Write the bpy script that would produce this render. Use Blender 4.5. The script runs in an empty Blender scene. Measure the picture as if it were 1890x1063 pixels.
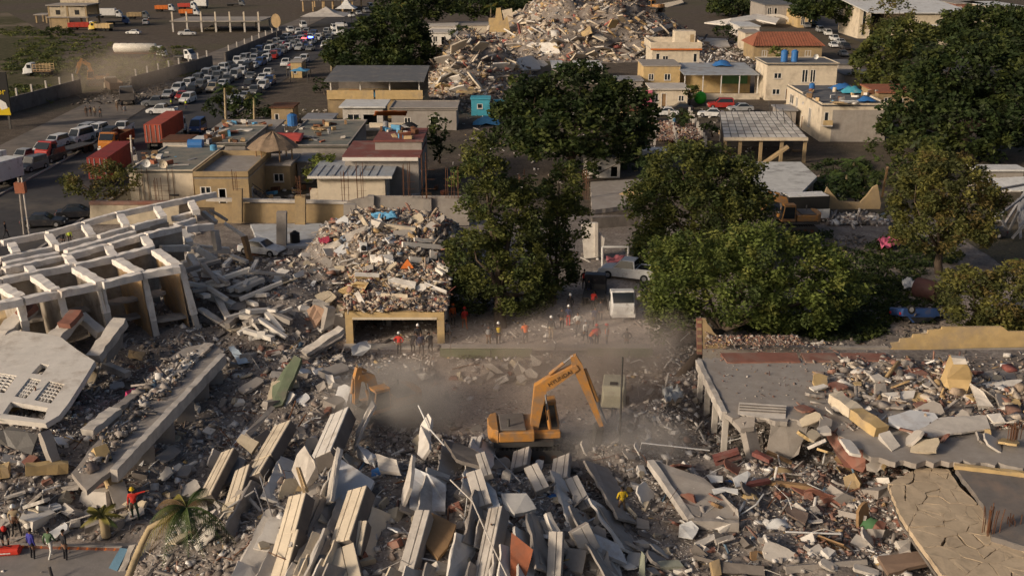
import bpy, math, random
import numpy as np
from mathutils import Vector, Matrix, Euler
R = math.radians
random.seed(7); rng = np.random.default_rng(11)
SC = bpy.context.scene; COL = SC.collection
# ------------------------------------------------------------------ camera, sky, sun, exposure
FPX, CAMH = 2000.0, 30.0
PITCH = math.atan(663.0 / FPX)
cam_d = bpy.data.cameras.new('camera'); cam = bpy.data.objects.new('camera', cam_d); COL.objects.link(cam)
cam.location = (0, 0, CAMH); cam.rotation_euler = (math.pi / 2 - PITCH, 0, 0)
cam_d.sensor_width = 36.0; cam_d.lens = 36.0 * FPX / 1890.0; cam_d.clip_start = 1.0; cam_d.clip_end = 5000.0
SC.camera = cam
SUN_EL, SUN_AZ = R(20), R(238)          # azimuth clockwise from +Y: behind the camera, to its left
world = bpy.data.worlds.new('World'); SC.world = world; world.use_nodes = True
wn = world.node_tree.nodes; wl = world.node_tree.links
sky = wn.new('ShaderNodeTexSky'); sky.sky_type = 'NISHITA'; sky.sun_disc = False
sky.sun_elevation = SUN_EL; sky.sun_rotation = SUN_AZ; sky.dust_density = 5.0; sky.air_density = 0.7; sky.ozone_density = 0.5
bg = wn['Background']; bg.inputs['Strength'].default_value = 0.08
wl.new(sky.outputs['Color'], bg.inputs['Color'])
sun_d = bpy.data.lights.new('sun', 'SUN'); sun = bpy.data.objects.new('sun', sun_d); COL.objects.link(sun)
sun_d.energy = 2.8; sun_d.angle = R(9); sun_d.color = (1.0, 0.82, 0.62)
sd = Vector((math.sin(SUN_AZ) * math.cos(SUN_EL), math.cos(SUN_AZ) * math.cos(SUN_EL), math.sin(SUN_EL)))
sun.rotation_euler = sd.to_track_quat('Z', 'Y').to_euler(); sun.location = (-60, -60, 60)
SC.view_settings.view_transform = 'Standard'; SC.view_settings.look = 'None'
SC.view_settings.exposure = 0.06; SC.view_settings.gamma = 1.0
SC.cycles.max_bounces = 5; SC.cycles.diffuse_bounces = 2; SC.cycles.glossy_bounces = 2
SC.cycles.transmission_bounces = 2; SC.cycles.transparent_max_bounces = 6; SC.cycles.volume_bounces = 0
SC.cycles.volume_step_rate = 3.0; SC.cycles.volume_max_steps = 64
# ------------------------------------------------------------------ photo pixel -> place on a horizontal plane
_s, _c = math.sin(PITCH), math.cos(PITCH)
def P(px, py, z=0.0):
    u = (px - 945.0) / FPX; v = (py - 531.5) / FPX
    d = Vector((u, _c - v * _s, -_s - v * _c)); t = (z - CAMH) / d.z
    return Vector((d.x * t, d.y * t, z))
def ray(px, py):
    u = (px - 945.0) / FPX; v = (py - 531.5) / FPX
    return Vector((u, _c - v * _s, -_s - v * _c))
def PY(px, py, Y):                       # place on the upright plane y = Y
    d = ray(px, py); t = Y / d.y
    return Vector((d.x * t, Y, CAMH + d.z * t))
def ppm(y, z=0):                         # photo pixels per metre at a spot
    return FPX / (y * _c + (CAMH - z) * _s)
# ------------------------------------------------------------------ materials
MATS = {}
def mat(name, col, rough=0.85, var=0.18, scale=1.2, bump=0.25, spec=0.25, dirt=None, dirt_amt=0.0, fine=9.0, metal=0.0, dirt_scale=0.45):
    """plain painted / concrete / earth surface: base colour with two octaves of wear, optional dirt blotches and fine relief"""
    if name in MATS: return MATS[name]
    m = bpy.data.materials.new(name); m.use_nodes = True; MATS[name] = m
    nt = m.node_tree; N = nt.nodes; L = nt.links; b = N['Principled BSDF']
    b.inputs['Roughness'].default_value = rough; b.inputs['Metallic'].default_value = metal
    b.inputs['Specular IOR Level'].default_value = spec
    tc = N.new('ShaderNodeTexCoord')
    n1 = N.new('ShaderNodeTexNoise'); n1.inputs['Scale'].default_value = scale; n1.inputs['Detail'].default_value = 6; n1.inputs['Roughness'].default_value = 0.65
    L.new(tc.outputs['Object'], n1.inputs['Vector'])
    r1 = N.new('ShaderNodeMapRange'); r1.inputs['From Min'].default_value = 0.3; r1.inputs['From Max'].default_value = 0.7
    r1.inputs['To Min'].default_value = 1 - var; r1.inputs['To Max'].default_value = 1 + var * 0.7
    L.new(n1.outputs['Fac'], r1.inputs['Value'])
    mx = N.new('ShaderNodeMix'); mx.data_type = 'RGBA'; mx.blend_type = 'MULTIPLY'; mx.inputs['Factor'].default_value = 1.0
    mx.inputs['A'].default_value = (*col, 1); L.new(r1.outputs['Result'], mx.inputs['B'])
    out = mx.outputs['Result']
    if dirt is not None:
        n2 = N.new('ShaderNodeTexNoise'); n2.inputs['Scale'].default_value = dirt_scale; n2.inputs['Detail'].default_value = 8; n2.inputs['Roughness'].default_value = 0.7
        L.new(tc.outputs['Object'], n2.inputs['Vector'])
        r2 = N.new('ShaderNodeMapRange'); r2.inputs['From Min'].default_value = 0.62 - dirt_amt * 0.3; r2.inputs['From Max'].default_value = 0.78 - dirt_amt * 0.2
        L.new(n2.outputs['Fac'], r2.inputs['Value'])
        m2 = N.new('ShaderNodeMix'); m2.data_type = 'RGBA'; L.new(r2.outputs['Result'], m2.inputs['Factor'])
        L.new(out, m2.inputs['A']); m2.inputs['B'].default_value = (*dirt, 1); out = m2.outputs['Result']
    L.new(out, b.inputs['Base Color'])
    if bump:
        n3 = N.new('ShaderNodeTexNoise'); n3.inputs['Scale'].default_value = fine; n3.inputs['Detail'].default_value = 5
        L.new(tc.outputs['Object'], n3.inputs['Vector'])
        bp = N.new('ShaderNodeBump'); bp.inputs['Strength'].default_value = bump; bp.inputs['Distance'].default_value = 0.04
        L.new(n3.outputs['Fac'], bp.inputs['Height']); L.new(bp.outputs['Normal'], b.inputs['Normal'])
    return m
def attr_mat(name, rough=0.9, scale=5.0, var=0.25, transl=0.0, bump=0.2):
    """colour from the mesh's own 'col' attribute (each piece has its own material colour) with grain"""
    if name in MATS: return MATS[name]
    m = bpy.data.materials.new(name); m.use_nodes = True; MATS[name] = m
    nt = m.node_tree; N = nt.nodes; L = nt.links; b = N['Principled BSDF']
    b.inputs['Roughness'].default_value = rough; b.inputs['Specular IOR Level'].default_value = 0.2
    at = N.new('ShaderNodeAttribute'); at.attribute_name = 'col'
    tc = N.new('ShaderNodeTexCoord'); n1 = N.new('ShaderNodeTexNoise'); n1.inputs['Scale'].default_value = scale; n1.inputs['Detail'].default_value = 4
    L.new(tc.outputs['Object'], n1.inputs['Vector'])
    r1 = N.new('ShaderNodeMapRange'); r1.inputs['From Min'].default_value = 0.3; r1.inputs['From Max'].default_value = 0.7
    r1.inputs['To Min'].default_value = 1 - var; r1.inputs['To Max'].default_value = 1 + var
    L.new(n1.outputs['Fac'], r1.inputs['Value'])
    mx = N.new('ShaderNodeMix'); mx.data_type = 'RGBA'; mx.blend_type = 'MULTIPLY'; mx.inputs['Factor'].default_value = 1
    L.new(at.outputs['Color'], mx.inputs['A']); L.new(r1.outputs['Result'], mx.inputs['B'])
    L.new(mx.outputs['Result'], b.inputs['Base Color'])
    if transl:
        tr = N.new('ShaderNodeBsdfTranslucent'); L.new(mx.outputs['Result'], tr.inputs['Color'])
        ms = N.new('ShaderNodeMixShader'); ms.inputs[0].default_value = transl
        L.new(b.outputs[0], ms.inputs[1]); L.new(tr.outputs[0], ms.inputs[2]); L.new(ms.outputs[0], N['Material Output'].inputs['Surface'])
    return m
def paint(name, col, rough=0.35, metal=0.0, spec=0.5):
    return mat(name, col, rough, var=0.10, scale=2.0, bump=0.0, spec=spec, dirt=(0.16, 0.13, 0.10), dirt_amt=0.18, metal=metal, dirt_scale=1.3)
def emis(name, col, s):
    if name in MATS: return MATS[name]
    m = bpy.data.materials.new(name); m.use_nodes = True; MATS[name] = m
    b = m.node_tree.nodes['Principled BSDF']; b.inputs['Base Color'].default_value = (*col, 1)
    b.inputs['Emission Color'].default_value = (*col, 1); b.inputs['Emission Strength'].default_value = s
    return m
def glassy(name='glass', col=(0.02, 0.025, 0.03)):
    if name in MATS: return MATS[name]
    m = bpy.data.materials.new(name); m.use_nodes = True; MATS[name] = m
    b = m.node_tree.nodes['Principled BSDF']; b.inputs['Base Color'].default_value = (*col, 1)
    b.inputs['Roughness'].default_value = 0.12; b.inputs['Specular IOR Level'].default_value = 0.6
    return m
DUST = (0.28, 0.245, 0.215)
M = dict(
    concrete=mat('concrete', (0.34, 0.31, 0.28), dirt=DUST, dirt_amt=0.5),
    concrete_pale=mat('concrete_pale', (0.54, 0.50, 0.45), dirt=(0.32, 0.285, 0.25), dirt_amt=0.35),
    concrete_dark=mat('concrete_dark', (0.17, 0.15, 0.135), dirt=(0.10, 0.09, 0.08), dirt_amt=0.5),
    plaster_white=mat('plaster_white', (0.70, 0.66, 0.60), dirt=(0.40, 0.34, 0.28), dirt_amt=0.25, var=0.12),
    cream=mat('cream_paint', (0.64, 0.555, 0.43), dirt=(0.40, 0.33, 0.25), dirt_amt=0.4, var=0.12),
    cream_dim=mat('cream_dim', (0.50, 0.43, 0.32), dirt=(0.28, 0.23, 0.17), dirt_amt=0.4),
    yellow=mat('yellow_plaster', (0.53, 0.385, 0.19), dirt=(0.36, 0.28, 0.19), dirt_amt=0.45),
    ochre=mat('ochre_plaster', (0.38, 0.28, 0.155), dirt=(0.24, 0.19, 0.13), dirt_amt=0.5),
    tile_floor=mat('tile_floor', (0.62, 0.63, 0.64), rough=0.5, dirt=(0.36, 0.31, 0.27), dirt_amt=0.3, var=0.06, bump=0.05),
    brick=mat('brick', (0.25, 0.115, 0.085), dirt=(0.25, 0.19, 0.155), dirt_amt=0.5),
    maroon=mat('maroon_roof', (0.20, 0.075, 0.065), dirt=(0.22, 0.17, 0.15), dirt_amt=0.35),
    redtile=mat('red_tile', (0.32, 0.12, 0.07), dirt=(0.18, 0.09, 0.06), dirt_amt=0.4),
    metal_grey=mat('metal_grey', (0.30, 0.30, 0.31), rough=0.55, metal=0.2, dirt=(0.22, 0.17, 0.13), dirt_amt=0.3),
    metal_blue=mat('metal_roof_blue', (0.36, 0.385, 0.41), rough=0.6, dirt=(0.26, 0.23, 0.20), dirt_amt=0.5),
    metal_white=mat('metal_white', (0.66, 0.66, 0.64), rough=0.5, dirt=(0.36, 0.32, 0.27), dirt_amt=0.25, bump=0.05),
    rust=mat('rust', (0.14, 0.065, 0.035), rough=0.8, dirt=(0.07, 0.04, 0.03), dirt_amt=0.4),
    steel=mat('steel', (0.10, 0.095, 0.09), rough=0.6, metal=0.4),
    rubber=mat('rubber', (0.02, 0.02, 0.02), rough=0.85, var=0.1),
    wood=mat('wood', (0.30, 0.19, 0.10), dirt=(0.16, 0.11, 0.07), dirt_amt=0.4),
    palewood=mat('palewood', (0.50, 0.36, 0.20), dirt=(0.3, 0.2, 0.12), dirt_amt=0.3),
    bark=mat('bark', (0.10, 0.075, 0.055), var=0.35, fine=6, bump=0.6),
    palmbark=mat('palm_bark', (0.42, 0.33, 0.20), var=0.25, fine=5, bump=0.5),
    thatch=mat('thatch', (0.26, 0.19, 0.13), var=0.35, fine=14, bump=0.8),
    asphalt=mat('asphalt', (0.060, 0.058, 0.060), var=0.25, scale=0.5, dirt=(0.13, 0.115, 0.10), dirt_amt=0.35, dirt_scale=0.12),
    roofgrey=mat('roof_grey', (0.13, 0.135, 0.145), dirt=(0.22, 0.20, 0.18), dirt_amt=0.35),
    roofgreen=mat('roof_green', (0.175, 0.185, 0.165), dirt=(0.27, 0.235, 0.19), dirt_amt=0.65, dirt_scale=.3),
    exc=mat('machine_yellow', (0.52, 0.245, 0.06), rough=0.6, bump=0, dirt=(0.30, 0.20, 0.13), dirt_amt=0.7, dirt_scale=1.6, var=0.12),
    black=mat('black', (0.02, 0.02, 0.02), rough=0.6, var=0.1, bump=0),
    white=paint('white_paint', (0.72, 0.71, 0.68)), blue=paint('blue_plastic', (0.04, 0.16, 0.42)),
    red=paint('red_paint', (0.42, 0.045, 0.03)), glass=glassy(),
    tarp_blue=mat('tarp_blue', (0.10, 0.30, 0.50), rough=0.6, var=0.2), pink=mat('pink_plaster', (0.55, 0.15, 0.22)),
    turq=mat('turquoise', (0.07, 0.35, 0.46), dirt=(0.3, 0.3, 0.28), dirt_amt=0.2), green=mat('green_plaster', (0.10, 0.22, 0.10)),
    orange=mat('orange_tarp', (0.60, 0.17, 0.04)), tarp_red=mat('tarp_red', (0.62, 0.10, 0.07), rough=0.6),
)
# ------------------------------------------------------------------ mesh building
class MB:
    """collects shapes, build() links them as one mesh object"""
    def __init__(s): s.v = []; s.f = []; s.m = []
    def add(s, vs, fs, mi=0):
        o = len(s.v); s.v += [tuple(v) for v in vs]; s.f += [tuple(i + o for i in f) for f in fs]; s.m += [mi] * len(fs); return s
    def box(s, c, d, rot=None, mi=0):
        x, y, z = d[0] / 2, d[1] / 2, d[2] / 2
        vs = [Vector(q) for q in ((-x, -y, -z), (x, -y, -z), (x, y, -z), (-x, y, -z), (-x, -y, z), (x, -y, z), (x, y, z), (-x, y, z))]
        if rot is not None: vs = [rot @ q for q in vs]
        c = Vector(c)
        return s.add([q + c for q in vs], [(3, 2, 1, 0), (4, 5, 6, 7), (0, 1, 5, 4), (1, 2, 6, 5), (2, 3, 7, 6), (3, 0, 4, 7)], mi)
    def bb(s, x0, x1, y0, y1, z0, z1, mi=0):
        return s.box(((x0 + x1) / 2, (y0 + y1) / 2, (z0 + z1) / 2), (x1 - x0, y1 - y0, z1 - z0), None, mi)
    def prism(s, pts, off, mi=0):
        n = len(pts); pts = [Vector(p) for p in pts]; off = Vector(off)
        vs = pts + [p + off for p in pts]
        fs = [tuple(range(n)), tuple(range(2 * n - 1, n - 1, -1))] + [(i, i + n, (i + 1) % n + n, (i + 1) % n) for i in range(n)]
        return s.add(vs, fs, mi)
    def beam(s, a, b, w, h, up=(0, 0, 1), mi=0, taper=1.0):
        a = Vector(a); b = Vector(b); d = (b - a).normalized(); up = Vector(up)
        sx = d.cross(up)
        if sx.length < 1e-4: sx = d.cross(Vector((1, 0, 0)))
        sx.normalize(); u = sx.cross(d)
        q = lambda p, k: [p + sx * (i * w / 2 * k) + u * (j * h / 2 * k) for i, j in ((-1, -1), (1, -1), (1, 1), (-1, 1))]
        return s.add(q(a, 1) + q(b, taper), [(0, 1, 2, 3), (7, 6, 5, 4), (0, 4, 5, 1), (1, 5, 6, 2), (2, 6, 7, 3), (3, 7, 4, 0)], mi)
    def tube(s, pts, rad, n=8, mi=0, cap=True):
        pts = [Vector(p) for p in pts]; k = len(pts)
        if not hasattr(rad, '__len__'): rad = [rad] * k
        vs = []
        for i, p in enumerate(pts):
            d = (pts[min(i + 1, k - 1)] - pts[max(i - 1, 0)]).normalized()
            a = d.cross(Vector((0, 0, 1)) if abs(d.z) < 0.9 else Vector((1, 0, 0))).normalized(); b = d.cross(a)
            for j in range(n):
                t = 2 * math.pi * j / n; vs.append(p + (a * math.cos(t) + b * math.sin(t)) * rad[i])
        fs = [(i * n + j, i * n + (j + 1) % n, (i + 1) * n + (j + 1) % n, (i + 1) * n + j) for i in range(k - 1) for j in range(n)]
        if cap: fs += [tuple(range(n - 1, -1, -1)), tuple(range((k - 1) * n, k * n))]
        return s.add(vs, fs, mi)
    def cyl(s, a, b, r, n=12, mi=0): return s.tube([a, b], r, n, mi)
    def build(s, name, m, parent=None, smooth=False, bevel=0.0):
        me = bpy.data.meshes.new(name); me.from_pydata(s.v, [], s.f); me.update()
        ms = m if isinstance(m, (list, tuple)) else [m]
        for x in ms: me.materials.append(x)
        if len(ms) > 1: me.polygons.foreach_set('material_index', s.m)
        if smooth: me.polygons.foreach_set('use_smooth', [True] * len(me.polygons))
        o = bpy.data.objects.new(name, me); COL.objects.link(o)
        if parent is not None: o.parent = parent
        if bevel:
            bv = o.modifiers.new('bevel', 'BEVEL'); bv.width = bevel; bv.segments = 1; bv.limit_method = 'ANGLE'
        return o
def tag(o, label=None, cat=None, group=None, kind=None):
    if label: o['label'] = label
    if cat: o['category'] = cat
    if group: o['group'] = group
    if kind or cat: o['kind'] = kind or 'thing'
    return o
def thing(name, label, cat, loc=(0, 0, 0), rz=0.0, group=None):
    o = bpy.data.objects.new(name, None); COL.objects.link(o); o.location = loc; o.rotation_euler = (0, 0, rz)
    o.empty_display_size = 0.3
    return tag(o, label, cat, group)
def box_part(name, m, parent, c, d, rot=None, bevel=0.0):
    return MB().box(c, d, rot).build(name, m, parent, bevel=bevel)
def share(name, mesh, parent=None, loc=(0, 0, 0), rot=(0, 0, 0), sc=(1, 1, 1), mats=None):
    o = bpy.data.objects.new(name, mesh); COL.objects.link(o); o.location = loc; o.rotation_euler = rot; o.scale = sc
    if parent is not None: o.parent = parent
    if mats:
        for i, x in enumerate(mats):
            if x is not None: o.material_slots[i].link = 'OBJECT'; o.material_slots[i].material = x
    return o
def copy_tree(o, parent=None):
    c = o.copy(); COL.objects.link(c); c.parent = parent
    for ch in o.children: copy_tree(ch, c)
    return c
# ------------------------------------------------------------------ value noise (for the lie of the land)
_tab = np.random.default_rng(5).random((256, 256))
def vnoise(x, y):
    xi = np.floor(x).astype(int); yi = np.floor(y).astype(int); fx = x - xi; fy = y - yi
    fx = fx * fx * (3 - 2 * fx); fy = fy * fy * (3 - 2 * fy)
    a = _tab[xi % 256, yi % 256]; b = _tab[(xi + 1) % 256, yi % 256]; c = _tab[xi % 256, (yi + 1) % 256]; d = _tab[(xi + 1) % 256, (yi + 1) % 256]
    return (a * (1 - fx) + b * fx) * (1 - fy) + (c * (1 - fx) + d * fx) * fy
def fbm(x, y, o=4):
    r = 0; a = 0.5
    for i in range(o): r = r + a * (vnoise(x * 2 ** i + 17.3 * i, y * 2 ** i + 9.1 * i) - 0.5); a *= 0.55
    return r
def sstep(a, b, x):
    t = np.clip((x - a) / (b - a), 0, 1); return t * t * (3 - 2 * t)
# ------------------------------------------------------------------ the lie of the land
MOUNDS = [  # centre x, y, radius x, y, height, plateau share
    (-5.5, 46.5, 15, 13, 2.3, .25), (-29, 58, 11, 11, 1.5, .2), (-18.5, 86, 8.5, 14, 1.9, .2), (-15, 68, 8, 9, 0.9, .2),
    (-11.2, 95.5, 10.5, 12, 3.9, .4), (14, 50, 12, 10, 0.7, .2), (24, 50.5, 11, 6.5, 1.4, .2), (9.0, 62.5, 4.5, 4.2, 1.0, .1),
    (-1, 71.4, 5, 1.8, 0.5, .1), (6.8, 57.0, 4, 3, 0.8, .1), (-27, 80, 9, 8, 0.9, .2), (33, 61, 6, 5, 0.4, .2), (-38, 58, 7, 12, 1.2, .2),
    (9.5, 91, 3.0, 5, 0.7, .2), (23, 88, 9, 4.5, 0.7, .2), (27, 104, 9, 3, 0.8, .2), (-23.5, 85, 5.5, 8, 2.4, .2)]
def rub_mask(x, y):
    m = sstep(118, 104, y) * 0.15 + 0.85 * sstep(104, 97, y)
    m = m * sstep(-47, -42, x) * (1 - sstep(22, 34, x) * sstep(76, 82, y) * 0.7)
    m = m * (1 - sstep(1.0, .72, np.sqrt(((x + 0.2) / 9.8) ** 2 + ((y - 65.6) / 6.3) ** 2)) * 0.93)      # the cleared site
    m = m * (1 - sstep(3.0, 3.8, x) * sstep(11.5, 10.2, x) * sstep(74.0, 75.5, y) * 0.85)                # the lane between the trees
    m = m * (1 - sstep(-14, -12, x) * sstep(12.5, 11, x) * sstep(73.5, 75, y) * sstep(86, 84, y) * 0.75)  # strip of ground where the crews stand
    m = m * (1 - sstep(-17.5, -19, x) * sstep(49.3, 48.3, y) * 0.95)                                       # street corner
    return m
def T(x, y):
    x = np.asarray(x, float); y = np.asarray(y, float); z = np.zeros_like(x)
    for cx, cy, rx, ry, h, p in MOUNDS:
        r = np.sqrt(((x - cx) / rx) ** 2 + ((y - cy) / ry) ** 2)
        z = np.maximum(z, h * sstep(1, p, r)) + 0.12 * h * sstep(1, p, r)
    m = rub_mask(x, y)
    z = z * (1 - sstep(-17.0, -18.5, x) * sstep(49.6, 48.4, y)) + m * (0.32 + 1.5 * fbm(x * 0.35, y * 0.35, 4)) * 0.75 + (0.25 + 0.4 * fbm(x * 0.9 + 40, y * 0.9, 3)) * 0.12
    # the garage and the roof on columns stand over level floors
    flat = sstep(-13.6, -12.6, x) * sstep(-2.6, -4.0, x) * sstep(75.2, 76.4, y) * sstep(85, 83.6, y)
    flat = np.maximum(flat, sstep(11.4, 12.4, x) * sstep(24, 20, x) * sstep(58.3, 59.3, y) * sstep(70, 68, y))
    return np.maximum(z * (1 - flat) + 0.10 * flat, 0.02)
GX0, GY0, GST = -60.0, 30.0, 0.2; _gx, _gy = np.meshgrid(np.arange(GX0, 60, GST), np.arange(GY0, 125, GST)); TG = T(_gx, _gy)   # the land sampled once, then read off
def TI(x, y):
    u = np.clip((np.asarray(x) - GX0) / GST, 0, TG.shape[1] - 2); v = np.clip((np.asarray(y) - GY0) / GST, 0, TG.shape[0] - 2); i = u.astype(int); j = v.astype(int); u = u - i; v = v - j
    return (TG[j, i] * (1 - u) + TG[j, i + 1] * u) * (1 - v) + (TG[j + 1, i] * (1 - u) + TG[j + 1, i + 1] * u) * v
def t1(x, y): return float(TI(np.array([x]), np.array([y]))[0])
GAR = (-12.55, -5.1, 76.9, 84.9)
def gtop(x, y): return 2.7 + 0.9 * sstep(76.6, 86, y) + 0.9 * (fbm(x * .5, y * .5, 3) + .15)
def S(x, y):                              # the surface debris lies on: the land, or the heap on the garage roof
    return np.where((x > GAR[0]) & (x < GAR[1]) & (y > GAR[2]) & (y < GAR[3]), gtop(x, y), TI(x, y))
def hit(px, py, dz):                      # first point dz above that surface on the photo's ray
    d = ray(px, py); t = np.linspace(25 / -d.z if d.z < -.3 else 24, (CAMH + 1) / -d.z, 4); t = np.linspace(t[0] * .8, t[-1], 420)
    f = CAMH + d.z * t - S(d.x * t, d.y * t) - dz; k = int(np.argmax(f <= 0)) if (f <= 0).any() else len(t) - 1
    a, b = t[max(k - 1, 0)], t[k]
    for _ in range(12):
        m = (a + b) / 2
        if CAMH + d.z * m - float(S(np.array([d.x * m]), np.array([d.y * m]))[0]) - dz > 0: a = m
        else: b = m
    return Vector((d.x * b, d.y * b, CAMH + d.z * b))
def G(px, py):                            # where the photo's ray meets the ground
    if py < 400:
        q = P(px, py); return Vector((q.x, q.y, t1(q.x, q.y) if (q.y < 115 and abs(q.x) < 46) else 0.0))
    return hit(px, py, 0.0)
def land_mat(name, stops, patch, swept=False):
    m = bpy.data.materials.new(name); m.use_nodes = True
    N = m.node_tree.nodes; L = m.node_tree.links; b = N['Principled BSDF']; b.inputs['Roughness'].default_value = 0.95; b.inputs['Specular IOR Level'].default_value = 0.1
    tc = N.new('ShaderNodeTexCoord')
    def noise(sc, det=8, rg=0.6):
        n = N.new('ShaderNodeTexNoise'); n.inputs['Scale'].default_value = sc; n.inputs['Detail'].default_value = det; n.inputs['Roughness'].default_value = rg
        L.new(tc.outputs['Object'], n.inputs['Vector']); return n
    a = noise(0.55); r = N.new('ShaderNodeValToRGB'); L.new(a.outputs['Fac'], r.inputs['Fac'])
    e = r.color_ramp.elements
    while len(e) < len(stops): e.new(0.5)
    for el, (p, c) in zip(e, stops): el.position = p; el.color = (*c, 1)
    bl = noise(patch[0], 6); rr = N.new('ShaderNodeMapRange'); rr.inputs['From Min'].default_value = patch[1]; rr.inputs['From Max'].default_value = patch[2]
    L.new(bl.outputs['Fac'], rr.inputs['Value'])
    mx = N.new('ShaderNodeMix'); mx.data_type = 'RGBA'; L.new(rr.outputs['Result'], mx.inputs['Factor']); L.new(r.outputs['Color'], mx.inputs['A']); mx.inputs['B'].default_value = (*patch[3], 1)
    sp = noise(4.5, 3); r3 = N.new('ShaderNodeMapRange'); r3.inputs['From Min'].default_value = 0.3; r3.inputs['From Max'].default_value = 0.7; r3.inputs['To Min'].default_value = 0.6; r3.inputs['To Max'].default_value = 1.3
    L.new(sp.outputs['Fac'], r3.inputs['Value'])
    m2 = N.new('ShaderNodeMix'); m2.data_type = 'RGBA'; m2.blend_type = 'MULTIPLY'; m2.inputs['Factor'].default_value = 1; L.new(mx.outputs['Result'], m2.inputs['A']); L.new(r3.outputs['Result'], m2.inputs['B'])
    out = m2.outputs['Result']
    if swept:                             # bare swept earth where the mesh says so
        at = N.new('ShaderNodeAttribute'); at.attribute_name = 'col'; m3 = N.new('ShaderNodeMix'); m3.data_type = 'RGBA'; m4 = N.new('ShaderNodeMix'); m4.data_type = 'RGBA'; m4.blend_type = 'MULTIPLY'; m4.inputs['Factor'].default_value = 1
        m4.inputs['A'].default_value = (0.47, 0.395, 0.345, 1); L.new(r3.outputs['Result'], m4.inputs['B']); L.new(at.outputs['Fac'], m3.inputs['Factor']); L.new(out, m3.inputs['A']); L.new(m4.outputs['Result'], m3.inputs['B']); out = m3.outputs['Result']
    L.new(out, b.inputs['Base Color'])
    bn = noise(3.0, 6); bp = N.new('ShaderNodeBump'); bp.inputs['Strength'].default_value = 0.6; bp.inputs['Distance'].default_value = 0.12
    L.new(bn.outputs['Fac'], bp.inputs['Height']); L.new(bp.outputs['Normal'], b.inputs['Normal'])
    return m
def field(name, x0, x1, y0, y1, st, fn, m, parent=None):
    xs = np.arange(x0, x1 + st / 2, st); ys = np.arange(y0, y1 + st / 2, st); X, Y = np.meshgrid(xs, ys); Z = fn(X, Y)
    nx, ny = len(xs), len(ys); v = np.stack([X.ravel(), Y.ravel(), Z.ravel()], 1)
    i = np.arange((ny - 1) * (nx - 1)); r = i // (nx - 1); c = i % (nx - 1); a = r * nx + c
    f = np.stack([a, a + 1, a + nx + 1, a + nx], 1)
    return npmesh(name, v, f, m, parent)
def npmesh(name, v, f, m, parent=None, col=None, smooth=False):
    me = bpy.data.meshes.new(name); k = f.shape[1]
    me.vertices.add(len(v)); me.vertices.foreach_set('co', np.asarray(v, np.float32).ravel())
    me.loops.add(f.size); me.loops.foreach_set('vertex_index', f.astype(np.int32).ravel())
    me.polygons.add(len(f)); me.polygons.foreach_set('loop_start', np.arange(0, f.size, k, dtype=np.int32))
    me.update(calc_edges=True)
    if col is not None:
        a = me.attributes.new('col', 'FLOAT_COLOR', 'POINT'); c = np.ones((len(v), 4), np.float32); c[:, :3] = col; a.data.foreach_set('color', c.ravel())
    me.materials.append(m); me.validate()
    if smooth: me.polygons.foreach_set('use_smooth', [True] * len(me.polygons))
    o = bpy.data.objects.new(name, me); COL.objects.link(o)
    if parent is not None: o.parent = parent
    return o
dirt_mat = land_mat('dry_earth', [(0.3, (0.085, 0.07, 0.056)), (0.55, (0.125, 0.102, 0.082)), (0.8, (0.18, 0.15, 0.12))], (0.03, 0.5, 0.66, (0.11, 0.10, 0.065)))
rub_mat = land_mat('rubble_earth', [(0.28, (0.16, 0.137, 0.12)), (0.5, (0.235, 0.205, 0.182)), (0.75, (0.34, 0.305, 0.275))], (0.18, 0.56, 0.70, (0.17, 0.135, 0.115)), True)
grd = MB().add([(-900, -60, -0.05), (900, -60, -0.05), (900, 1500, -0.05), (-900, 1500, -0.05)], [(0, 1, 2, 3)]).build('ground', dirt_mat)
tag(grd, 'dry brown earth reaching to the far edge of town', 'ground', kind='structure')
ter = field('terrain', -47, 46, 36, 116, 0.36, T, rub_mat); _v = np.empty(len(ter.data.vertices) * 3); ter.data.vertices.foreach_get('co', _v); _v = _v.reshape(-1, 3); _k = np.clip((1 - rub_mask(_v[:, 0], _v[:, 1])) * 1.1 - .15, 0, .92) * (_v[:, 1] < 92); _a = ter.data.attributes.new('col', 'FLOAT_COLOR', 'POINT'); _a.data.foreach_set('color', np.repeat(_k, 4).astype(np.float32)); tag(ter, 'dusty earth and crushed masonry of the disaster site', 'terrain', kind='structure')
sheet0 = MB().add([(-190, 420, -.03), (-120, 300, -.03), (-108, 262, -.03), (-92, 245, -.03), (-78, 225, -.03), (-84, 205, -.03), (-110, 190, -.03), (-190, 200, -.03)], [tuple(range(8))])
fld = sheet0.build('field', land_mat('scrub_field', [(0.3, (0.055, 0.058, 0.028)), (0.5, (0.085, 0.080, 0.042)), (0.75, (0.15, 0.125, 0.08))], (0.035, 0.52, 0.64, (0.19, 0.155, 0.115)))); tag(fld, 'scrubby dry field behind the roadside wall', 'field', kind='structure')
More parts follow.
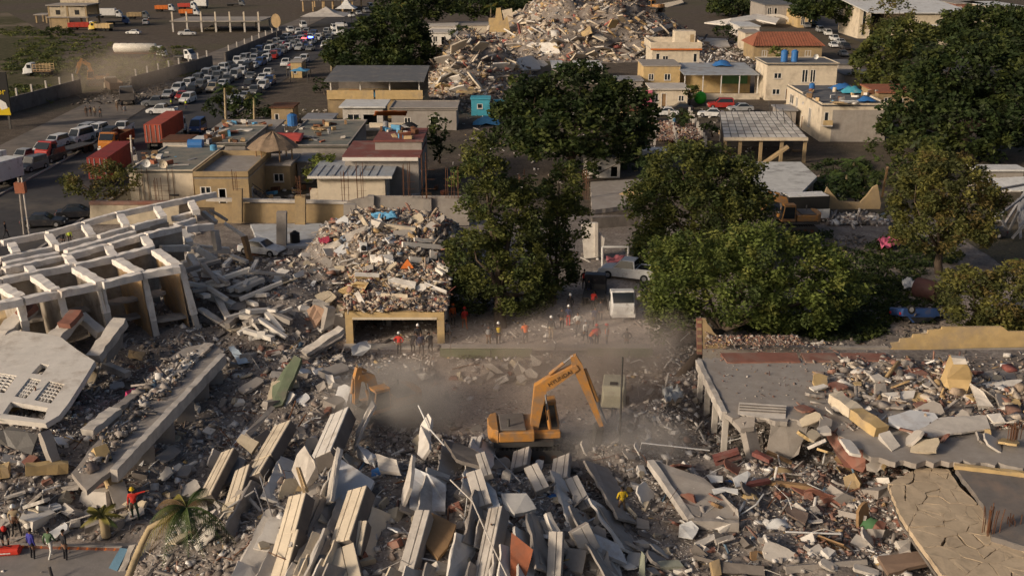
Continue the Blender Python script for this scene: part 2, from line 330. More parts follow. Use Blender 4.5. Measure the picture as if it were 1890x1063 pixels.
# ------------------------------------------------------------------ road on the far side: two carriageways, kerb between
def sheet(name, pts, z, m, kind='structure', label=None, cat=None):
    o = MB().add([(x, y, z) for x, y in pts], [tuple(range(len(pts)))]).build(name, m); return tag(o, label, cat, kind=kind)
sheet('road', [(-59.6, 60), (-46.5, 60), (-46.5, 112), (-47.5, 190), (-47.5, 420), (-66, 420), (-66, 210), (-61.0, 150)], 0.0, M['asphalt'], label='dark asphalt carriageway beside the block wall', cat='road')
sheet('road', [(-72, 60), (-59.95, 60), (-61.3, 150), (-66.2, 210), (-66.2, 420), (-74, 420), (-78, 210), (-73, 130)], 0.004, mat('dusty_asphalt', (0.15, 0.135, 0.12), var=0.3, scale=0.3, dirt=(0.24, 0.20, 0.165), dirt_amt=0.6, dirt_scale=0.15), label='dust covered carriageway with the waiting queue', cat='road')
kb = MB()
for (xa, ya), (xb, yb) in (((-59.8, 60), (-61.15, 150)), ((-61.15, 150), (-62.5, 168))): kb.beam((xa, ya, 0.07), (xb, yb, 0.07), 0.3, 0.15)
tag(kb.build('kerb', M['concrete']), kind='structure')
tag(MB().beam((-46.3, 60, 0.07), (-47.3, 196, 0.07), 0.3, 0.15).build('kerb', M['concrete']), kind='structure')
sheet('road', [(94, 150), (108, 150), (112, 420), (99, 420)], 0.0, M['asphalt'], label='narrow street of parked cars beyond the red tiled house', cat='road')
sheet('pavement', [(-30, 36), (-17.8, 36), (-18.2, 48.6), (-30, 48.4)], 0.16, mat('street_concrete', (0.25, 0.23, 0.215), dirt=(0.30, 0.26, 0.22), dirt_amt=0.4), label='worn concrete street corner', cat='pavement')
# ------------------------------------------------------------------ crushed masonry: loose pieces too small and too many to tell apart
CUBE = np.array([(-1, -1, -1), (1, -1, -1), (1, 1, -1), (-1, 1, -1), (-1, -1, 1), (1, -1, 1), (1, 1, 1), (-1, 1, 1)], float)
CF = np.array([(3, 2, 1, 0), (4, 5, 6, 7), (0, 1, 5, 4), (1, 2, 6, 5), (2, 3, 7, 6), (3, 0, 4, 7)])
def euler_mats(n, flat=0.6):
    a = rng.uniform(0, 2 * np.pi, n); b = rng.normal(0, flat, n); c = rng.normal(0, flat, n)
    ca, sa, cb, sb, cc, sc_ = np.cos(a), np.sin(a), np.cos(b), np.sin(b), np.cos(c), np.sin(c)
    Rz = np.zeros((n, 3, 3)); Rz[:, 0, 0] = ca; Rz[:, 0, 1] = -sa; Rz[:, 1, 0] = sa; Rz[:, 1, 1] = ca; Rz[:, 2, 2] = 1
    Ry = np.zeros((n, 3, 3)); Ry[:, 0, 0] = cb; Ry[:, 0, 2] = sb; Ry[:, 1, 1] = 1; Ry[:, 2, 0] = -sb; Ry[:, 2, 2] = cb
    Rx = np.zeros((n, 3, 3)); Rx[:, 0, 0] = 1; Rx[:, 1, 1] = cc; Rx[:, 1, 2] = -sc_; Rx[:, 2, 1] = sc_; Rx[:, 2, 2] = cc
    return Rz @ Ry @ Rx
PAL = {
    'grey': ([(0.31, 0.28, 0.255), (0.23, 0.205, 0.185), (0.44, 0.405, 0.37), (0.14, 0.125, 0.115), (0.27, 0.215, 0.185), (0.60, 0.57, 0.53), (0.23, 0.125, 0.095), (0.74, 0.72, 0.69), (0.06, 0.055, 0.05), (0.10, 0.19, 0.28), (0.45, 0.31, 0.13)], [.21, .13, .16, .07, .10, .14, .035, .10, .06, .008, .012]),
    'brick': ([(0.24, 0.12, 0.09), (0.29, 0.17, 0.13), (0.24, 0.18, 0.15), (0.42, 0.37, 0.32), (0.16, 0.11, 0.09), (0.62, 0.58, 0.52), (0.40, 0.26, 0.13)], [.28, .16, .2, .12, .1, .07, .07]),
    'warm': ([(0.46, 0.39, 0.31), (0.58, 0.50, 0.40), (0.36, 0.28, 0.21), (0.50, 0.34, 0.16), (0.33, 0.17, 0.12), (0.62, 0.60, 0.57), (0.22, 0.18, 0.15), (0.12, 0.10, 0.09), (0.34, 0.10, 0.08), (0.18, 0.24, 0.32)], [.22, .15, .15, .10, .10, .09, .08, .07, .03, .01]),
    'dark': ([(0.09, 0.08, 0.07), (0.14, 0.12, 0.10), (0.20, 0.17, 0.14), (0.05, 0.05, 0.045), (0.36, 0.33, 0.29)], [.3, .3, .2, .12, .08]),
}
PIECES = {}
def pieces(key, xy, zf, smin, smax, pal='grey', power=3.0, aspect=(0.10, 0.55), long=0.20, sink=0.25):
    n = len(xy)
    if n == 0: return
    s = np.minimum(smin * 1.3 * (1 - rng.random(n)) ** (-1 / 1.7), smax * rng.uniform(.6, 1, n))
    d = np.stack([s, s * rng.uniform(0.5, 1, n), s * rng.uniform(*aspect, n)], 1) / 2
    lg = rng.random(n) < long; d[lg, 0] *= rng.uniform(2.0, 4.5, lg.sum()); d[lg, 1] *= 0.45; d[lg, 2] *= 0.6
    v = CUBE[None] * rng.uniform(0.82, 1.10, (n, 8, 3)) * d[:, None, :]
    v = np.einsum('nij,nkj->nki', euler_mats(n, 0.45), v)
    z = zf(xy[:, 0], xy[:, 1]) + d[:, 2] * (1 - 2 * sink)
    v += np.stack([xy[:, 0], xy[:, 1], z], 1)[:, None, :]
    cs, ps = PAL[pal]; cs = np.array(cs); ci = rng.choice(len(cs), n, p=np.array(ps) / sum(ps))
    c = cs[ci] * rng.uniform(0.8, 1.15, (n, 1)); c = c * 0.85 + np.array((0.25, 0.215, 0.19)) * 0.15; c = np.repeat(c, 8, 0)
    PIECES.setdefault(key, []).append((v.reshape(-1, 3), c))
def flush(key, name, label, parent=None):
    v = np.concatenate([a for a, _ in PIECES[key]]); c = np.concatenate([b for _, b in PIECES[key]]); n = len(v) // 8
    f = (CF[None] + (np.arange(n) * 8)[:, None, None]).reshape(-1, 4)
    o = npmesh(name, v, f, attr_mat('broken_masonry'), parent, col=c); o['kind'] = 'stuff'
    if parent is None: tag(o, label, 'rubble')
    return o
def sample(n, x0, x1, y0, y1, dens):
    x = rng.uniform(x0, x1, n); y = rng.uniform(y0, y1, n); k = rng.random(n) < dens(x, y); return np.stack([x[k], y[k]], 1)
clump = lambda x, y: np.clip(0.25 + 2.6 * (fbm(x * 0.25 + 7, y * 0.25, 3) + 0.22), 0.1, 1)
full = lambda x, y: rub_mask(x, y) * clump(x, y)
pieces('near', sample(60000, -32, 32, 40, 62, full), T, 0.04, 0.50)
pieces('near', sample(34000, -44, 30, 58, 76, full), T, 0.05, 0.55)
pieces('near', sample(15000, -30, 12, 74, 104, full), T, 0.07, 0.65)
pieces('near', sample(9000, -18, 10, 60, 74, lambda x, y: (1 - rub_mask(x, y)) * 0.45), T, 0.04, 0.22)
pieces('near', sample(3500, -14, 12, 73, 86, lambda x, y: 0.5 + 0 * x), T, 0.05, 0.30)
mw = lambda x, y: sstep(1, .4, np.sqrt(((x + 10.5) / 8.6) ** 2 + ((y - 94) / 12) ** 2))
pieces('near', sample(9000, -19, -2, 82, 106, mw), T, 0.10, 0.75, 'warm')
pieces('near', sample(5000, 14, 33, 46, 56, lambda x, y: 0.7 + 0 * x), T, 0.06, 0.45, 'brick')
pieces('near', sample(5000, 12, 36, 76, 108, lambda x, y: 0.6 * clump(x, y)), T, 0.10, 0.6, 'dark')
flush('near', 'rubble', 'carpet of crushed concrete, plaster and splinters over the site')
# ------------------------------------------------------------------ fallen slabs, walls and beams
def GP(px, py, dz): return hit(px, py, dz) if py > 380 else P(px, py, dz)   # a point dz above the surface on the photo's ray
def ragged(pts, step=0.45, amp=0.05, rnd=random):
    out = []
    n = len(pts)
    for i in range(n):
        a, b = pts[i], pts[(i + 1) % n]; L = (b - a).length; k = max(1, int(L / step)); out.append(a)
        if amp > .2: k = max(k, int(L / .28)) if L < 9 else k
        side = (b - a).cross(Vector((0, 0, 1)))
        side = side.normalized() if side.length > 1e-3 else Vector((1, 0, 0))
        for j in range(1, k): out.append(a.lerp(b, j / k + rnd.uniform(-.2, .2) / k) + side * rnd.uniform(-amp, amp) + Vector((0, 0, rnd.uniform(-amp, amp) * .4 if amp < .1 else 0)))
    return out
def slab_mesh(pts, t, down=False, amp=0.05):
    q = [Vector(p) for p in pts]; nrm = Vector((0, 0, 0)); c = sum(q, Vector()) / len(q)
    for i in range(len(q)): nrm += (q[i] - c).cross(q[(i + 1) % len(q)] - c)
    nrm.normalize()
    if nrm.dot(Vector((0, 0, CAMH)) - c) < 0: nrm = -nrm; q = q[::-1]
    off = Vector((0, 0, -t)) if down else -nrm * t
    return MB().prism(ragged(q, amp=amp) if amp else q, off)
def slab(name, label, pts, t=0.22, m='concrete', cat='slab', rel=True, down=False, amp=0.05, group=None, parent=None):
    q = [GP(*p) if rel else P(*p) for p in pts]
    o = slab_mesh(q, t, down, amp).build(name, M[m] if isinstance(m, str) else m, parent)
    if parent is None: tag(o, label, cat, group)
    return o
def beam(name, label, a, b, w, h, m='concrete', cat='beam', rel=True, up=(0, 0, 1), parent=None, group=None):
    A = GP(*a) if rel else P(*a); B = GP(*b) if rel else P(*b); u = Vector(up).normalized()
    d = (B - A).normalized(); sx = d.cross(u).normalized(); n = sx.cross(d); k = max(2, int((B - A).length / 0.45))
    mb = MB(); ring = []
    for i in range(k + 1):                # a slightly ragged bar, its top face on the line A-B
        p = A.lerp(B, i / k); j = lambda: random.uniform(-.075, .075) * (w if w < 1 else 1)
        mb.v += [tuple(p + sx * (-w / 2 + j()) + n * j()), tuple(p + sx * (w / 2 + j()) + n * j()), tuple(p + sx * (w / 2 + j()) - n * h), tuple(p + sx * (-w / 2 + j()) - n * h)]
    for i in range(k):
        for e in range(4): mb.f.append((4 * i + e, 4 * i + (e + 1) % 4, 4 * i + 4 + (e + 1) % 4, 4 * i + 4 + e))
    mb.f += [(3, 2, 1, 0), (4 * k, 4 * k + 1, 4 * k + 2, 4 * k + 3)]; mb.m = [0] * len(mb.f)
    o = mb.build(name, M[m] if isinstance(m, str) else m, parent)
    if parent is None: tag(o, label, cat, group)
    return o
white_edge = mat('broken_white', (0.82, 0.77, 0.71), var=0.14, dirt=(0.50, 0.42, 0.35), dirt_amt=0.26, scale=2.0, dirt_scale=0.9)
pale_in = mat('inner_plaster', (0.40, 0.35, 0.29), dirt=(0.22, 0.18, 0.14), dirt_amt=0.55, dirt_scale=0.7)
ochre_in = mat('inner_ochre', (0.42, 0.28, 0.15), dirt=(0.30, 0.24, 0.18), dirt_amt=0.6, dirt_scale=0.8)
# ---- the apartment block that folded: open rooms seen from above
blk = thing('collapsed_apartment_block', 'collapsed apartment block lying open as a lattice of white topped walls', 'building')
ZB = 6.0
ROWS = {1: [(-40, 452), (0, 444), (86, 428), (151, 410), (213, 392), (286, 377), (348, 364), (399, 354)], 2: [(-40, 482), (0, 475), (99, 454), (178, 434), (240, 417), (307, 400)],
        3: [(-40, 494), (0, 486), (111, 464), (254, 424)], 4: [(-40, 505), (0, 496), (118, 470), (197, 450), (269, 430), (332, 416)],
        5: [(-40, 521), (0, 513), (64, 500), (135, 487), (210, 472), (282, 453)], 6: [(-20, 562), (40, 549), (108, 536), (183, 521), (262, 502), (331, 490)]}
RW = {1: .42, 2: .5, 3: .55, 4: .6, 5: .62, 6: .7}; RD = {1: .5, 2: 1.6, 3: 1.9, 4: 2.6, 5: 5.2, 6: .5}
for r, pl in ROWS.items():
    for (a, b) in zip(pl, pl[1:]):
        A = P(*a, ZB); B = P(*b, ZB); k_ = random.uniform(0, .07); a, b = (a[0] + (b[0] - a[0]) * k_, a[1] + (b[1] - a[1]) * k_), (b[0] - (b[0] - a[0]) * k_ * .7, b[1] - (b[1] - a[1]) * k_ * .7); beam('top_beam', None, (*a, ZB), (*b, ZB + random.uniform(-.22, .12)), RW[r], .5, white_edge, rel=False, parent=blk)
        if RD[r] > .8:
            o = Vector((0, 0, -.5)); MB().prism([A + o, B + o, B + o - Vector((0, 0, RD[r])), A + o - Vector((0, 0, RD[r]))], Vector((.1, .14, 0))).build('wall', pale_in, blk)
CROSS = [((20, 447), (31, 465), 1.6), ((89, 432), (103, 450), 1.6), ((157, 414), (170, 433), 1.6), ((222, 395), (233, 414), 1.6), ((289, 381), (302, 399), 1.6), ((352, 370), (362, 388), 1.4),
         ((53, 490), (62, 503), 2.4), ((125, 472), (136, 486), 2.4), ((200, 454), (210, 472), 2.4), ((267, 436), (279, 454), 2.4),
         ((0, 524), (38, 546), 5.2), ((64, 506), (103, 534), 5.2), ((140, 492), (186, 519), 5.2), ((215, 476), (258, 501), 5.2), ((288, 460), (329, 489), 5.2)]
for i, (a, b, dr) in enumerate(CROSS):
    A = P(*a, ZB); B = P(*b, ZB)
    beam('cross_beam', None, (*a, ZB + .03), (*b, ZB + .03), .62 if dr < 5 else .72, .45, white_edge, rel=False, parent=blk)
    o = Vector((0, 0, -.4)); lean = Vector((.55, -.25, -dr)) if dr > 5 else Vector((0, 0, -dr))
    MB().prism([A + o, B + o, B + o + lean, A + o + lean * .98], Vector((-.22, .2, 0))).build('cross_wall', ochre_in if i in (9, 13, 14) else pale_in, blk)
for (a, b, z) in (((183, 560), (262, 545), 3.6), ((200, 590), (285, 572), 2.2), ((285, 588), (345, 578), 2.0), ((267, 545), (300, 536), 3.6), ((112, 575), (180, 565), 3.0), ((20, 590), (100, 582), 2.6)):
    beam('floor_ledge', None, (*a, z), (*b, z), 1.0, .22, 'concrete', rel=False, parent=blk)
for (a, b, z) in (((118, 470), (197, 452), 2.9), ((135, 500), (205, 490), 2.6), ((60, 515), (130, 502), 2.6), ((215, 486), (285, 470), 2.6), ((0, 535), (60, 522), 2.6)):
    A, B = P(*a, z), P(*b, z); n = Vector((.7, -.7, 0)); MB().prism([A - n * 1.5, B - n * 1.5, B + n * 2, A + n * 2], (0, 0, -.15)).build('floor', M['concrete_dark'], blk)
# ---- bars tumbled off its end
for label, a, b, w, h, m in (
    ('pinkish white wall strip nearest the red heap on the lattice block', (319, 400, 5.6), (364, 389, 5.6), .45, .45, white_edge),
    ('short white wall strip just under the pinkish one', (323, 413, 5.4), (358, 402, 5.4), .45, .4, white_edge),
    ('broad flaking wall top bridging the end of the lattice block', (342, 417, 5.1), (393, 412, 4.9), .55, .6, white_edge),
    ('bright stub of wall pointing down from the lattice corner', (335, 423, 5.2), (351, 446, 4.6), .6, .5, M['plaster_white']),
    ('level white bar lying on grey twin rails beside the lattice', (297, 453, 4.9), (350, 453, 4.4), .55, .5, M['plaster_white']),
    ('clean white bar sloping down past the lattice end', (366, 455, 4.2), (402, 476, 3.0), .6, .5, M['plaster_white']),
    ('white bar with pointed tip below the sloping white bar', (351, 468, 4.0), (369, 500, 2.9), .6, .5, M['plaster_white']),
    ('dusty bar leaning out from the top corner of the block', (375, 389, 5.3), (399, 408, 4.6), .4, .4, 'concrete_pale'),
    ('thin rail running out along the block corner to the yard', (388, 386, 5.0), (420, 405, 4.2), .22, .22, 'concrete'),
    ('long thin white rail falling towards the crushed car', (415, 410, 4.2), (453, 435, 2.9), .25, .25, 'plaster_white'),
    ('brown splintered post standing beside the crushed white car', (453, 436, 3.1), (465, 482, .8), .45, .4, 'wood'),
    ('grey column leaning in the gap behind the white bars', (400, 426, 4.2), (406, 462, 2.4), .6, .5, 'concrete_pale'),
    ('dusty bar under the pointed white bar', (355, 501, 3.2), (378, 533, 2.2), .45, .4, 'concrete_pale'),
    ('white capped beam with a dark slot on the debris slope', (390, 540, 2.6), (431, 561, 1.9), .75, .5, 'plaster_white'),
    ('long flat lintel sliding down the debris slope', (369, 568, 2.3), (431, 607, 1.0), .55, .2, 'concrete_pale'),
    ('thick rounded beam at the foot of the debris slope', (451, 571, 2.0), (502, 612, .9), .95, .7, 'concrete_pale'),
    ('short prop between lintel and thick rounded beam', (419, 597, 1.7), (438, 577, 1.9), .4, .4, 'concrete'),
    ('upright broken stud above the debris slope', (408, 495, 3.6), (411, 532, 2.2), .4, .35, 'concrete'),
    ('slim bar leaning beside the upright stud', (417, 480, 3.4), (430, 506, 2.4), .25, .25, 'concrete_pale')):
    beam('broken_beam', label, a, b, w, h, m, 'beam', rel=False)
for t_, b_ in (((36, 552), (48, 612)), ((108, 538), (126, 606)), ((184, 523), (202, 604)), ((263, 504), (290, 634)), ((333, 493), (368, 622))):   # wall ends standing at the open front
    A = P(*t_, 5.7); B = PY(*b_, A.y - .4); d = (B - A) / 6
    for k in range(6): MB().beam(A + d * k, A + d * (k + 1.02), random.uniform(.38, .55), random.uniform(.5, .7), up=(.6, -.8, 0)).build('wall_end', white_edge if k < 4 else M['concrete_pale'], blk)
rb = random.Random(77)                    # more of the frames broken off its end, heaped on the slope
for i in range(60):
    px = rb.uniform(330, 520); py = 400 + (px - 330) * .62 + rb.uniform(0, 130); q = GP(px, py, rb.uniform(.2, .9) + max(0, 470 - px) * .012 * rb.random()); an = R(rb.choice((35, 40, -40, -50, 80)) + rb.uniform(-15, 15)); L_ = rb.uniform(1.2, 3.6); sl = rb.uniform(-.45, .25); d = Vector((math.cos(an), math.sin(an), sl)) * L_ / 2
    w = rb.uniform(.25, .6); mb = MB().beam(q - d, q + d, w, w * rb.uniform(.5, 1), taper=rb.uniform(.7, 1.1)); tag(mb.build('frame_piece', M[rb.choice(('plaster_white', 'plaster_white', 'plaster_white', 'concrete', 'concrete_pale'))]), 'broken frame piece heaped at the end of the lattice block', 'frame piece', 'frame pieces heaped at the lattice block')
# ---- facade slab with breeze block openings
def plane_z(py): return 3.8 - (py - 608) * 0.0065
def holed(name, outer, holes, zf, t, m, parent):
    from mathutils.geometry import tessellate_polygon
    rings = [[P(x, y, zf(y)) for x, y in r] for r in [outer] + holes]
    flat = [p for r in rings for p in r]; n = len(flat); mb = MB(); dn = Vector((0.05, 0.05, -t))
    for tri in tessellate_polygon(rings): mb.f.append(tuple(tri)); mb.f.append(tuple(i + n for i in reversed(tri)))
    mb.v = [tuple(p) for p in flat] + [tuple(p + dn) for p in flat]; k = 0
    for r in rings:
        for i in range(len(r)): a, b = k + i, k + (i + 1) % len(r); mb.f.append((a, b, b + n, a + n))
        k += len(r)
    mb.m = [0] * len(mb.f); return mb.build(name, m, parent)
fac = thing('fallen_facade', 'big pale facade slab with grille openings lying tilted on the debris', 'facade')
HOLES = [[(75, 671), (91, 673), (77, 691), (58, 689)], [(54, 697), (76, 701), (48, 735), (27, 731)], [(90, 703), (119, 709), (94, 744), (63, 738)], [(-20, 685), (31, 693), (8, 725), (-40, 718)], [(20, 741), (88, 752), (81, 774), (5, 763)]]
holed('panel', [(-60, 603), (25, 609), (86, 616), (112, 622), (142, 645), (175, 666), (152, 704), (127, 743), (109, 766), (84, 781), (0, 772), (-60, 765)], HOLES, plane_z, .34, M['plaster_white'], fac)
for H in HOLES[1:4]:
    for k in range(1, 6):
        a = Vector(H[0]).lerp(Vector(H[3]), k / 6) if k < 6 else None; b = Vector(H[1]).lerp(Vector(H[2]), k / 6)
        A, B = P(a.x, a.y, plane_z(a.y) - .12), P(b.x, b.y, plane_z(b.y) - .12); MB().beam(A, B, .09, .16).build('grille_bar', M['plaster_white'], fac)
    for k in range(1, 5):
        a = Vector(H[0]).lerp(Vector(H[1]), k / 5); b = Vector(H[3]).lerp(Vector(H[2]), k / 5)
        A, B = P(a.x, a.y, plane_z(a.y) - .13), P(b.x, b.y, plane_z(b.y) - .13); MB().beam(A, B, .09, .16).build('grille_bar', M['plaster_white'], fac)
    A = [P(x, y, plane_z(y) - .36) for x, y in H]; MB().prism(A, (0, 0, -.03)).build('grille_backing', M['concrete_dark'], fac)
A = [P(x, y, plane_z(y) - 1.1) for x, y in [(10, 745), (95, 755), (85, 782), (0, 772)]]; MB().prism(A, (0, 0, -.05)).build('recess_shade', M['black'], fac)  # black sheet puts the shade under the opening into the colour
for k in range(4): a = Vector((24 + 16 * k, 742 + 2.4 * k)); b = a + Vector((15, 2.3)); MB().prism([P(a.x, a.y, plane_z(a.y) - .05), P(b.x, b.y, plane_z(b.y) - .05), P(b.x, b.y + 4, plane_z(b.y) - .75), P(a.x, a.y + 4, plane_z(a.y) - .75)], (0, .06, 0)).build('wall_tile', M['tile_floor'], fac)
MB().prism([P(175, 667, 3.0), P(127, 744, 2.55), P(127, 750, .7), P(176, 680, .8)], (-.2, 0, 0)).build('side_wall', M['concrete'], fac)
for label, a, b, w, h, m in (
    ('leaning wall stub with a red brick end, beside the pale facade', (-5, 618, 3.7), (55, 562, 4.8), 1.1, .6, 'concrete_pale'),
    ('wall stub with brick core rising from the middle of the facade', (90, 630, 3.5), (141, 573, 4.6), 1.05, .6, 'concrete_pale'),
    ('wall stub with chipped top beside the facade corner', (170, 655, 3.1), (221, 588, 4.3), .95, .6, 'concrete_pale'),
    ('grooved lintel dropped between two wall stubs', (150, 578, 4.2), (188, 612, 3.2), .7, .5, 'concrete_pale')):
    beam('wall_stub', label, a, b, w, h, m, 'wall', rel=False)
slab('fallen_partition', 'grey wall panel hanging under the chipped wall stub', [(199, 622, 3.6), (229, 598, 4.0), (226, 640, 2.2), (196, 676, 1.5)], .2, 'concrete', 'wall', rel=False)
beam('brick_core', 'crumbled red brick end topping a leaning wall stub', (118, 598, 4.35), (141, 573, 4.75), .95, .35, 'brick', 'brickwork', rel=False)
beam('brick_core', 'crumbled red brick end above the orange plank gap', (38, 577, 4.65), (57, 560, 5.0), 1.0, .4, 'brick', 'brickwork', rel=False)
slab('fallen_partition', 'orange brown partition in the gap beneath the brick end', [(0, 570, 4.0), (22, 575, 4.0), (20, 600, 2.8), (0, 602, 2.8)], .15, 'ochre', 'wall', rel=False)
# ---- long floor slab on props
flr = thing('fallen_floor_slab', 'long dusty floor slab with a straight edge beam propped over rubble', 'slab')
slab_mesh([P(*p) for p in [(300, 668, 2.5), (345, 640, 2.5), (388, 632, 2.5), (414, 648, 2.5), (213, 862, 2.5), (160, 905, 2.3), (132, 872, 2.4), (190, 800, 2.5)]], .3, True).build('deck', M['concrete'], flr)
beam('edge_beam', None, (411, 652, 2.62), (209, 866, 2.62), .42, .75, 'concrete_pale', rel=False, parent=flr)
beam('edge_beam', None, (386, 633, 2.68), (283, 725, 2.68), .8, .28, 'concrete_pale', rel=False, parent=flr)
for x, y in ((392, 690), (366, 712), (338, 744), (300, 786), (262, 826)):
    q = P(x, y, 1.9); MB().prism([q + Vector((-.5, 0, 0)), q + Vector((.5, .5, 0)), q + Vector((.4, .6, -1.8)), q + Vector((-.6, .1, -1.8))], (.1, -.18, 0)).build('prop_panel', M['concrete'], flr)
_q = [P(*p, 2.5) for p in ((300, 668), (392, 640), (200, 850), (140, 880))]
def on_deck(x, y):
    k = np.ones_like(x, bool)
    for i in range(4):
        a_, b_ = _q[i], _q[(i + 1) % 4]; k &= ((b_.x - a_.x) * (y - a_.y) - (b_.y - a_.y) * (x - a_.x)) < 0
    return k * np.clip(.35 + 2.2 * (fbm(x * .5, y * .5, 3) + .25), .15, 1)
pieces('dk', sample(9000, -33, -17, 51, 73, on_deck), lambda x, y: 2.5 + .55 * np.clip(fbm(x * .45 + 3, y * .45, 3) + .3, 0, 1), .06, .7)
for k in range(2): pieces('dk', sample(1500, -33, -17, 51, 73, on_deck), lambda x, y: 2.5 + 0 * x, .1, .9)
flush('dk', 'rubble', 'broken plaster and block lying over the long floor slab')
for lab, a, b, w, h, m, nm in (
    ('yellow painted beam lying level below the grille facade', (47, 857, .75), (126, 853, .75), .62, .55, 'yellow', 'broken_beam'),
    ('yellow topped column leaning beside the long floor slab', (184, 822, 2.6), (214, 892, .9), .75, .6, 'yellow', 'leaning_column'),
    ('grey foot of the leaning yellow column', (214, 892, .95), (228, 936, .2), .8, .6, 'concrete', 'column_base'),
    ('broken yellow beam end at the picture edge', (-12, 862, .7), (16, 858, .7), .7, .6, 'yellow', 'broken_beam'),
    ('pale beam lying in rubble before the long floor slab', (160, 792, 1.7), (212, 752, 1.8), .8, .4, 'concrete_pale', 'broken_beam'),
    ('narrow grey beam below the pink bundle', (212, 752, 1.8), (276, 706, 1.8), .6, .3, 'concrete', 'broken_beam'),
    ('stub of beam pointing at the facade side wall', (192, 668, 1.6), (236, 686, 1.2), .5, .4, 'concrete_pale', 'broken_beam'),
    ('dark ribbed column standing in the rubble by the facade', (84, 795, 1.9), (104, 850, .7), .55, .5, 'concrete', 'leaning_column')):
    beam(nm, lab, a, b, w, h, m, 'beam')
slab('roof_sheet', 'dark glossy roof sheet fallen under the facade', [(-10, 800, 1.2), (20, 786, 1.4), (71, 802, 1.3), (58, 839, .6), (-10, 815, .7)], .12, mat('dark_sheet', (0.11, 0.105, 0.10), rough=0.4), 'roof sheet')
slab('cloth_bundle', 'bright pink cloth bundle on the long floor slab', [(232, 722, 1.0), (248, 716, 1.2), (258, 730, 1.0), (244, 742, .9)], .4, mat('pink_cloth', (0.55, 0.06, 0.17)), 'cloth')
slab('cardboard_sheet', 'tan board and red roof tiles lying by the wall stub', [(238, 645, .9), (268, 650, .9), (262, 664, .7), (236, 658, .7)], .08, 'palewood', 'board')
slab('tin_sheet', 'pale blue bent sheet on the slope beyond the floor slab', [(421, 640, .5), (432, 638, .6), (461, 668, .4), (440, 672, .4)], .04, mat('paleblue', (0.52, 0.62, 0.70), rough=0.5), 'sheet')
slab('green_wall', 'moss green wall panel leaning out of the rubble slope', [(503, 712, .6), (543, 655, 2.0), (556, 662, 1.9), (520, 748, .2), (503, 752, .2)], .35, mat('moss_green', (0.14, 0.17, 0.11), dirt=(0.2, 0.17, 0.14), dirt_amt=.4), 'wall')
slab('brown_panel', 'rounded tan panel beside the garage corner', [(566, 572, 1.6), (580, 562, 2.2), (598, 570, 2.3), (594, 596, 1.0), (580, 606, .7)], .14, mat('tan_panel', (0.36, 0.24, 0.17)), 'panel')
beam('leaning_column', 'grey round topped column leaning beside the tan panel', (601, 566, 2.6), (594, 606, .8), .8, .7, 'concrete', 'column')
beam('roof_beam', 'layered roof edge sagging beside the yellow garage', (630, 604, 2.0), (560, 650, .5), .9, .3, 'concrete_pale', 'beam')
beam('roof_beam', 'lower layer of the sagging roof edge by the garage', (628, 616, 1.2), (562, 660, .1), .8, .25, 'concrete', 'beam')
slab('white_sheet', 'crumpled white sheet lying before the garage opening', [(648, 640, .6), (662, 632, .9), (678, 628, .9), (684, 642, .7), (668, 656, .3), (650, 655, .3)], .05, 'metal_white', 'sheet', amp=.15)
# ---- parapets: cream facade strips with two dark joints, tipped over
def parapet(label, a, b, w, h, m='cream', up=(-.45, -.1, 1), side='concrete_dark', nstrip=3, end=None, group=None):
    A, B = GP(*a), GP(*b); u = Vector(up).normalized(); d = (B - A).normalized(); sx = d.cross(u).normalized(); n = sx.cross(d)
    th = thing('parapet_panel', label, 'panel', group=group)
    mid = (A + B) / 2 - n * (h / 2 + .05); MB().beam(A - n * (h / 2 + .05), B - n * (h / 2 + .05), w * .98, h, n).build('core', M[side], th)  # dark core shows in the joints and puts the sides' shade into colour
    fr = {3: (.26, .46, .26), 2: (.42, .56), 1: (1,)}[nstrip]; o = -w / 2
    for f in fr:
        ww = w * f - .03; c = sx * (o + w * f / 2) - n * .03; o += w * f
        MB().beam(A + c, B + c, ww, .08, n).build('cladding', M[m], th, bevel=.02)
    if end: MB().beam(B - n * .1 + d * .02, B - n * (h) + d * .03, w * .96, .06, d).build('end_face', M[end], th)
    return th
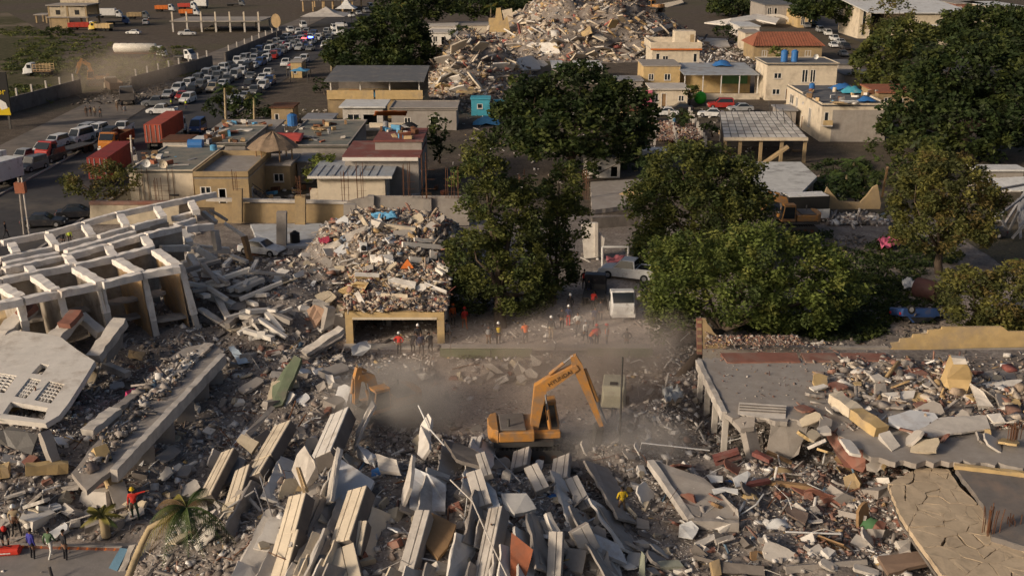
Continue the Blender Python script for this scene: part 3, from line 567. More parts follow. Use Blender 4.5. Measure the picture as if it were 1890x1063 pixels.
PAR = [('cream parapet strip nearest the fallen palm crown', (420, 830, 1.5), (380, 908, .5), .95, .7, 'cream', None),
       ('upper long cream parapet with yellowed end', (521, 780, 1.7), (487, 838, 1.2), 1.25, 1.0, 'cream', None),
       ('lower half of the long cream parapet above the palm', (487, 840, 1.15), (466, 874, .8), 1.1, 1.0, 'cream', None),
       ('short cream parapet piece stepping down beside the palm crown', (447, 862, 1.0), (428, 924, .3), 1.0, .9, 'cream', 'cream_dim'),
       ('white parapet box with dark side below the dusty excavator', (626, 758, 2.0), (594, 832, 1.2), 1.35, 1.3, 'plaster_white', 'concrete_dark'),
       ('tall cream parapet with a board on top, upper piece', (548, 912, 1.4), (530, 978, .9), 1.1, 1.0, 'cream', None),
       ('wide lower piece of the parapet under the boards', (531, 980, .95), (505, 1072, .1), 1.3, 1.0, 'cream', None),
       ('long cream parapet rising between the two brick filled gaps', (659, 900, 1.7), (629, 990, .9), 1.15, 1.1, 'cream', None),
       ('offset cream parapet step on the same row', (667, 960, 1.1), (655, 1018, .6), .6, .9, 'cream', None),
       ('cream parapet end block with yellow underside at the frame bottom', (626, 1010, .8), (640, 1075, .2), 1.4, 1.1, 'cream', 'yellow'),
       ('blue grey parapet strip beside the brown ceiling panel', (780, 940, 1.5), (744, 1070, .1), .75, 1.0, 'concrete_pale', None),
       ('second blue grey parapet strip along the long thin pipe', (914, 935, 1.5), (885, 1070, .1), .8, 1.0, 'concrete_pale', None),
       ('square grey cladding panel under the digger tracks', (962, 828, .9), (957, 858, .5), 1.1, .4, 'concrete_pale', None),
       ('square grey cladding panel with a horizontal joint, one further along', (1036, 841, .9), (1031, 880, .4), 1.1, .4, 'concrete_pale', None),
       ('leaning pair of cladding strips beside the white mattress', (979, 858, 1.2), (999, 898, .6), .8, .4, 'concrete_pale', None),
       ('long grey cladding strip pointing to the yellow jacket', (1054, 880, 1.0), (1080, 932, .3), .75, .5, 'concrete_pale', None),
       ('broad grey cladding panel above the pale blue floor', (1070, 974, 1.2), (1090, 1014, .5), 1.0, .6, 'concrete_pale', None),
       ('tall pinkish post like panel at the frame bottom', (1026, 980, 1.6), (1021, 1075, .1), .7, .5, 'concrete_pale', None),
       ('cladding panel standing behind the chained wall, lit top', (880, 805, 1.4), (872, 832, .9), .7, .4, 'concrete_pale', None),
       ('narrow cladding panel leaning under the orange digger', (886, 835, 1.3), (898, 872, .8), .55, .4, 'concrete_pale', None),
       ('pale cladding panel above the white bathroom floor', (874, 868, 1.3), (891, 926, .7), .85, .5, 'concrete_pale', None)]
for lab, a, b, w, h, m, e in PAR:
    hor = b[0] > a[0] or w < .8; h *= .68; b = (b[0] + (b[0] - a[0]) * .1, b[1] + (b[1] - a[1]) * .1, b[2])
    parapet(lab, a, b, w, h, m, up=(-.2, -.45, 1) if hor else (-.5, -.15, 1), side='concrete' if m == 'concrete_pale' else 'concrete_dark', nstrip=2 if hor else 3, end=e)
# ---- standing party walls and tiled floors of the fallen rooms
def room(label, wall, floor, m='concrete_pale', fm='tile_floor'):
    th = thing('fallen_room', label, 'room')
    if wall: slab('party_wall', None, wall, .16, m, parent=th, amp=.03)
    if floor: slab('tiled_floor', None, floor, .2, fm, parent=th, amp=.04)
    return th
room('room wall and white tiled floor with a dark crack beside the blue box', [(622, 824, 2.2), (628, 828, 2.2), (610, 924, 1.5), (598, 932, .3), (600, 920, .4)], [(630, 847, 1.0), (660, 866, .9), (691, 887, .7), (682, 908, .5), (677, 925, .4), (606, 925, .4)])
room('tall slim wall and broad white floor with long pipe across', [(760, 838, 2.4), (762, 842, 2.4), (756, 900, 1.6), (741, 938, .4), (740, 920, .7)], [(760, 860, 1.1), (790, 874, 1.0), (822, 894, .7), (822, 944, .3), (756, 936, .4)])
room('jagged wall blade with white floor beside the dusty excavator bucket', [(686, 738, 2.6), (692, 748, 2.3), (668, 790, 1.9), (650, 838, .5), (657, 795, 1.3)], [(658, 820, .9), (676, 828, .9), (694, 840, .7), (690, 856, .5), (658, 838, .5)])
room('white blade shaped wall beside the open dirt yard', [(790, 762, 2.4), (796, 772, 2.2), (792, 800, 1.6), (792, 828, .9), (780, 846, .3), (770, 838, .4), (774, 800, 1.4), (776, 784, 1.9)], None, 'plaster_white')
room('white floor slanting under the pale cladding panel', None, [(898, 888, 1.0), (915, 905, .9), (930, 950, .6), (948, 968, .4), (930, 962, .4), (890, 930, .5)])
room('pale blue tiled floor slab in the debris past the tall post', None, [(1097, 984, .7), (1140, 1003, .7), (1158, 1040, .4), (1130, 1030, .4), (1100, 1013, .5)])
room('brick red painted room wall at the frame bottom', [(944, 982, 1.7), (984, 1014, 1.5), (972, 1060, .5), (962, 1075, .2), (940, 1075, .2)], None, mat('brick_red_paint', (0.36, 0.12, 0.06), dirt=(0.2, 0.1, 0.07), dirt_amt=.4))
room('brown timber lined ceiling lying between grey parapets', None, [(795, 945, .9), (842, 968, .8), (825, 1010, .4), (808, 1030, .3), (782, 1000, .5)], fm='wood')
room('dusty brown ceiling panel beside the pinkish post', None, [(926, 960, .7), (944, 985, .6), (938, 1040, .3), (905, 1075, .2)], fm='concrete')
room('grey deck behind the tall slim wall, sloping to the yard', None, [(820, 812, 1.5), (850, 818, 1.4), (893, 838, 1.2), (890, 862, .8), (842, 846, .9)], fm='concrete_dark')
room('beige fallen ceiling near the blue box', None, [(692, 836, 1.0), (732, 848, .9), (738, 872, .6), (700, 868, .6)], fm='concrete_pale')
rw = random.Random(5)                     # thin walls standing on edge, fanned in rows as the storeys slid
for i in range(46):
    x = rw.uniform(400, 1110); y = rw.uniform(800, 1045) + max(0, 470 - x) * .3; sl = -.6 + .30 * (x - 400) / 340 if x < 780 else -.22 + .9 * max(0, x - 880) / 220; L_ = rw.uniform(50, 125); a, b = (x, y), (x + sl * L_, y + L_); hgt = rw.uniform(.5, 1.0); o_ = rw.uniform(18, 48)
    mm = rw.choice(('concrete_pale', 'plaster_white', 'concrete_pale', 'cream', 'concrete')) if x < 820 else rw.choice(('concrete_pale', 'concrete', 'plaster_white'))
    ky = ('cream yellow' if mm == 'cream' else 'white' if mm == 'plaster_white' else 'pale grey' if mm == 'concrete_pale' else 'grey', 'long' if L_ > 85 else 'short', 'palm crown' if x < 480 else 'white parapet box' if x < 640 else 'broad white floor' if x < 800 else 'pale cladding panel' if x < 940 else 'square cladding panels')
    slab('edge_wall', f'{ky[1]} thin {ky[0]} wall tipped over near the {ky[2]}', [(a[0], a[1], hgt + .25), (b[0], b[1], hgt - .1), (b[0] + o_ * rw.uniform(.7, 1.2), b[1] + 12, .02), (a[0] + o_, a[1] + 16, .1)], rw.uniform(.08, .14), mm, 'wall', amp=.07, group='thin walls tipped over in fanned rows')
SL = [('loose_slab', 'curved striped cladding sheet leaning behind the boards', [(548, 838, 1.7), (562, 822, 2.1), (580, 850, 1.7), (586, 880, .7), (560, 905, .3), (538, 868, .9)], .15, 'concrete_pale'),
      ('mattress', 'white mattress with dark blue stain beside cladding strips', [(925, 910, .8), (972, 910, .9), (990, 938, .6), (950, 948, .5), (932, 940, .5)], .25, mat('mattress', (0.62, 0.60, 0.56), rough=.9)),
      ('loose_slab', 'white edged slab tip rising below the mattress', [(1008, 946, 1.2), (1016, 944, 1.2), (1034, 978, .6), (1040, 1000, .3), (1022, 984, .6)], .25, 'plaster_white'),
      ('loose_slab', 'grey wedge at the frame bottom beside the post', [(1122, 1016, 1.0), (1130, 1050, .6), (1128, 1070, .2), (1100, 1070, .2), (1106, 1048, .5)], .25, 'concrete'),
      ('loose_slab', 'greenish thin slab standing upright at the frame bottom', [(1184, 1016, 1.3), (1190, 1024, 1.2), (1190, 1070, .1), (1179, 1070, .1), (1180, 1034, .9)], .12, mat('green_grey', (0.27, 0.29, 0.23))),
      ('loose_slab', 'white plasterboard with a bend near the red beams', [(1304, 876, .5), (1334, 878, .6), (1334, 888, .5), (1312, 890, .4)], .05, 'metal_white'),
      ('loose_slab', 'white plasterboard pair beside a blue scrap', [(1352, 882, .6), (1380, 868, .7), (1386, 874, .6), (1376, 894, .4), (1358, 898, .4)], .05, 'metal_white'),
      ('loose_slab', 'torn white plasterboard over a dark gap', [(1314, 902, .5), (1336, 898, .5), (1362, 902, .5), (1362, 912, .4), (1340, 906, .4), (1318, 912, .4)], .04, 'metal_white'),
      ('loose_slab', 'white plastic chair remains tangled on brown dust', [(1254, 968, .5), (1276, 960, .6), (1290, 974, .4), (1278, 994, .3), (1252, 990, .3)], .05, 'metal_white'),
      ('loose_slab', 'pair of grey planks of concrete below the plastic chair', [(1282, 1000, .5), (1318, 984, .5), (1320, 994, .4), (1288, 1012, .3)], .2, 'concrete_pale'),
      ('loose_slab', 'grey stepped plank end beside the pair of planks', [(1320, 994, .5), (1352, 986, .5), (1357, 994, .4), (1324, 1004, .3)], .2, 'concrete'),
      ('loose_slab', 'long dark roof edge lying near the frame bottom', [(1330, 1035, .6), (1410, 1044, .6), (1412, 1062, .3), (1328, 1056, .3)], .35, 'concrete_dark'),
      ('loose_slab', 'beige rounded slab end beside the dark roof edge', [(1312, 1036, .7), (1328, 1030, .8), (1332, 1060, .3), (1318, 1066, .2)], .3, 'ochre'),
      ('loose_slab', 'greenish flat stone slab in the middle of the brown debris', [(1208, 1036, .4), (1252, 1032, .4), (1262, 1044, .3), (1222, 1046, .3)], .2, mat('green_grey2', (0.30, 0.31, 0.25))),
      ('loose_slab', 'brown flat door leaf lying by the white pole', [(1450, 930, .4), (1492, 946, .4), (1486, 966, .3), (1452, 946, .3)], .1, mat('brown_leaf', (0.16, 0.12, 0.10))),
      ('loose_slab', 'pale flat stone at the foot of the cracked slab', [(1654, 998, .6), (1688, 994, .6), (1690, 1012, .4), (1668, 1020, .3)], .25, 'concrete_pale'),
      ('loose_slab', 'long dusty kerb like slab along the cracked slab foot', [(1546, 940, .5), (1600, 952, .5), (1598, 962, .3), (1548, 950, .3)], .3, 'concrete'),
      ('loose_slab', 'slanted brown slab under the cracked slab', [(1620, 1025, .5), (1712, 1015, .9), (1728, 1034, .8), (1640, 1058, .2)], .25, mat('brown_slab', (0.20, 0.14, 0.105))),
      ('loose_slab', 'long grey lintel across the frame bottom', [(1450, 1045, .4), (1600, 1032, .4), (1602, 1042, .2), (1452, 1060, .1)], .3, 'concrete'),
      ('loose_slab', 'white tip of broken concrete below the grassy verge', [(978, 653, 1.3), (1000, 668, .8), (996, 674, .5), (984, 676, .4)], .2, 'plaster_white'),
      ('loose_slab', 'large pale boulder of concrete below the grassy verge', [(948, 682, .9), (956, 670, 1.2), (970, 682, .9), (964, 690, .5), (950, 690, .5)], .6, 'concrete_pale'),
      ('loose_slab', 'second pale boulder beside the grassy verge pile', [(968, 684, .9), (980, 680, 1.0), (993, 690, .7), (990, 698, .4), (972, 696, .4)], .6, 'concrete_pale'),
      ('loose_slab', 'third pale boulder lowest of the verge pile', [(953, 694, .6), (966, 690, .7), (972, 700, .4), (960, 707, .2)], .5, 'concrete_pale'),
      ('loose_slab', 'beige plank of plaster sliding off the verge', [(892, 672, .7), (906, 670, .8), (930, 688, .4), (918, 690, .3)], .15, 'concrete_pale'),
      ('loose_slab', 'white square of plaster on the slope by the green wall', [(600, 690, .4), (614, 692, .5), (618, 708, .3), (605, 710, .3)], .08, 'plaster_white'),
      ('loose_slab', 'dusty slab leaning up among grey lumps by the green wall', [(582, 712, .7), (598, 702, .9), (602, 714, .6), (588, 724, .3)], .15, 'concrete'),
      ('loose_slab', 'white plaster lump beside the rear excavator', [(770, 690, .6), (786, 688, .7), (796, 696, .4), (780, 702, .3)], .25, 'plaster_white'),
      ('loose_slab', 'dusty beam top running out of the slope toward the parapets', [(454, 798, 1.3), (500, 748, 1.9), (508, 752, 1.8), (462, 806, 1.0)], .4, 'concrete'),
      ('loose_slab', 'short cream slab wedged beside the long cream parapet', [(436, 812, 1.2), (446, 800, 1.5), (478, 815, 1.2), (464, 836, .7)], .35, 'cream_dim'),
      ('loose_slab', 'grey room floor with dark void behind the palm', [(414, 830, 1.0), (454, 848, .9), (436, 880, .5), (398, 905, .3)], .2, 'concrete'),
      ('loose_slab', 'dark grey tiled patch right of the boards', [(555, 1030, .8), (600, 1022, .8), (600, 1070, .2), (548, 1070, .2)], .2, 'roofgrey')]
for nm, lab, pts, t, m in SL: slab(nm, lab, pts, t, m, 'mattress' if nm == 'mattress' else 'slab')
# ---- the garage that still stands, its fallen upper floor on top
gar = thing('garage', 'yellow fronted garage with a wide dark opening under a rubble heap', 'garage')
gx0, gx1, gy0, gy1 = -12.55, -5.1, 76.6, 84.2
MB().bb(gx0, gx0 + .55, gy0, gy0 + .5, 0, 2.15).build('pillar', M['yellow'], gar); MB().bb(gx1 - .55, gx1, gy0, gy0 + .5, 0, 2.15).build('pillar', M['yellow'], gar)
MB().bb(gx0 + .002, gx1 - .002, gy0 - .05, gy0 + .55, 2.15, 2.7).build('lintel', M['yellow'], gar)
MB().bb(gx0 + .55, gx1 - .55, gy0 - .08, gy0 - .05, 2.12, 2.3).build('lintel_trim', M['cream'], gar)
MB().bb(gx0, gx0 + .2, gy0 + .5, gy1, 0, 2.3).build('side_wall', M['concrete_pale'], gar); MB().bb(gx1 - .2, gx1, gy0 + .5, gy1, 0, 2.3).build('side_wall', M['concrete_pale'], gar)
MB().bb(gx0, gx1, gy1, gy1 + .2, 0, 2.3).build('back_wall', M['concrete_pale'], gar); MB().bb(gx0 + .003, gx1 - .003, gy0 + .55, gy1 + .19, 2.3, 2.68).build('roof_slab', M['concrete'], gar)
MB().bb(gx0 + 2.6, gx0 + 3.0, gy0 + 4, gy0 + 4.4, 0, 2.3).build('inner_column', M['concrete'], gar); MB().bb(gx0 - .1, gx1 + .3, gy0 - 1.0, gy0 - .1, .05, .22).build('doorstep', M['concrete_pale'], gar)
gh = field('fallen_storey', -12.6, -5.0, 76.8, 85.0, .3, lambda x, y: np.where((x < -12.4) | (x > -5.2) | (y < 77) | (y > 84.8), 2.5, gtop(x, y)), rub_mat); tag(gh, 'crushed upper storey heaped on the garage roof', 'rubble')
pieces('top', sample(3800, -12.7, -4.9, 76.6, 85.5, lambda x, y: 1 + 0 * x), gtop, .08, .55, 'warm'); pieces('top', sample(700, -12.7, -4.9, 76.6, 80, lambda x, y: 1 + 0 * x), gtop, .08, .4, 'brick')
flush('top', 'rubble', 'splinters and broken plaster over the garage roof')
HEAP = [('pinkish wall chunk with white cap at the heap crest', [(635, 433, .6), (676, 416, .7), (679, 428, .1), (641, 447, .1)], .5, 'concrete_pale'), ('white capped wall chunk below the maroon cloth', [(593, 457, .7), (624, 444, .8), (631, 452, .2), (600, 468, .1)], .5, 'concrete_pale'),
        ('white block with orange underside in the heap middle', [(682, 470, .6), (725, 470, .6), (727, 484, .3), (684, 484, .3)], .4, 'plaster_white'), ('long grooved white beam near the heap top', [(744, 446, .7), (821, 452, .7), (821, 461, .4), (744, 456, .4)], .35, 'plaster_white'),
        ('white slab behind the orange triangle', [(756, 473, .5), (792, 476, .5), (790, 487, .2), (758, 484, .2)], .3, 'plaster_white'), ('orange triangular plaster shard on the heap', [(752, 478, .9), (764, 495, .3), (739, 496, .3)], .15, 'orange'),
        ('white beam with ochre face above the garage, west piece', [(655, 502, .5), (700, 504, .5), (700, 512, .3), (655, 510, .3)], .45, 'plaster_white'), ('long white slab with ochre edge above the garage middle', [(715, 509, .6), (768, 520, .6), (766, 530, .4), (716, 519, .4)], .45, 'plaster_white'),
        ('thin white lintel sloping to the tree at the heap edge', [(783, 520, .6), (824, 536, .5), (824, 542, .3), (783, 528, .4)], .25, 'plaster_white'), ('flat cream slab low above the garage lintel', [(703, 541, .4), (752, 543, .4), (752, 550, .2), (703, 547, .2)], .2, 'cream'),
        ('white pointed shard standing above the garage', [(654, 541, .8), (662, 538, .9), (674, 560, .2), (662, 558, .2)], .1, 'plaster_white'), ('cream slab standing on edge at the crest', [(660, 399, 1.1), (669, 399, 1.1), (680, 417, .2), (671, 416, .2)], .2, 'cream'),
        ('pale cube of masonry at the crest beside the blue tarp', [(685, 405, .8), (703, 410, .8), (697, 420, .3), (684, 414, .3)], .5, 'concrete_pale'), ('cream slab with ochre end along the crest', [(709, 413, .7), (767, 421, .6), (764, 431, .2), (720, 425, .2)], .3, 'cream'),
        ('white slab pair along the tree side of the crest', [(765, 439, .6), (821, 444, .6), (820, 450, .3), (766, 446, .3)], .25, 'plaster_white'), ('white cube standing beside the tree', [(795, 461, .8), (808, 466, .8), (806, 479, .3), (794, 477, .3)], .4, 'plaster_white'),
        ('white plate at the foot of the heap by the yard', [(541, 506, .5), (560, 498, .6), (562, 508, .3), (545, 514, .3)], .1, 'plaster_white'), ('ochre wall face with white block above the garage', [(622, 538, .7), (655, 524, .8), (676, 526, .6), (668, 540, .3), (640, 548, .2)], .3, 'yellow'),
        ('white bar leaning over the dark hollow by the tree', [(806, 488, .6), (826, 498, .6), (826, 504, .3), (808, 494, .3)], .25, 'plaster_white'), ('white bar below the leaning one by the tree', [(803, 494, .4), (818, 505, .4), (816, 509, .2), (803, 500, .2)], .25, 'plaster_white')]
for lab, pts, t, m in HEAP: slab('heap_block', lab, pts, t, m, 'block')
for lab, pts, m in (('ochre side face of the white beam over the garage', [(656, 511, .35), (700, 513, .35), (700, 519, 0), (656, 516, 0)], 'yellow'), ('ochre edge of the long white slab over the garage', [(716, 520, .35), (766, 531, .35), (766, 537, 0), (718, 526, 0)], 'yellow')):
    slab('plaster_face', lab, pts, .06, m, 'plaster')
wm = thing('washing_machine', 'white washing machine with round dark door thrown on the heap', 'washing machine', GP(671, 464, .2), R(12))
box_part('cabinet', M['white'], wm, (0, 0, .35), (.62, .6, .85), Euler((R(-25), 0, 0)).to_matrix(), .03); MB().cyl((0, -.46, .32), (0, -.22, .42), .22, 14).build('door', M['black'], wm); MB().cyl((0, -.49, .30), (0, -.44, .32), .15, 14).build('door_glass', M['glass'], wm)
def cloth(name, label, pts, m, cat='tarpaulin', amp=.3, rel=True):
    q = [GP(*p) if rel else P(*p) for p in pts]; n = 9; mb = MB()
    for i in range(n):
        for j in range(n):
            u, v = i / (n - 1), j / (n - 1); p = q[0].lerp(q[1], u).lerp(q[3].lerp(q[2], u), v); mb.v.append((p.x + random.uniform(-.05, .05), p.y, p.z + random.uniform(0, amp)))
    mb.f = [(i * n + j, (i + 1) * n + j, (i + 1) * n + j + 1, i * n + j + 1) for i in range(n - 1) for j in range(n - 1)]; mb.m = [0] * len(mb.f)
    o = mb.build(name, m, smooth=True); so = o.modifiers.new('thick', 'SOLIDIFY'); so.thickness = .02; return tag(o, label, cat)
cloth('tarpaulin', 'light blue tarpaulin crumpled at the heap crest', [(684, 397, .6), (728, 394, .9), (734, 406, .5), (690, 407, .4)], M['tarp_blue'])
cloth('tarpaulin', 'maroon cloth scrap beside the capped wall chunk', [(587, 444, .5), (606, 440, .7), (612, 448, .4), (592, 452, .3)], mat('maroon_cloth', (0.25, 0.03, 0.06)), 'cloth')
cloth('tarpaulin', 'silvery plastic sheet crumpled by the trailer', [(1222, 724, .5), (1252, 720, .9), (1262, 742, .5), (1228, 748, .3)], mat('silver_sheet', (0.42, 0.44, 0.44), rough=.35), 'plastic sheet', .6)
cloth('tarpaulin', 'pink and white cloth heaped beside the small tree', [(1618, 446, .4), (1650, 440, .6), (1662, 456, .3), (1628, 462, .3)], mat('pink_tarp', (0.60, 0.13, 0.22)), 'cloth', .5)
cloth('tarpaulin', 'dusty rose sheet spread over the broken lane wall', [(1118, 478, .4), (1155, 474, .6), (1158, 488, .4), (1122, 494, .3)], mat('rose_sheet', (0.36, 0.12, 0.14)), 'cloth', .3)
# ---- roof on columns and what fell on it
rf = thing('concrete_canopy', 'flat concrete roof on slim columns with a broken front edge', 'roof')
ZR = 3.0
slab_mesh([P(x, y, ZR) for x, y in [(1288, 660), (1400, 662), (1640, 668), (1700, 676), (1930, 690), (1930, 862), (1760, 852), (1640, 850), (1600, 838), (1560, 812), (1520, 782), (1470, 774), (1440, 777), (1365, 763), (1352, 771), (1338, 758)]], .3, True, .3).build('deck', M['concrete'], rf)
beam('edge_beam', None, (1289, 663, ZR + .09), (1337, 760, ZR + .09), .34, .55, 'concrete_pale', rel=False, parent=rf)
for x, y in ((1291, 667), (1304, 690), (1318, 720), (1336, 755), (1470, 668), (1640, 676)):
    q = P(x, y, ZR); MB().bb(q.x, q.x + .32, q.y - .1, q.y + .22, 0, ZR - .31).build('column', M['concrete_pale'], rf)
q = P(1352, 768, ZR); MB().prism([q + Vector(v) for v in ((-.2, 0, 0), (1.3, -.1, 0), (1.2, -.5, -.4), (.4, -.6, -.5))], (0, 0, -.3)).build('torn_edge', M['concrete'], rf)
MB().beam(q + Vector((.8, 0, -.3)), (q.x + 1.4, q.y - 1.0, .1), .8, .5).build('fallen_column', M['concrete'], rf)
slab('cladding_sheet', 'grey ribbed cladding board lying on the roof front edge', [(1364, 742, ZR + .25), (1452, 748, ZR + .25), (1450, 772, ZR + .02), (1420, 773, ZR - .02), (1362, 764, ZR + .02)], .12, 'concrete_pale', 'board', rel=False, amp=.02)
for k in range(3): beam('rib', None, (1365, 746 + 5 * k, ZR + .25 - .05 * k), (1450, 751 + 5 * k, ZR + .27 - .05 * k), .07, .05, 'concrete_dark', rel=False, parent=rf)
for i, (lab, pts) in enumerate((('red brick panel toppled along the roof back, west piece', [(1330, 651), (1470, 650), (1478, 667), (1342, 668)]), ('red brick panel toppled along the roof back, middle piece', [(1479, 651), (1540, 651), (1552, 666), (1488, 667)]), ('red brick panel toppled along the roof back, east piece', [(1551, 651), (1632, 651), (1646, 665), (1563, 666)]))):
    slab('toppled_brickwork', lab, [(x, y, ZR + .1) for x, y in pts], .25, 'brick', 'brick panel', rel=False)
def rtop(x, y): return ZR + .02 + .45 * sstep(20, 25, x) * sstep(67.0, 64.5, y) * np.clip(fbm(x * .5, y * .5, 3) * 1.6 + .3, 0, 1)
rh = field('fallen_masonry', 19.5, 36, 56.2, 68.5, .35, lambda x, y: np.where((x < 20) | (y > 68), ZR - .1, rtop(x, y) - .06), rub_mat); tag(rh, 'broken masonry banked up over the flat roof', 'rubble')
rd_ = lambda x, y: (.12 + .88 * sstep(18, 23, x)) * sstep(68.0, 65.5, y) * np.clip(fbm(x * .35 + 5, y * .5, 3) * 4 + .55, .06, 1)
pieces('rt', sample(9000, 17, 36, 55.8, 69.5, rd_), rtop, .04, .40, 'brick'); pieces('rt', sample(9500, 18, 36, 56, 68, rd_), rtop, .05, .8, 'grey'); pieces('rt', sample(2600, 20, 36, 56, 66, rd_), rtop, .12, .9, 'warm'); pieces('rt', sample(1800, 13, 22, 60, 69.5, lambda x, y: .15 + .8 * sstep(66, 69, y)), rtop, .03, .18, 'brick')
pieces('rt', sample(900, 13.4, 20, 69.2, 71.0, lambda x, y: 1 + 0 * x), lambda x, y: ZR - .05 + 0 * x, .05, .3, 'brick')
flush('rt', 'rubble', 'brick crumbs and plaster scattered over the flat roof')
slab('hanging_slab', 'torn slab hanging from the roof edge beside the dark void', [(1422, 778, 2.9), (1494, 777, 2.9), (1474, 838, .9), (1446, 858, .2), (1416, 850, .3)], .22, 'concrete', 'slab', rel=False, amp=.08)  # torn slab added on the sun side, shaped to shade the void
slab('hanging_slab', 'broken masonry apron sloping down from the roof over the void', [(1515, 784, 2.95), (1560, 812, 2.95), (1600, 840, 2.9), (1592, 872, 1.6), (1560, 862, 1.7), (1528, 812, 2.4)], .3, 'brick', 'slab', rel=False, amp=.1)
zr = ZR + .35
for nm, lab, pts, t, m in (
    ('masonry_block', 'tall yellow painted masonry block standing on the roof debris', [(1760, 668, zr + 2.1), (1784, 671, zr + 2.1), (1795, 690, zr + 1.3), (1792, 722, zr), (1770, 730, zr), (1742, 712, zr + .3)], .9, 'yellow'),
    ('masonry_block', 'jagged grey top of the yellow masonry block', [(1757, 660, zr + 2.4), (1782, 662, zr + 2.4), (1786, 672, zr + 2.1), (1760, 672, zr + 2.0)], .6, 'concrete_pale'),
    ('loose_slab', 'white plate with orange brick edge on the roof', [(1628, 725, zr + .2), (1690, 720, zr + .2), (1686, 734, zr), (1648, 738, zr)], .22, 'plaster_white'),
    ('loose_slab', 'blue white tiled bathroom floor on the roof debris', [(1640, 768, zr + .1), (1680, 756, zr + .2), (1725, 762, zr + .2), (1740, 782, zr), (1690, 800, zr), (1640, 780, zr)], .15, 'tile_floor'),
    ('loose_slab', 'grey ceiling sheet beside the tiled bathroom floor', [(1690, 796, zr), (1735, 770, zr + .2), (1820, 766, zr + .2), (1828, 790, zr), (1720, 806, zr - .1)], .12, 'concrete_pale'),
    ('loose_slab', 'white flat square of plaster near the roof edge', [(1493, 714, zr), (1520, 708, zr + .1), (1529, 712, zr + .1), (1502, 720, zr)], .1, 'plaster_white'),
    ('loose_slab', 'grey upright plate beside the white plate', [(1616, 708, zr + .6), (1634, 706, zr + .6), (1638, 728, zr), (1616, 732, zr)], .2, 'concrete'),
    ('loose_slab', 'long pale board fallen behind the yellow block', [(1796, 708, zr + .2), (1886, 700, zr + .2), (1888, 710, zr), (1806, 718, zr)], .1, 'plaster_white'),
    ('loose_slab', 'grey slab leaning against the foot of the yellow block', [(1790, 706, zr + .8), (1815, 722, zr + .6), (1834, 750, zr), (1806, 748, zr)], .3, 'concrete_pale'),
    ('loose_slab', 'white square stone at the roof debris, by the rusty bars', [(1822, 764, zr + .3), (1846, 762, zr + .3), (1856, 778, zr + .1), (1836, 782, zr)], .25, 'plaster_white'),
    ('loose_slab', 'pale pair of plaster pieces above the yellow beam', [(1594, 682, zr + .1), (1618, 686, zr + .1), (1640, 700, zr), (1615, 702, zr)], .2, 'concrete_pale'),
    ('loose_slab', 'thin grey plank fallen behind the roof debris', [(1662, 668, ZR + .4), (1672, 664, ZR + .5), (1695, 676, ZR + .3), (1685, 680, ZR + .2)], .2, 'concrete'),
    ('loose_slab', 'yellow rimmed slab broken over the dark void', [(1626, 860, 2.4), (1650, 830, 3.0), (1656, 836, 3.0), (1632, 866, 2.2)], .2, 'yellow'),
    ('loose_slab', 'grey block lying at the broken roof corner', [(1622, 800, zr), (1642, 794, zr + .1), (1662, 822, zr - .2), (1646, 832, zr - .3)], .5, 'concrete_pale'),
    ('loose_slab', 'rounded yellow lump at the corner of the cracked slab', [(1556, 880, 1.6), (1576, 872, 1.9), (1588, 892, 1.5), (1584, 908, 1.0), (1560, 900, 1.1)], .7, 'ochre'),
    ('loose_slab', 'grey lump below the rounded yellow lump', [(1590, 902, 1.4), (1612, 898, 1.5), (1614, 920, 1.0), (1598, 930, .8)], .6, 'concrete'),
    ('loose_slab', 'flat grey slab bridging to the cracked slab', [(1598, 856, 2.4), (1630, 844, 2.7), (1640, 852, 2.6), (1618, 872, 2.0), (1600, 868, 2.0)], .3, 'concrete')):
    slab(nm, lab, pts, t, m, 'masonry' if nm == 'masonry_block' else 'slab', rel=False)
beam('broken_beam', 'thick yellow plastered beam fallen on the roof, upper half', (1541, 724, zr + .5), (1580, 752, zr + .4), .9, .6, 'cream', rel=False); beam('broken_beam', 'thick yellow plastered beam fallen on the roof, lower half', (1582, 754, zr + .4), (1628, 788, zr + .2), .9, .6, 'yellow', rel=False)
beam('coping', 'yellow coping strip along the edge of the dark slab', (1762, 856, 2.95), (1900, 872, 2.95), .3, .25, 'yellow', 'coping', rel=False)
slab('lower_roof', 'dark weathered roof slab beyond the cracked slab', [(1764, 864, 2.72), (1900, 878, 2.72), (1900, 1010, 2.5), (1830, 990, 2.5), (1815, 930, 2.6)], .3, mat('weathered_roof', (0.17, 0.155, 0.145), dirt=(.26, .2, .16), dirt_amt=.5), 'roof', rel=False, down=True)
# cracked slab: one object, its pieces apart
def clip(poly, a, b, c):                  # keep a*x+b*y<=c
    out = []
    for i in range(len(poly)):
        p, q = poly[i], poly[(i + 1) % len(poly)]; dp, dq = a * p[0] + b * p[1] - c, a * q[0] + b * q[1] - c
        if dp <= 0: out.append(p)
        if dp * dq < 0: t = dp / (dp - dq); out.append((p[0] + t * (q[0] - p[0]), p[1] + t * (q[1] - p[1])))
    return out
crk = thing('cracked_slab', 'large yellowish slab split by a web of cracks', 'slab')
crm = mat('cracked_yellow', (0.54, 0.43, 0.30), var=.3, dirt=(0.30, 0.235, 0.165), dirt_amt=.4, dirt_scale=.6)
cz = lambda y: 2.75 - (y - 852) * .0022
cpoly = [(v.x, v.y) for v in (P(x, y, cz(y)) for x, y in [(1640, 884), (1700, 854), (1752, 858), (1772, 890), (1814, 930), (1834, 988), (1920, 1012), (1920, 1100), (1770, 1100), (1704, 1004), (1662, 942)])]
rs = random.Random(3); bx = [min(p[0] for p in cpoly), max(p[0] for p in cpoly), min(p[1] for p in cpoly), max(p[1] for p in cpoly)]
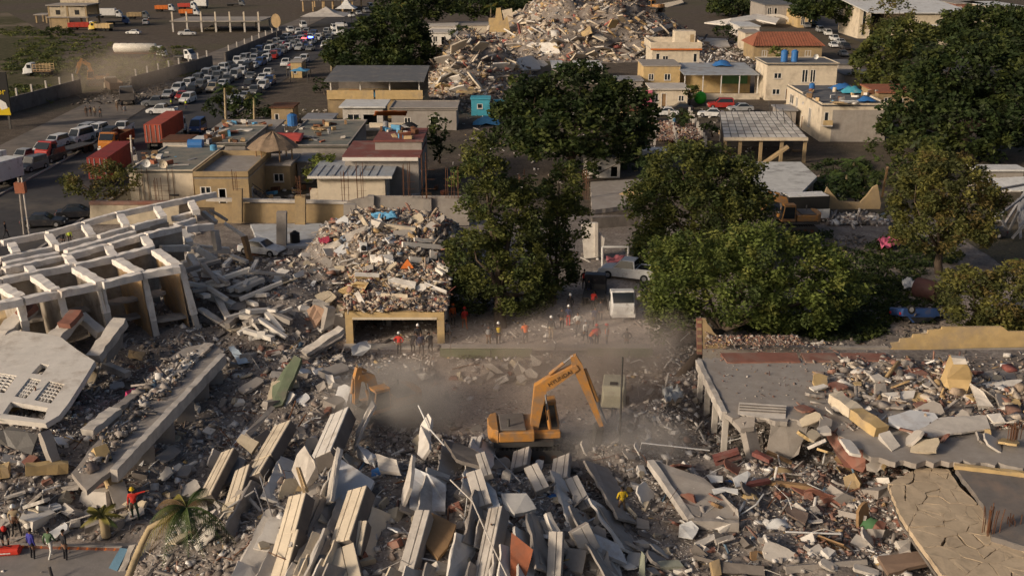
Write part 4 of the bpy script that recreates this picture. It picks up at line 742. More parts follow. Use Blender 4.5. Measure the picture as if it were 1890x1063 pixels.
seeds = [(rs.uniform(bx[0], bx[1]), rs.uniform(bx[2], bx[3])) for _ in range(70)] + [(rs.gauss(26, 2.5), rs.gauss(49, 2.5)) for _ in range(50)]
for s in seeds:
    pl = cpoly
    for o in seeds:
        if o is s or not pl: continue
        a, b = o[0] - s[0], o[1] - s[1]; pl = clip(pl, a, b, (o[0] ** 2 + o[1] ** 2 - s[0] ** 2 - s[1] ** 2) / 2 - .022 * math.hypot(a, b) * rs.choice((.12, .2, .3, .3, .6, 2.6)))
    if len(pl) < 3: continue
    zz = 2.7 + rs.uniform(-.012, .004); tx = ty = 0
    pts = [Vector((x, y, zz - (58 - y) * .035 + (x - s[0]) * tx + (y - s[1]) * ty)) for x, y in pl]
    pts = ragged(pts, .22, .035, rs); area = sum(pts[i].x * pts[(i + 1) % len(pts)].y - pts[(i + 1) % len(pts)].x * pts[i].y for i in range(len(pts)))
    MB().prism(pts if area > 0 else pts[::-1], (0, 0, -.28)).build('slab_piece', crm, crk)
MB().prism([Vector((x, y, 2.35 - (58 - y) * .035)) for x, y in cpoly], (0, 0, -.15)).build('backing', M['concrete_dark'], crk)
def rebars(label, px, py, z, n, h, spread):
    th = thing('rebar_bundle', label, 'rebar', P(px, py, z))
    for i in range(n):
        x, y = random.uniform(-spread, spread), random.uniform(-spread, spread) * .5; MB().tube([(x, y, 0), (x * 1.05, y, h * .5), (x * 1.2 + random.uniform(-.1, .1), y, h * random.uniform(.75, 1.1))], .022, 5).build('bar', M['rust'], th)
    return th
rebars('bundle of upright rusty bars in the cracked slab', 1828, 985, 2.45, 14, 1.5, .45); rebars('short row of rusty bars at the frame edge of the cracked slab', 1876, 968, 2.5, 7, .6, .5); rebars('rusty bars over the broken roof corner by the frame edge', 1872, 812, zr, 12, 1.1, .4)
# ---- boundary walls
yw = thing('boundary_wall', 'broken yellow and grey boundary wall with a stepped end', 'wall')
WY = 70.6
def wall_px(pts, Y, t, m, parent, name): return MB().prism([PY(x, y, Y) for x, y in pts], (0, t, 0)).build(name, m, parent)
wall_px([(1644, 634), (1660, 632), (1662, 626), (1684, 624), (1686, 618), (1712, 616), (1714, 610), (1738, 608), (1740, 604), (1850, 603), (1862, 612), (1920, 612), (1920, 640), (1800, 642), (1700, 646), (1650, 646)], WY, .2, M['yellow'], yw, 'plaster_top')
wall_px([(1640, 646.5), (1700, 646.5), (1800, 642.5), (1920, 640.5), (1920, 694), (1760, 692), (1690, 676)], WY + .01, .2, M['concrete'], yw, 'block_base')
wall_px([(1298, 646), (1410, 644), (1412, 639), (1600, 641), (1640, 640), (1650, 650), (1640, 676), (1298, 676)], WY + .3, .25, M['concrete'], yw, 'low_wall')
sw = thing('wall_remnant', 'stepped ochre wall remnant with brick edge beside the big tree', 'wall')
wall_px([(1296, 588), (1302, 588), (1306, 598), (1312, 604), (1316, 612), (1322, 618), (1328, 628), (1338, 634), (1342, 648), (1298, 652)], WY + .6, .2, M['ochre'], sw, 'plaster'); wall_px([(1286, 590), (1295.5, 589), (1296, 654), (1287, 654)], WY + .58, .3, M['brick'], sw, 'brick_edge')
for k in range(9): wall_px([(1287, 592 + 6.6 * k), (1295, 592 + 6.6 * k), (1295, 596.4 + 6.6 * k), (1287, 596.4 + 6.6 * k)], WY + .55, .05, M['brick'] if k % 2 else M['ochre'], sw, 'brick')
vg = thing('verge_wall', 'low green painted retaining wall with grass top behind the digging', 'wall')
for i, (x0, x1) in enumerate(((812, 905), (907, 982), (1085, 1160), (1162, 1205))):
    a, b = P(x0, 668, 0), P(x1, 668, 0); MB().bb(a.x, b.x, 73.6, 74.0, 0, .85).build('wall_section', mat('mossy_wall', (0.12, 0.15, 0.07), dirt=(.2, .17, .12), dirt_amt=.4), vg)
a, b = P(812, 655, .9), P(1205, 655, .9); MB().bb(a.x, b.x, 73.9, 74.6, .7, .92).build('coping', M['concrete'], vg)
# ------------------------------------------------------------------ trees, palms, undergrowth
leaf_mat = attr_mat('leaf', rough=.65, scale=1.5, var=.2, transl=.35)
GREENS = {'deep': [(.030, .048, .016), (.042, .060, .018), (.024, .038, .014), (.060, .075, .020), (.034, .045, .020)],
          'mango': [(.052, .062, .020), (.075, .082, .022), (.038, .048, .018), (.100, .106, .028), (.070, .080, .022), (.046, .062, .020)],
          'bright': [(.066, .088, .022), (.095, .118, .028), (.048, .066, .020), (.125, .135, .034), (.070, .092, .022), (.085, .105, .026)],
          'olive': [(.085, .088, .026), (.115, .110, .030), (.062, .068, .022), (.105, .082, .028), (.05, .055, .02)]}
def leaves(centres, n_per, rad, size, pal, rnd, squash=.8):
    m = len(centres); n = m * n_per; c = np.repeat(np.asarray(centres), n_per, 0)
    off = rnd.normal(0, 1, (n, 3)); off /= np.maximum(np.linalg.norm(off, axis=1, keepdims=True), 1e-6); off *= (rnd.random((n, 1)) ** .45) * rad; off[:, 2] *= squash
    p = c + off; s = size * rnd.uniform(.6, 1.3, n)
    a = rnd.normal(0, 1, (n, 3)); a[:, 2] = a[:, 2] * .45 - .1; a /= np.linalg.norm(a, axis=1, keepdims=True)
    b = rnd.normal(0, 1, (n, 3)); b -= a * (a * b).sum(1, keepdims=True); b /= np.linalg.norm(b, axis=1, keepdims=True)
    a *= s[:, None] * .62; b *= s[:, None] * .30
    v = np.stack([p - a, p + b, p + a, p - b], 1).reshape(-1, 3)
    f = np.arange(n * 4).reshape(n, 4)
    g = np.array(GREENS[pal]) * (1.2 if pal == 'deep' else 1.5); cc = g[rnd.integers(0, len(g), m)] * rnd.uniform(.78, 1.22, (m, 1)); cc = np.repeat(cc, n_per, 0) * rnd.uniform(.85, 1.15, (n, 1))
    return v, f, np.repeat(cc, 4, 0)
def crown_centres(lobes, per, rnd):
    out = []
    for i, (c, r) in enumerate(lobes):
        k = max(6, int(per * (r[0] * r[1] + r[0] * r[2] + r[1] * r[2]) / 3 * 4 * 3.14))
        d = rnd.normal(0, 1, (k, 3)); d /= np.linalg.norm(d, axis=1, keepdims=True); q = np.array(c) + d * np.array(r) * rnd.uniform(.62, 1.06, (k, 1)); keep = np.ones(k, bool)
        for j, (c2, r2) in enumerate(lobes):
            if j != i: keep &= (((q - np.array(c2)) / np.array(r2)) ** 2).sum(1) > .55
        keep &= ~((d[:, 2] < -.55) & (rnd.random(k) < .6)); out.append(q[keep])
    return np.concatenate(out)
def tree(name, label, base, lobes, pal='deep', size=.36, per=.75, n_per=34, rad=.75, seed=1, trunk=.35, cat='tree', group=None, bark='bark'):
    rnd = np.random.default_rng(seed); rr = random.Random(seed); th = thing(name, label, cat, group=group); B = Vector(base)
    top = sum((Vector(c) for c, _ in lobes), Vector()) / len(lobes); zmin = min(c[2] - r[2] for c, r in lobes); fork = B.lerp(Vector((top.x, top.y, max(top.z * .55 + B.z * .45, B.z + .8))), .62)
    mb = MB(); mb.tube([B - Vector((0, 0, .3)), B.lerp(fork, .5) + Vector((rr.uniform(-.2, .2), rr.uniform(-.2, .2), 0)), fork], [trunk * 1.25, trunk, trunk * .85], 9); mb.build('trunk', M[bark], th, smooth=True)
    for c, r in lobes:
        c = Vector(c); mid = fork.lerp(c, .5) + Vector((rr.uniform(-.4, .4), rr.uniform(-.4, .4), rr.uniform(-.1, .5))); MB().tube([fork, mid, c, c + Vector((rr.uniform(-.5, .5), rr.uniform(-.5, .5), r[2] * .6))], [trunk * .55, trunk * .38, trunk * .2, trunk * .08], 6).build('limb', M[bark], th, smooth=True)
    if size < .5: size *= .72; n_per = int(n_per * 1.7)
    v, f, c = leaves(crown_centres(lobes, per, rnd), n_per, rad, size, pal, rnd)
    o = npmesh('crown', v, f, leaf_mat, th, col=c); return th
def L3(Y, items, deep=.9):                 # crown lobes from their place in the photo at distance Y (+ own offset)
    out = []
    for it in items:
        px, py, rx, ry = it[:4]; off = it[4] if len(it) > 4 else 0
        q = PY(px, py, Y + off); k = ppm(q.y, q.z); rx *= 1.08; ry *= 1.08; out.append((tuple(q), (rx / k, max(rx, ry) / k * deep, ry / k)))
    return out
def base(px, py): q = G(px, py); return (q.x, q.y, q.z)
tree('mango_tree', 'tall dense tree with drooping yellow green crown beside the garage heap', base(925, 604), L3(84, [(893, 300, 38, 46, 2), (905, 385, 56, 55, 1), (880, 480, 52, 60), (925, 535, 72, 52, -1), (960, 460, 52, 70, 1), (955, 375, 45, 45, 2), (860, 540, 32, 40, -1), (985, 545, 40, 45)]), 'mango', .40, 1.0, 34, .7, 3, .45)
tree('mango_tree', 'slimmer dense tree joined to the tall tree, beside the lane', base(1020, 560), L3(89, [(1032, 345, 34, 38), (1045, 405, 38, 45, 1), (1015, 440, 36, 50), (1030, 500, 34, 50, -1)]), 'mango', .40, 1.0, 34, .65, 4, .28)
tree('shade_tree', 'broad dark green tree behind the lane, trunk lit brown', base(1045, 318), L3(139, [(985, 195, 62, 50), (1070, 170, 80, 45, 2), (1145, 205, 60, 50), (1060, 235, 110, 48, -3), (950, 225, 45, 42), (1125, 258, 66, 34, -2), (1010, 265, 60, 28, -2), (1180, 225, 32, 36)]), 'deep', .60, .46, 34, 1.1, 5, .6)
tree('shade_tree', 'layered green tree in front of the white slab roof', base(1300, 520), L3(98, [(1260, 310, 62, 42), (1340, 320, 62, 42, 1), (1210, 375, 48, 52, -1), (1300, 390, 92, 58, -1), (1215, 455, 52, 52, -2), (1375, 380, 46, 38), (1310, 450, 80, 50, -2)]), 'mango', .44, .9, 34, .8, 6, .45)
tree('shade_tree', 'wide low tree with bright green sprays above the stepped wall remnant', base(1250, 694), L3(77, [(1275, 480, 78, 48, 3), (1400, 470, 90, 50, 4), (1500, 500, 74, 52, 4), (1245, 545, 54, 46), (1345, 545, 100, 52, 1), (1460, 560, 92, 46, 2), (1238, 595, 38, 38, -2), (1545, 540, 50, 42, 3)]), 'bright', .38, .95, 34, .72, 7, .32)
tree('round_tree', 'rounded olive tree standing alone in the parking yard', base(1735, 506), L3(95, [(1740, 330, 74, 44), (1688, 372, 52, 48), (1792, 372, 58, 48), (1735, 420, 82, 40, -1), (1690, 430, 46, 34, -1), (1800, 420, 36, 32)]), 'olive', .42, .95, 34, .7, 8, .35)
tree('bush', 'yellow green bush hanging over the boundary wall at the frame edge', base(1830, 600), L3(80, [(1795, 535, 58, 40), (1865, 540, 58, 48), (1785, 572, 40, 28, -1), (1845, 585, 52, 26, -1)]), 'olive', .38, 1.0, 34, .65, 9, .2, 'bush')
tree('giant_tree', 'huge dark tree mass overhanging the yellow flat roofed house', base(1790, 300), L3(150, [(1800, 130, 105, 58, 6), (1700, 205, 66, 58), (1780, 235, 96, 58, -3), (1868, 195, 60, 68), (1885, 110, 50, 56, 5), (1745, 150, 70, 50, 3), (1660, 225, 34, 36, -1)]), 'deep', .66, .42, 34, 1.2, 10, .8)
tree('street_tree', 'ragged olive tree above the parked street cars', base(1655, 175), L3(200, [(1640, 95, 46, 36), (1606, 122, 36, 34), (1685, 112, 48, 42), (1650, 148, 52, 30, -3), (1700, 75, 36, 30, 4), (1650, 62, 34, 26, 5)]), 'mango', .66, .4, 30, 1.1, 11, .5)
tree('street_tree', 'sparse greyish tree before the white roofed warehouse', base(1640, 90), L3(255, [(1632, 35, 26, 34), (1660, 28, 26, 28), (1612, 50, 18, 24)]), 'olive', .6, .18, 22, 1.1, 12, .35)
tree('umbrella_tree', 'flat topped spreading tree beyond the warehouse yard', base(1835, 100), L3(235, [(1830, 40, 80, 26), (1790, 60, 56, 26), (1875, 62, 56, 30), (1840, 75, 80, 22, -4)]), 'deep', .75, .36, 32, 1.3, 13, .6)
tree('street_tree', 'large dark tree clump beside the blocked road', base(700, 132), L3(222, [(680, 82, 52, 36), (740, 62, 46, 38), (636, 100, 36, 28), (760, 92, 42, 34), (700, 112, 72, 20, -3), (690, 50, 30, 20)]), 'deep', .7, .42, 34, 1.2, 14, .5)
for i, (lab, b, Y, lb) in enumerate((('leafy tree at the top edge over the low pale walls', (770, 62), 330, [(750, 18, 52, 26), (800, 10, 44, 22)]), ('tree between the low pale walls and the ochre ruin', (905, 40), 360, [(880, 12, 46, 20), (930, 14, 40, 14)]), ('dark tree behind the rubble heap crest', (1000, 30), 400, [(985, 10, 46, 12), (1030, 6, 36, 10)]), ('dark tree beyond the grey end of the far heap', (1360, 35), 400, [(1350, 12, 44, 16), (1410, 8, 46, 12)]), ('tree behind the white market tent', (1560, 45), 330, [(1510, 14, 44, 22), (1575, 14, 40, 30)]), ('dark tree over the white warehouse corner', (1480, 25), 430, [(1460, 6, 44, 12)]))):
    tree('far_tree', lab, base(*b), L3(Y, lb), 'deep', .95, .24, 30, 1.7, 20 + i, .5)
tree('acacia', 'low spreading tree beside the dark road and red container', base(162, 388), L3(119, [(180, 322, 62, 17), (145, 336, 36, 16), (215, 338, 38, 22), (170, 350, 50, 16, -1)]), 'olive', .42, .42, 26, .7, 30, .22)
for i, (lab, b, Y, lb, pal) in enumerate((('dark bush squeezed between the grey house and the heap', (812, 300), 140, [(812, 262, 18, 32), (806, 235, 16, 20)], 'deep'), ('light green bush behind the maroon roofed house', (640, 258), 165, [(650, 240, 22, 14), (668, 234, 16, 10)], 'bright'), ('leafy shrub between thatch hut and cream house', (585, 345), 128, [(582, 318, 16, 26), (600, 300, 14, 14)], 'bright'),
    ('round shrub beside the bright green ball', (1272, 195), 192, [(1275, 172, 18, 12)], 'mango'), ('shrub by the white gate of the red tiled house', (1440, 110), 245, [(1440, 98, 18, 10)], 'bright'), ('bushes behind the flattened white shed', (1345, 75), 300, [(1335, 56, 16, 12), (1362, 66, 14, 12)], 'deep'), ('dusty bush by the tanker trailer', (300, 130), 245, [(292, 108, 18, 20), (240, 128, 26, 16)], 'bright'), ('shrub between the brick filled foundations', (1255, 228), 168, [(1255, 218, 17, 12)], 'deep'), ('shrub beside the slatted roof frame', (1315, 250), 160, [(1312, 232, 16, 14)], 'deep'),
    ('thin leafy tree above the banana patch', (1650, 330), 130, [(1660, 290, 30, 34), (1690, 270, 30, 30), (1630, 270, 24, 24)], 'mango'), ('dark shrub under the broad tree', (1060, 330), 132, [(1075, 312, 30, 12), (1180, 290, 24, 18)], 'deep'), ('shrub over the stepped broken garden wall', (1580, 372), 118, [(1560, 350, 36, 20), (1600, 345, 30, 22)], 'deep'), ('dark bush at the top edge of the dry field', (110, 68), 330, [(105, 62, 26, 10), (70, 70, 20, 8)], 'deep'), ('palm like bush behind the tall grey wall pillars', (845, 330), 118, [(842, 330, 14, 20)], 'bright'),
    ('street side bush between palm trees and rubble', (440, 215), 176, [(440, 205, 26, 18), (405, 200, 24, 20), (478, 205, 30, 22), (425, 178, 18, 14)], 'deep'), ('shrub at the foot of the large dark tree clump', (600, 175), 210, [(596, 160, 14, 14)], 'deep'), ('bush hiding the walls beside the ochre ruin', (860, 75), 295, [(855, 62, 26, 12)], 'deep'))):
    tree('shrub', lab, base(*b), L3(Y, lb), pal, .5, .35, 26, .8, 50 + i, .12, 'shrub')
frond_mat = {k: mat('frond_' + k, c, rough=.6, var=.3, bump=0) for k, c in (('green', (.055, .085, .022)), ('yellow', (.17, .15, .03)), ('dry', (.13, .085, .04)))}
def frond(L, droop, m, parent, rz, tilt, roll=0):
    mb = MB(); n = 26; pts = []
    for i in range(n + 1):
        t = i / n; pts.append(Vector((L * t * math.cos(tilt) , 0, L * t * math.sin(tilt) - droop * L * t * t)))
    mb.tube(pts, [.035 * (1 - .8 * i / n) for i in range(n + 1)], 4)
    for i in range(2, n + 1):
        d = (pts[i] - pts[i - 1]).normalized(); ll = L * .26 * math.sin(math.pi * min(1, .15 + i / n * .85)) + .08
        for sgn in (-1, 1):
            for k in (.25,):
                p = pts[i - 1].lerp(pts[i], k); e = p + d * ll * .45 + Vector((0, sgn * ll * .8, -ll * .55)); w = d * .03
                mb.add([p - w, p + w, e], [(0, 1, 2)])
    o = mb.build('frond', frond_mat[m], parent); o.rotation_euler = (roll, 0, rz); return o
def palm(name, label, b, trunk_pts, L, n, kinds=('green', 'green', 'yellow'), r=.16, seed=1, droop=.55):
    rr = random.Random(seed); th = thing(name, label, 'palm', trunk_pts[-1]); B = Vector(trunk_pts[-1])
    if len(trunk_pts) > 1: tp = [Vector(trunk_pts[i]).lerp(Vector(trunk_pts[i + 1]), k / 9) - B for i in range(len(trunk_pts) - 1) for k in range(9)] + [Vector((0, 0, 0))]; MB().tube(tp, [r * (1.15 - .35 * i / len(tp)) * (1.07 if i % 2 else .95) for i in range(len(tp))], 9).build('trunk', M['palmbark'], th, smooth=True)
    for i in range(n): frond(L * rr.uniform(.8, 1.1), droop * rr.uniform(.7, 1.3), rr.choice(kinds), th, 2 * math.pi * i / n + rr.uniform(-.25, .25), rr.uniform(.0, .95))
    return th
q = [GP(236, 1068, .6), GP(250, 1030, 1.1), GP(263, 1000, 1.6), GP(276, 974, 2.0), GP(352, 934, 2.3)]
palm('fallen_palm', 'toppled palm with tan trunk and drooping fronds over cream parapets', 0, [q[0], q[1], q[2], q[3], q[3] + (q[4] - q[3]) * .9], 2.6, 22, ('green', 'green', 'yellow', 'dry'), .16, 2, .85)
q = GP(196, 990, .1); palm('young_palm', 'short young palm with yellow green fronds at the brick kerb', 0, [q, q + Vector((0, 0, .6)), q + Vector((-.1, 0, 1.2))], 1.2, 12, ('green', 'yellow'), .22, 3, .5)
for i, (lab, px, py, h, L) in enumerate((('palm by the road, closest to the police car pickups', 418, 236, 6.3, 2.6), ('shorter palm beside the blocked road', 470, 232, 4.6, 2.4), ('palm at the edge of the large dark tree clump', 612, 132, 6.0, 3.0), ('tall palm above the far tree line', 738, 70, 9.0, 3.6), ('palm rising beside the ochre house with tin roof', 1244, 165, 4.4, 2.4), ('palm behind the pale walls at the top edge', 905, 60, 7.5, 3.2), ('palm beyond the white market tent', 1548, 55, 6.5, 3.0))):
    q = G(px, py); palm('palm_tree', lab, 0, [q, q + Vector((.1, 0, h * .5)), q + Vector((.25, 0, h))], L, 13, r=.2, seed=10 + i)
for i, (lab, px, py) in enumerate((('banana plant beside the white slab roof', 1525, 350), ('banana plant in the middle of the garden patch', 1562, 335), ('banana plant nearest the leaning timber pole', 1596, 350), ('banana plant with a red flower behind the others', 1575, 310), ('banana plant low at the garden wall', 1540, 372))):
    q = G(px, py); palm('banana_plant', lab, 0, [q, q + Vector((0, 0, .9))], 2.3, 9, ('green',), .16, 30 + i, .4)
q = G(1880, 520); palm('banana_plant', 'leafy plant with orange flower at the frame edge', 0, [q, q + Vector((0, 0, 1.6))], 1.9, 11, ('green', 'yellow'), .12, 40, .4)
q = G(1296, 300)
def groundcover(name, label, spots, pal, size, n_per, rad, seed, squash=.5):
    rnd = np.random.default_rng(seed); cs = []
    for (px, py, rx, ry, k) in spots:
        for _ in range(k):
            a, r = rnd.uniform(0, 6.28), rnd.random() ** .5; g = P(px + rx * r * math.cos(a), py + ry * r * math.sin(a)); cs.append((g.x, g.y, t1(g.x, g.y) + .15 if g.y < 115 else .15))
    v, f, c = leaves(cs, n_per, rad, size, pal, rnd, squash); o = npmesh(name, v, f, leaf_mat, col=c); return tag(o, label, 'undergrowth', kind='stuff')
groundcover('undergrowth', 'dark weeds and creepers between the wide tree and the boundary wall', [(1520, 615, 110, 22, 220), (1600, 560, 80, 50, 240), (1680, 470, 90, 30, 120), (1480, 450, 60, 30, 60), (1440, 610, 90, 20, 90), (1690, 560, 60, 40, 60), (1650, 500, 60, 30, 50), (1560, 500, 60, 40, 60), (1850, 600, 50, 15, 40)], 'deep', .3, 30, .7, 71)
groundcover('undergrowth', 'rough green scrub over the dry field behind the roadside wall', [(120, 85, 90, 26, 150), (210, 125, 90, 24, 170), (60, 120, 60, 26, 110), (60, 175, 50, 18, 80), (320, 130, 60, 14, 50), (40, 60, 40, 10, 40), (330, 95, 40, 8, 20)], 'mango', .55, 20, 1.3, 72, .3)
groundcover('undergrowth', 'garden greenery round the white slab roof', [(1560, 330, 70, 35, 110), (1690, 320, 50, 50, 70), (1500, 360, 40, 18, 30), (1250, 215, 20, 12, 14), (1160, 300, 60, 16, 40)], 'deep', .42, 28, .9, 73)
groundcover('grass', 'patchy grass along the retaining wall top', [(880, 651, 60, 4, 40), (1120, 652, 50, 4, 30), (905, 665, 60, 5, 30)], 'bright', .14, 40, .4, 74, .3)
# ------------------------------------------------------------------ houses
def face_wall(mb, A, ux, W, H, holes, t, inward, z0=0.0):
    xs = sorted({0.0, W} | {h[0] for h in holes} | {h[1] for h in holes}); zs = sorted({0.0, H} | {h[2] for h in holes} | {h[3] for h in holes})
    for x0, x1 in zip(xs, xs[1:]):
        run = None
        for z_0, z_1 in zip(zs, zs[1:]):
            cx, cz = (x0 + x1) / 2, (z_0 + z_1) / 2
            if any(h[0] < cx < h[1] and h[2] < cz < h[3] for h in holes): continue
            p = [A + ux * x0 + Vector((0, 0, z0 + z_0)), A + ux * x1 + Vector((0, 0, z0 + z_0)), A + ux * x1 + Vector((0, 0, z0 + z_1)), A + ux * x0 + Vector((0, 0, z0 + z_1))]
            mb.prism(p, inward * t)
def opening(th, A, ux, out, h, kind, frame_m):
    x0, x1, z0, z1 = h[:4]; X = lambda x, z, o=0: A + ux * x + Vector((0, 0, z)) + out * o; f = .07
    mb = MB()
    for a, b in ((X(x0, z0 + f / 2, -.02), X(x1, z0 + f / 2, -.02)), (X(x0, z1 - f / 2, -.02), X(x1, z1 - f / 2, -.02))): mb.beam(a, b, .14, f)
    for x in (x0 + f / 2, x1 - f / 2) + (((x0 + x1) / 2,) if kind == 'window' and x1 - x0 > .9 else ()): mb.beam(X(x, z0 + f, -.02), X(x, z1 - f, -.02), .12, f, up=out)
    fr = mb.build('door' if kind == 'door' else 'window', frame_m, th)
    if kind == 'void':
        MB().prism([X(x0, z0, -1.2), X(x1, z0, -1.2), X(x1, z1, -1.2), X(x0, z1, -1.2)], out * -.05).build('painted_shade', M['black'], fr); return  # black panel stands in for the shade inside the opening
    MB().prism([X(x0 + f, z0 + f, -.08), X(x1 - f, z0 + f, -.08), X(x1 - f, z1 - f, -.08), X(x0 + f, z1 - f, -.08)], out * -.03).build('pane' if kind == 'window' else 'leaf', M['glass'] if kind == 'window' else M['wood'], fr)
    if kind == 'window': MB().beam(X(x0 - .06, z0 - .05, .05), X(x1 + .06, z0 - .05, .05), .22, .08).build('sill', M['concrete_pale'], fr)
    else: MB().box(X(x1 - .2, z0 + 1.0, -.03), (.08, .08, .08)).build('handle', M['steel'], fr)
def box_house(name, label, X0, X1, Y0, Y1, h, wm, rm, openings=(), over=.25, par=0.0, z0=0.0, cat='house', frame='plaster_white', back=True, roof_t=.22, extra=None):
    """openings: (face F/L/R, from, to along the wall in metres, bottom, top, kind)"""
    wm = M[wm] if isinstance(wm, str) else wm; rm = M[rm] if isinstance(rm, str) else rm; fm = M[frame]
    th = thing(name, label, cat, ((X0 + X1) / 2, Y0, z0)); o0 = Vector(((X0 + X1) / 2, Y0, 0))
    F = {'F': (Vector((X0, Y0, 0)), Vector((1, 0, 0)), X1 - X0, Vector((0, 1, 0))), 'L': (Vector((X0, Y1, 0)), Vector((0, -1, 0)), Y1 - Y0, Vector((1, 0, 0))), 'R': (Vector((X1, Y0, 0)), Vector((0, 1, 0)), Y1 - Y0, Vector((-1, 0, 0))), 'B': (Vector((X1, Y1, 0)), Vector((-1, 0, 0)), X1 - X0, Vector((0, -1, 0)))}
    t = .2
    for k, (A, ux, W, inn) in F.items():
        if k in 'LR': A = A + ux * t; W = W - 2 * t
        A = A - o0; hs = [(o[1], min(o[2], W - .05), o[3], o[4]) for o in openings if o[0] == k]; mb = MB(); face_wall(mb, A, ux, W, h, hs, t, inn); mb.build({'F': 'front_wall', 'B': 'back_wall', 'L': 'side_wall', 'R': 'side_wall'}[k], wm, th)
        for o in openings:
            if o[0] == k: opening(th, A, ux, -inn, (o[1], min(o[2], W - .05), o[3], o[4]), o[5], fm)
    w2, d = (X1 - X0) / 2, Y1 - Y0
    MB().bb(-w2 - over, w2 + over, -over, d + over, h + .002, h + roof_t).build('roof', rm, th)
    if par:
        q = h + roof_t; mb = MB(); pm = wm
        for nm, a in (('parapet', (-w2 - over, w2 + over, -over, -over + .18)), ('parapet', (-w2 - over, w2 + over, d + over - .18, d + over)), ('parapet', (-w2 - over, -w2 - over + .18, -over + .181, d + over - .181)), ('parapet', (w2 + over - .18, w2 + over, -over + .181, d + over - .181))):
            MB().bb(*a, q - .1, q + par).build(nm, pm, th)
    return th
def fit(xl, xr, yb, yt, yk=None):
    a, b = P(xl, yb), P(xr, yb); Y = a.y; h = PY((xl + xr) / 2, yt, Y).z; d = P(xl, yk, h).y - Y if yk else 6.0
    return a.x, b.x, Y, Y + d, h
def roofbox(xl, xr, yt, yk, h):
    a, b, c = P(xl, yt, h), P(xr, yt, h), P(xl, yk, h); return a.x, b.x, a.y, c.y, h
def H(name, label, ext, wm, rm, ops=(), **k): return box_house(name, label, *ext, wm, rm, ops, **k)
e = fit(243, 360, 374, 319, 274); cA = H('flat_roof_house', 'cream windowless house with green grey roof beside the folded block', e, 'cream', 'roofgreen', [('R', 2, 3, 1, 2.2, 'window'), ('R', 7, 8.2, 1, 2.2, 'window')], over=.1, par=.12)
for k, x in enumerate((1.0, 1.5, 2.1, 4.4, 5.0)): MB().tube([(-3.6 + x, -.08, 0), (-3.6 + x, -.08, e[4] + .6 + .3 * (k % 2))], .035, 5).build('wall_pipe', M['rust'], cA)
MB().bb(.8, 1.9, -.15, -.05, .8, 1.0).build('bracket', M['steel'], cA)
e = fit(363, 462, 383, 330, 290); H('ochre_annex', 'ochre annex wall with a stair behind the broken lattice block', e, 'ochre', 'concrete', [('F', .6, 1.8, 1.2, 2.4, 'window'), ('F', 2.6, 3.5, .1, 2.2, 'void'), ('R', 1, 2, 1, 2, 'window')], par=.6, over=.05)
st = thing('outside_stair', 'dark railed stair descending in front of the ochre annex', 'stair', P(470, 376))
for i in range(10): MB().bb(-1.6 + .33 * i, -1.25 + .33 * i, 0, 1.1, 2.6 - .26 * i - .3, 2.6 - .26 * i).build('step', M['concrete_dark'], st)
MB().beam((-1.6, -.05, 3.5), (1.8, -.05, .9), .06, .08).build('handrail', M['steel'], st); MB().prism([(-1.6, -.02, 2.2), (1.7, -.02, .0), (.2, -.02, 0), (-1.6, -.02, 1.4)], (0, .1, 0)).build('stair_side', M['cream'], st)
for i in range(8): MB().beam((-1.5 + .45 * i, -.05, 2.5 - .34 * i), (-1.5 + .45 * i, -.05, 3.4 - .34 * i), .04, .04, up=(0, 1, 0)).build('baluster', M['steel'], st)
# thatched hut on its terrace
q = P(500, 300, 3.2); hut = thing('thatched_hut', 'round thatched roof hut on a terrace above the stair', 'hut', (q.x, q.y + 2, 3.0))
mb = MB(); n = 16
for r, z in ((3.1, 1.7), (2.6, 2.2), (1.6, 2.9), (.5, 3.4), (.05, 3.6)): mb.v += [(r * (1 + .05 * math.sin(5 * i)) * math.cos(6.2832 * i / n), r * math.sin(6.2832 * i / n), z + .08 * math.sin(3 * i)) for i in range(n)]
mb.f = [(k * n + i, k * n + (i + 1) % n, (k + 1) * n + (i + 1) % n, (k + 1) * n + i) for k in range(4) for i in range(n)]; mb.m = [0] * len(mb.f); mb.build('thatch', M['thatch'], hut)
for a in range(6): MB().cyl((2.2 * math.cos(a * 1.047), 2.2 * math.sin(a * 1.047), 0), (2.2 * math.cos(a * 1.047), 2.2 * math.sin(a * 1.047), 2.2), .09, 6).build('post', M['wood'], hut)
H('terrace_block', 'ochre terrace block under the thatched hut', (q.x - 2.6, q.x + 2.4, q.y - .8, q.y + 5.4, 2.95), 'ochre', 'concrete', [('F', .6, 1.7, .1, 2.1, 'void'), ('F', 3, 4.2, 1.0, 2.0, 'window')], over=.2)
e = fit(588, 712, 380, 326, 302); cB = H('flat_roof_house', 'cream house with light metal slab roof behind the block wall', e, 'cream', 'metal_blue', [('R', 1, 2.2, 1, 2.2, 'window')], over=.9, frame='plaster_white')
hw = (e[1] - e[0]) / 2
MB().bb(-hw - .92, hw + .92, -.94, -.9, e[4] - .05, e[4] + .24).build('fascia', M['plaster_white'], cB); MB().bb(-hw - .9, -hw - .05, .1, 1.5, 0, 1.7).build('balcony', M['cream'], cB); MB().bb(hw + .05, hw + 1.4, -.3, 0, .4, .6).build('balcony_rail', M['plaster_white'], cB)
for k in range(9): MB().beam((-hw - .8 + k * .95, -.85, e[4] + .26), (-hw - .8 + k * .95, 5, e[4] + .26), .07, .06).build('roof_seam', M['metal_grey'], cB)
H('maroon_roof_house', 'grey house with lower maroon flat roof and white fascia', roofbox(636, 772, 291, 264, 4.6), 'concrete', 'maroon', [('R', 1, 2.1, 2.6, 3.8, 'window'), ('R', 4, 5.1, 2.6, 3.8, 'window')], over=.25, frame='white')
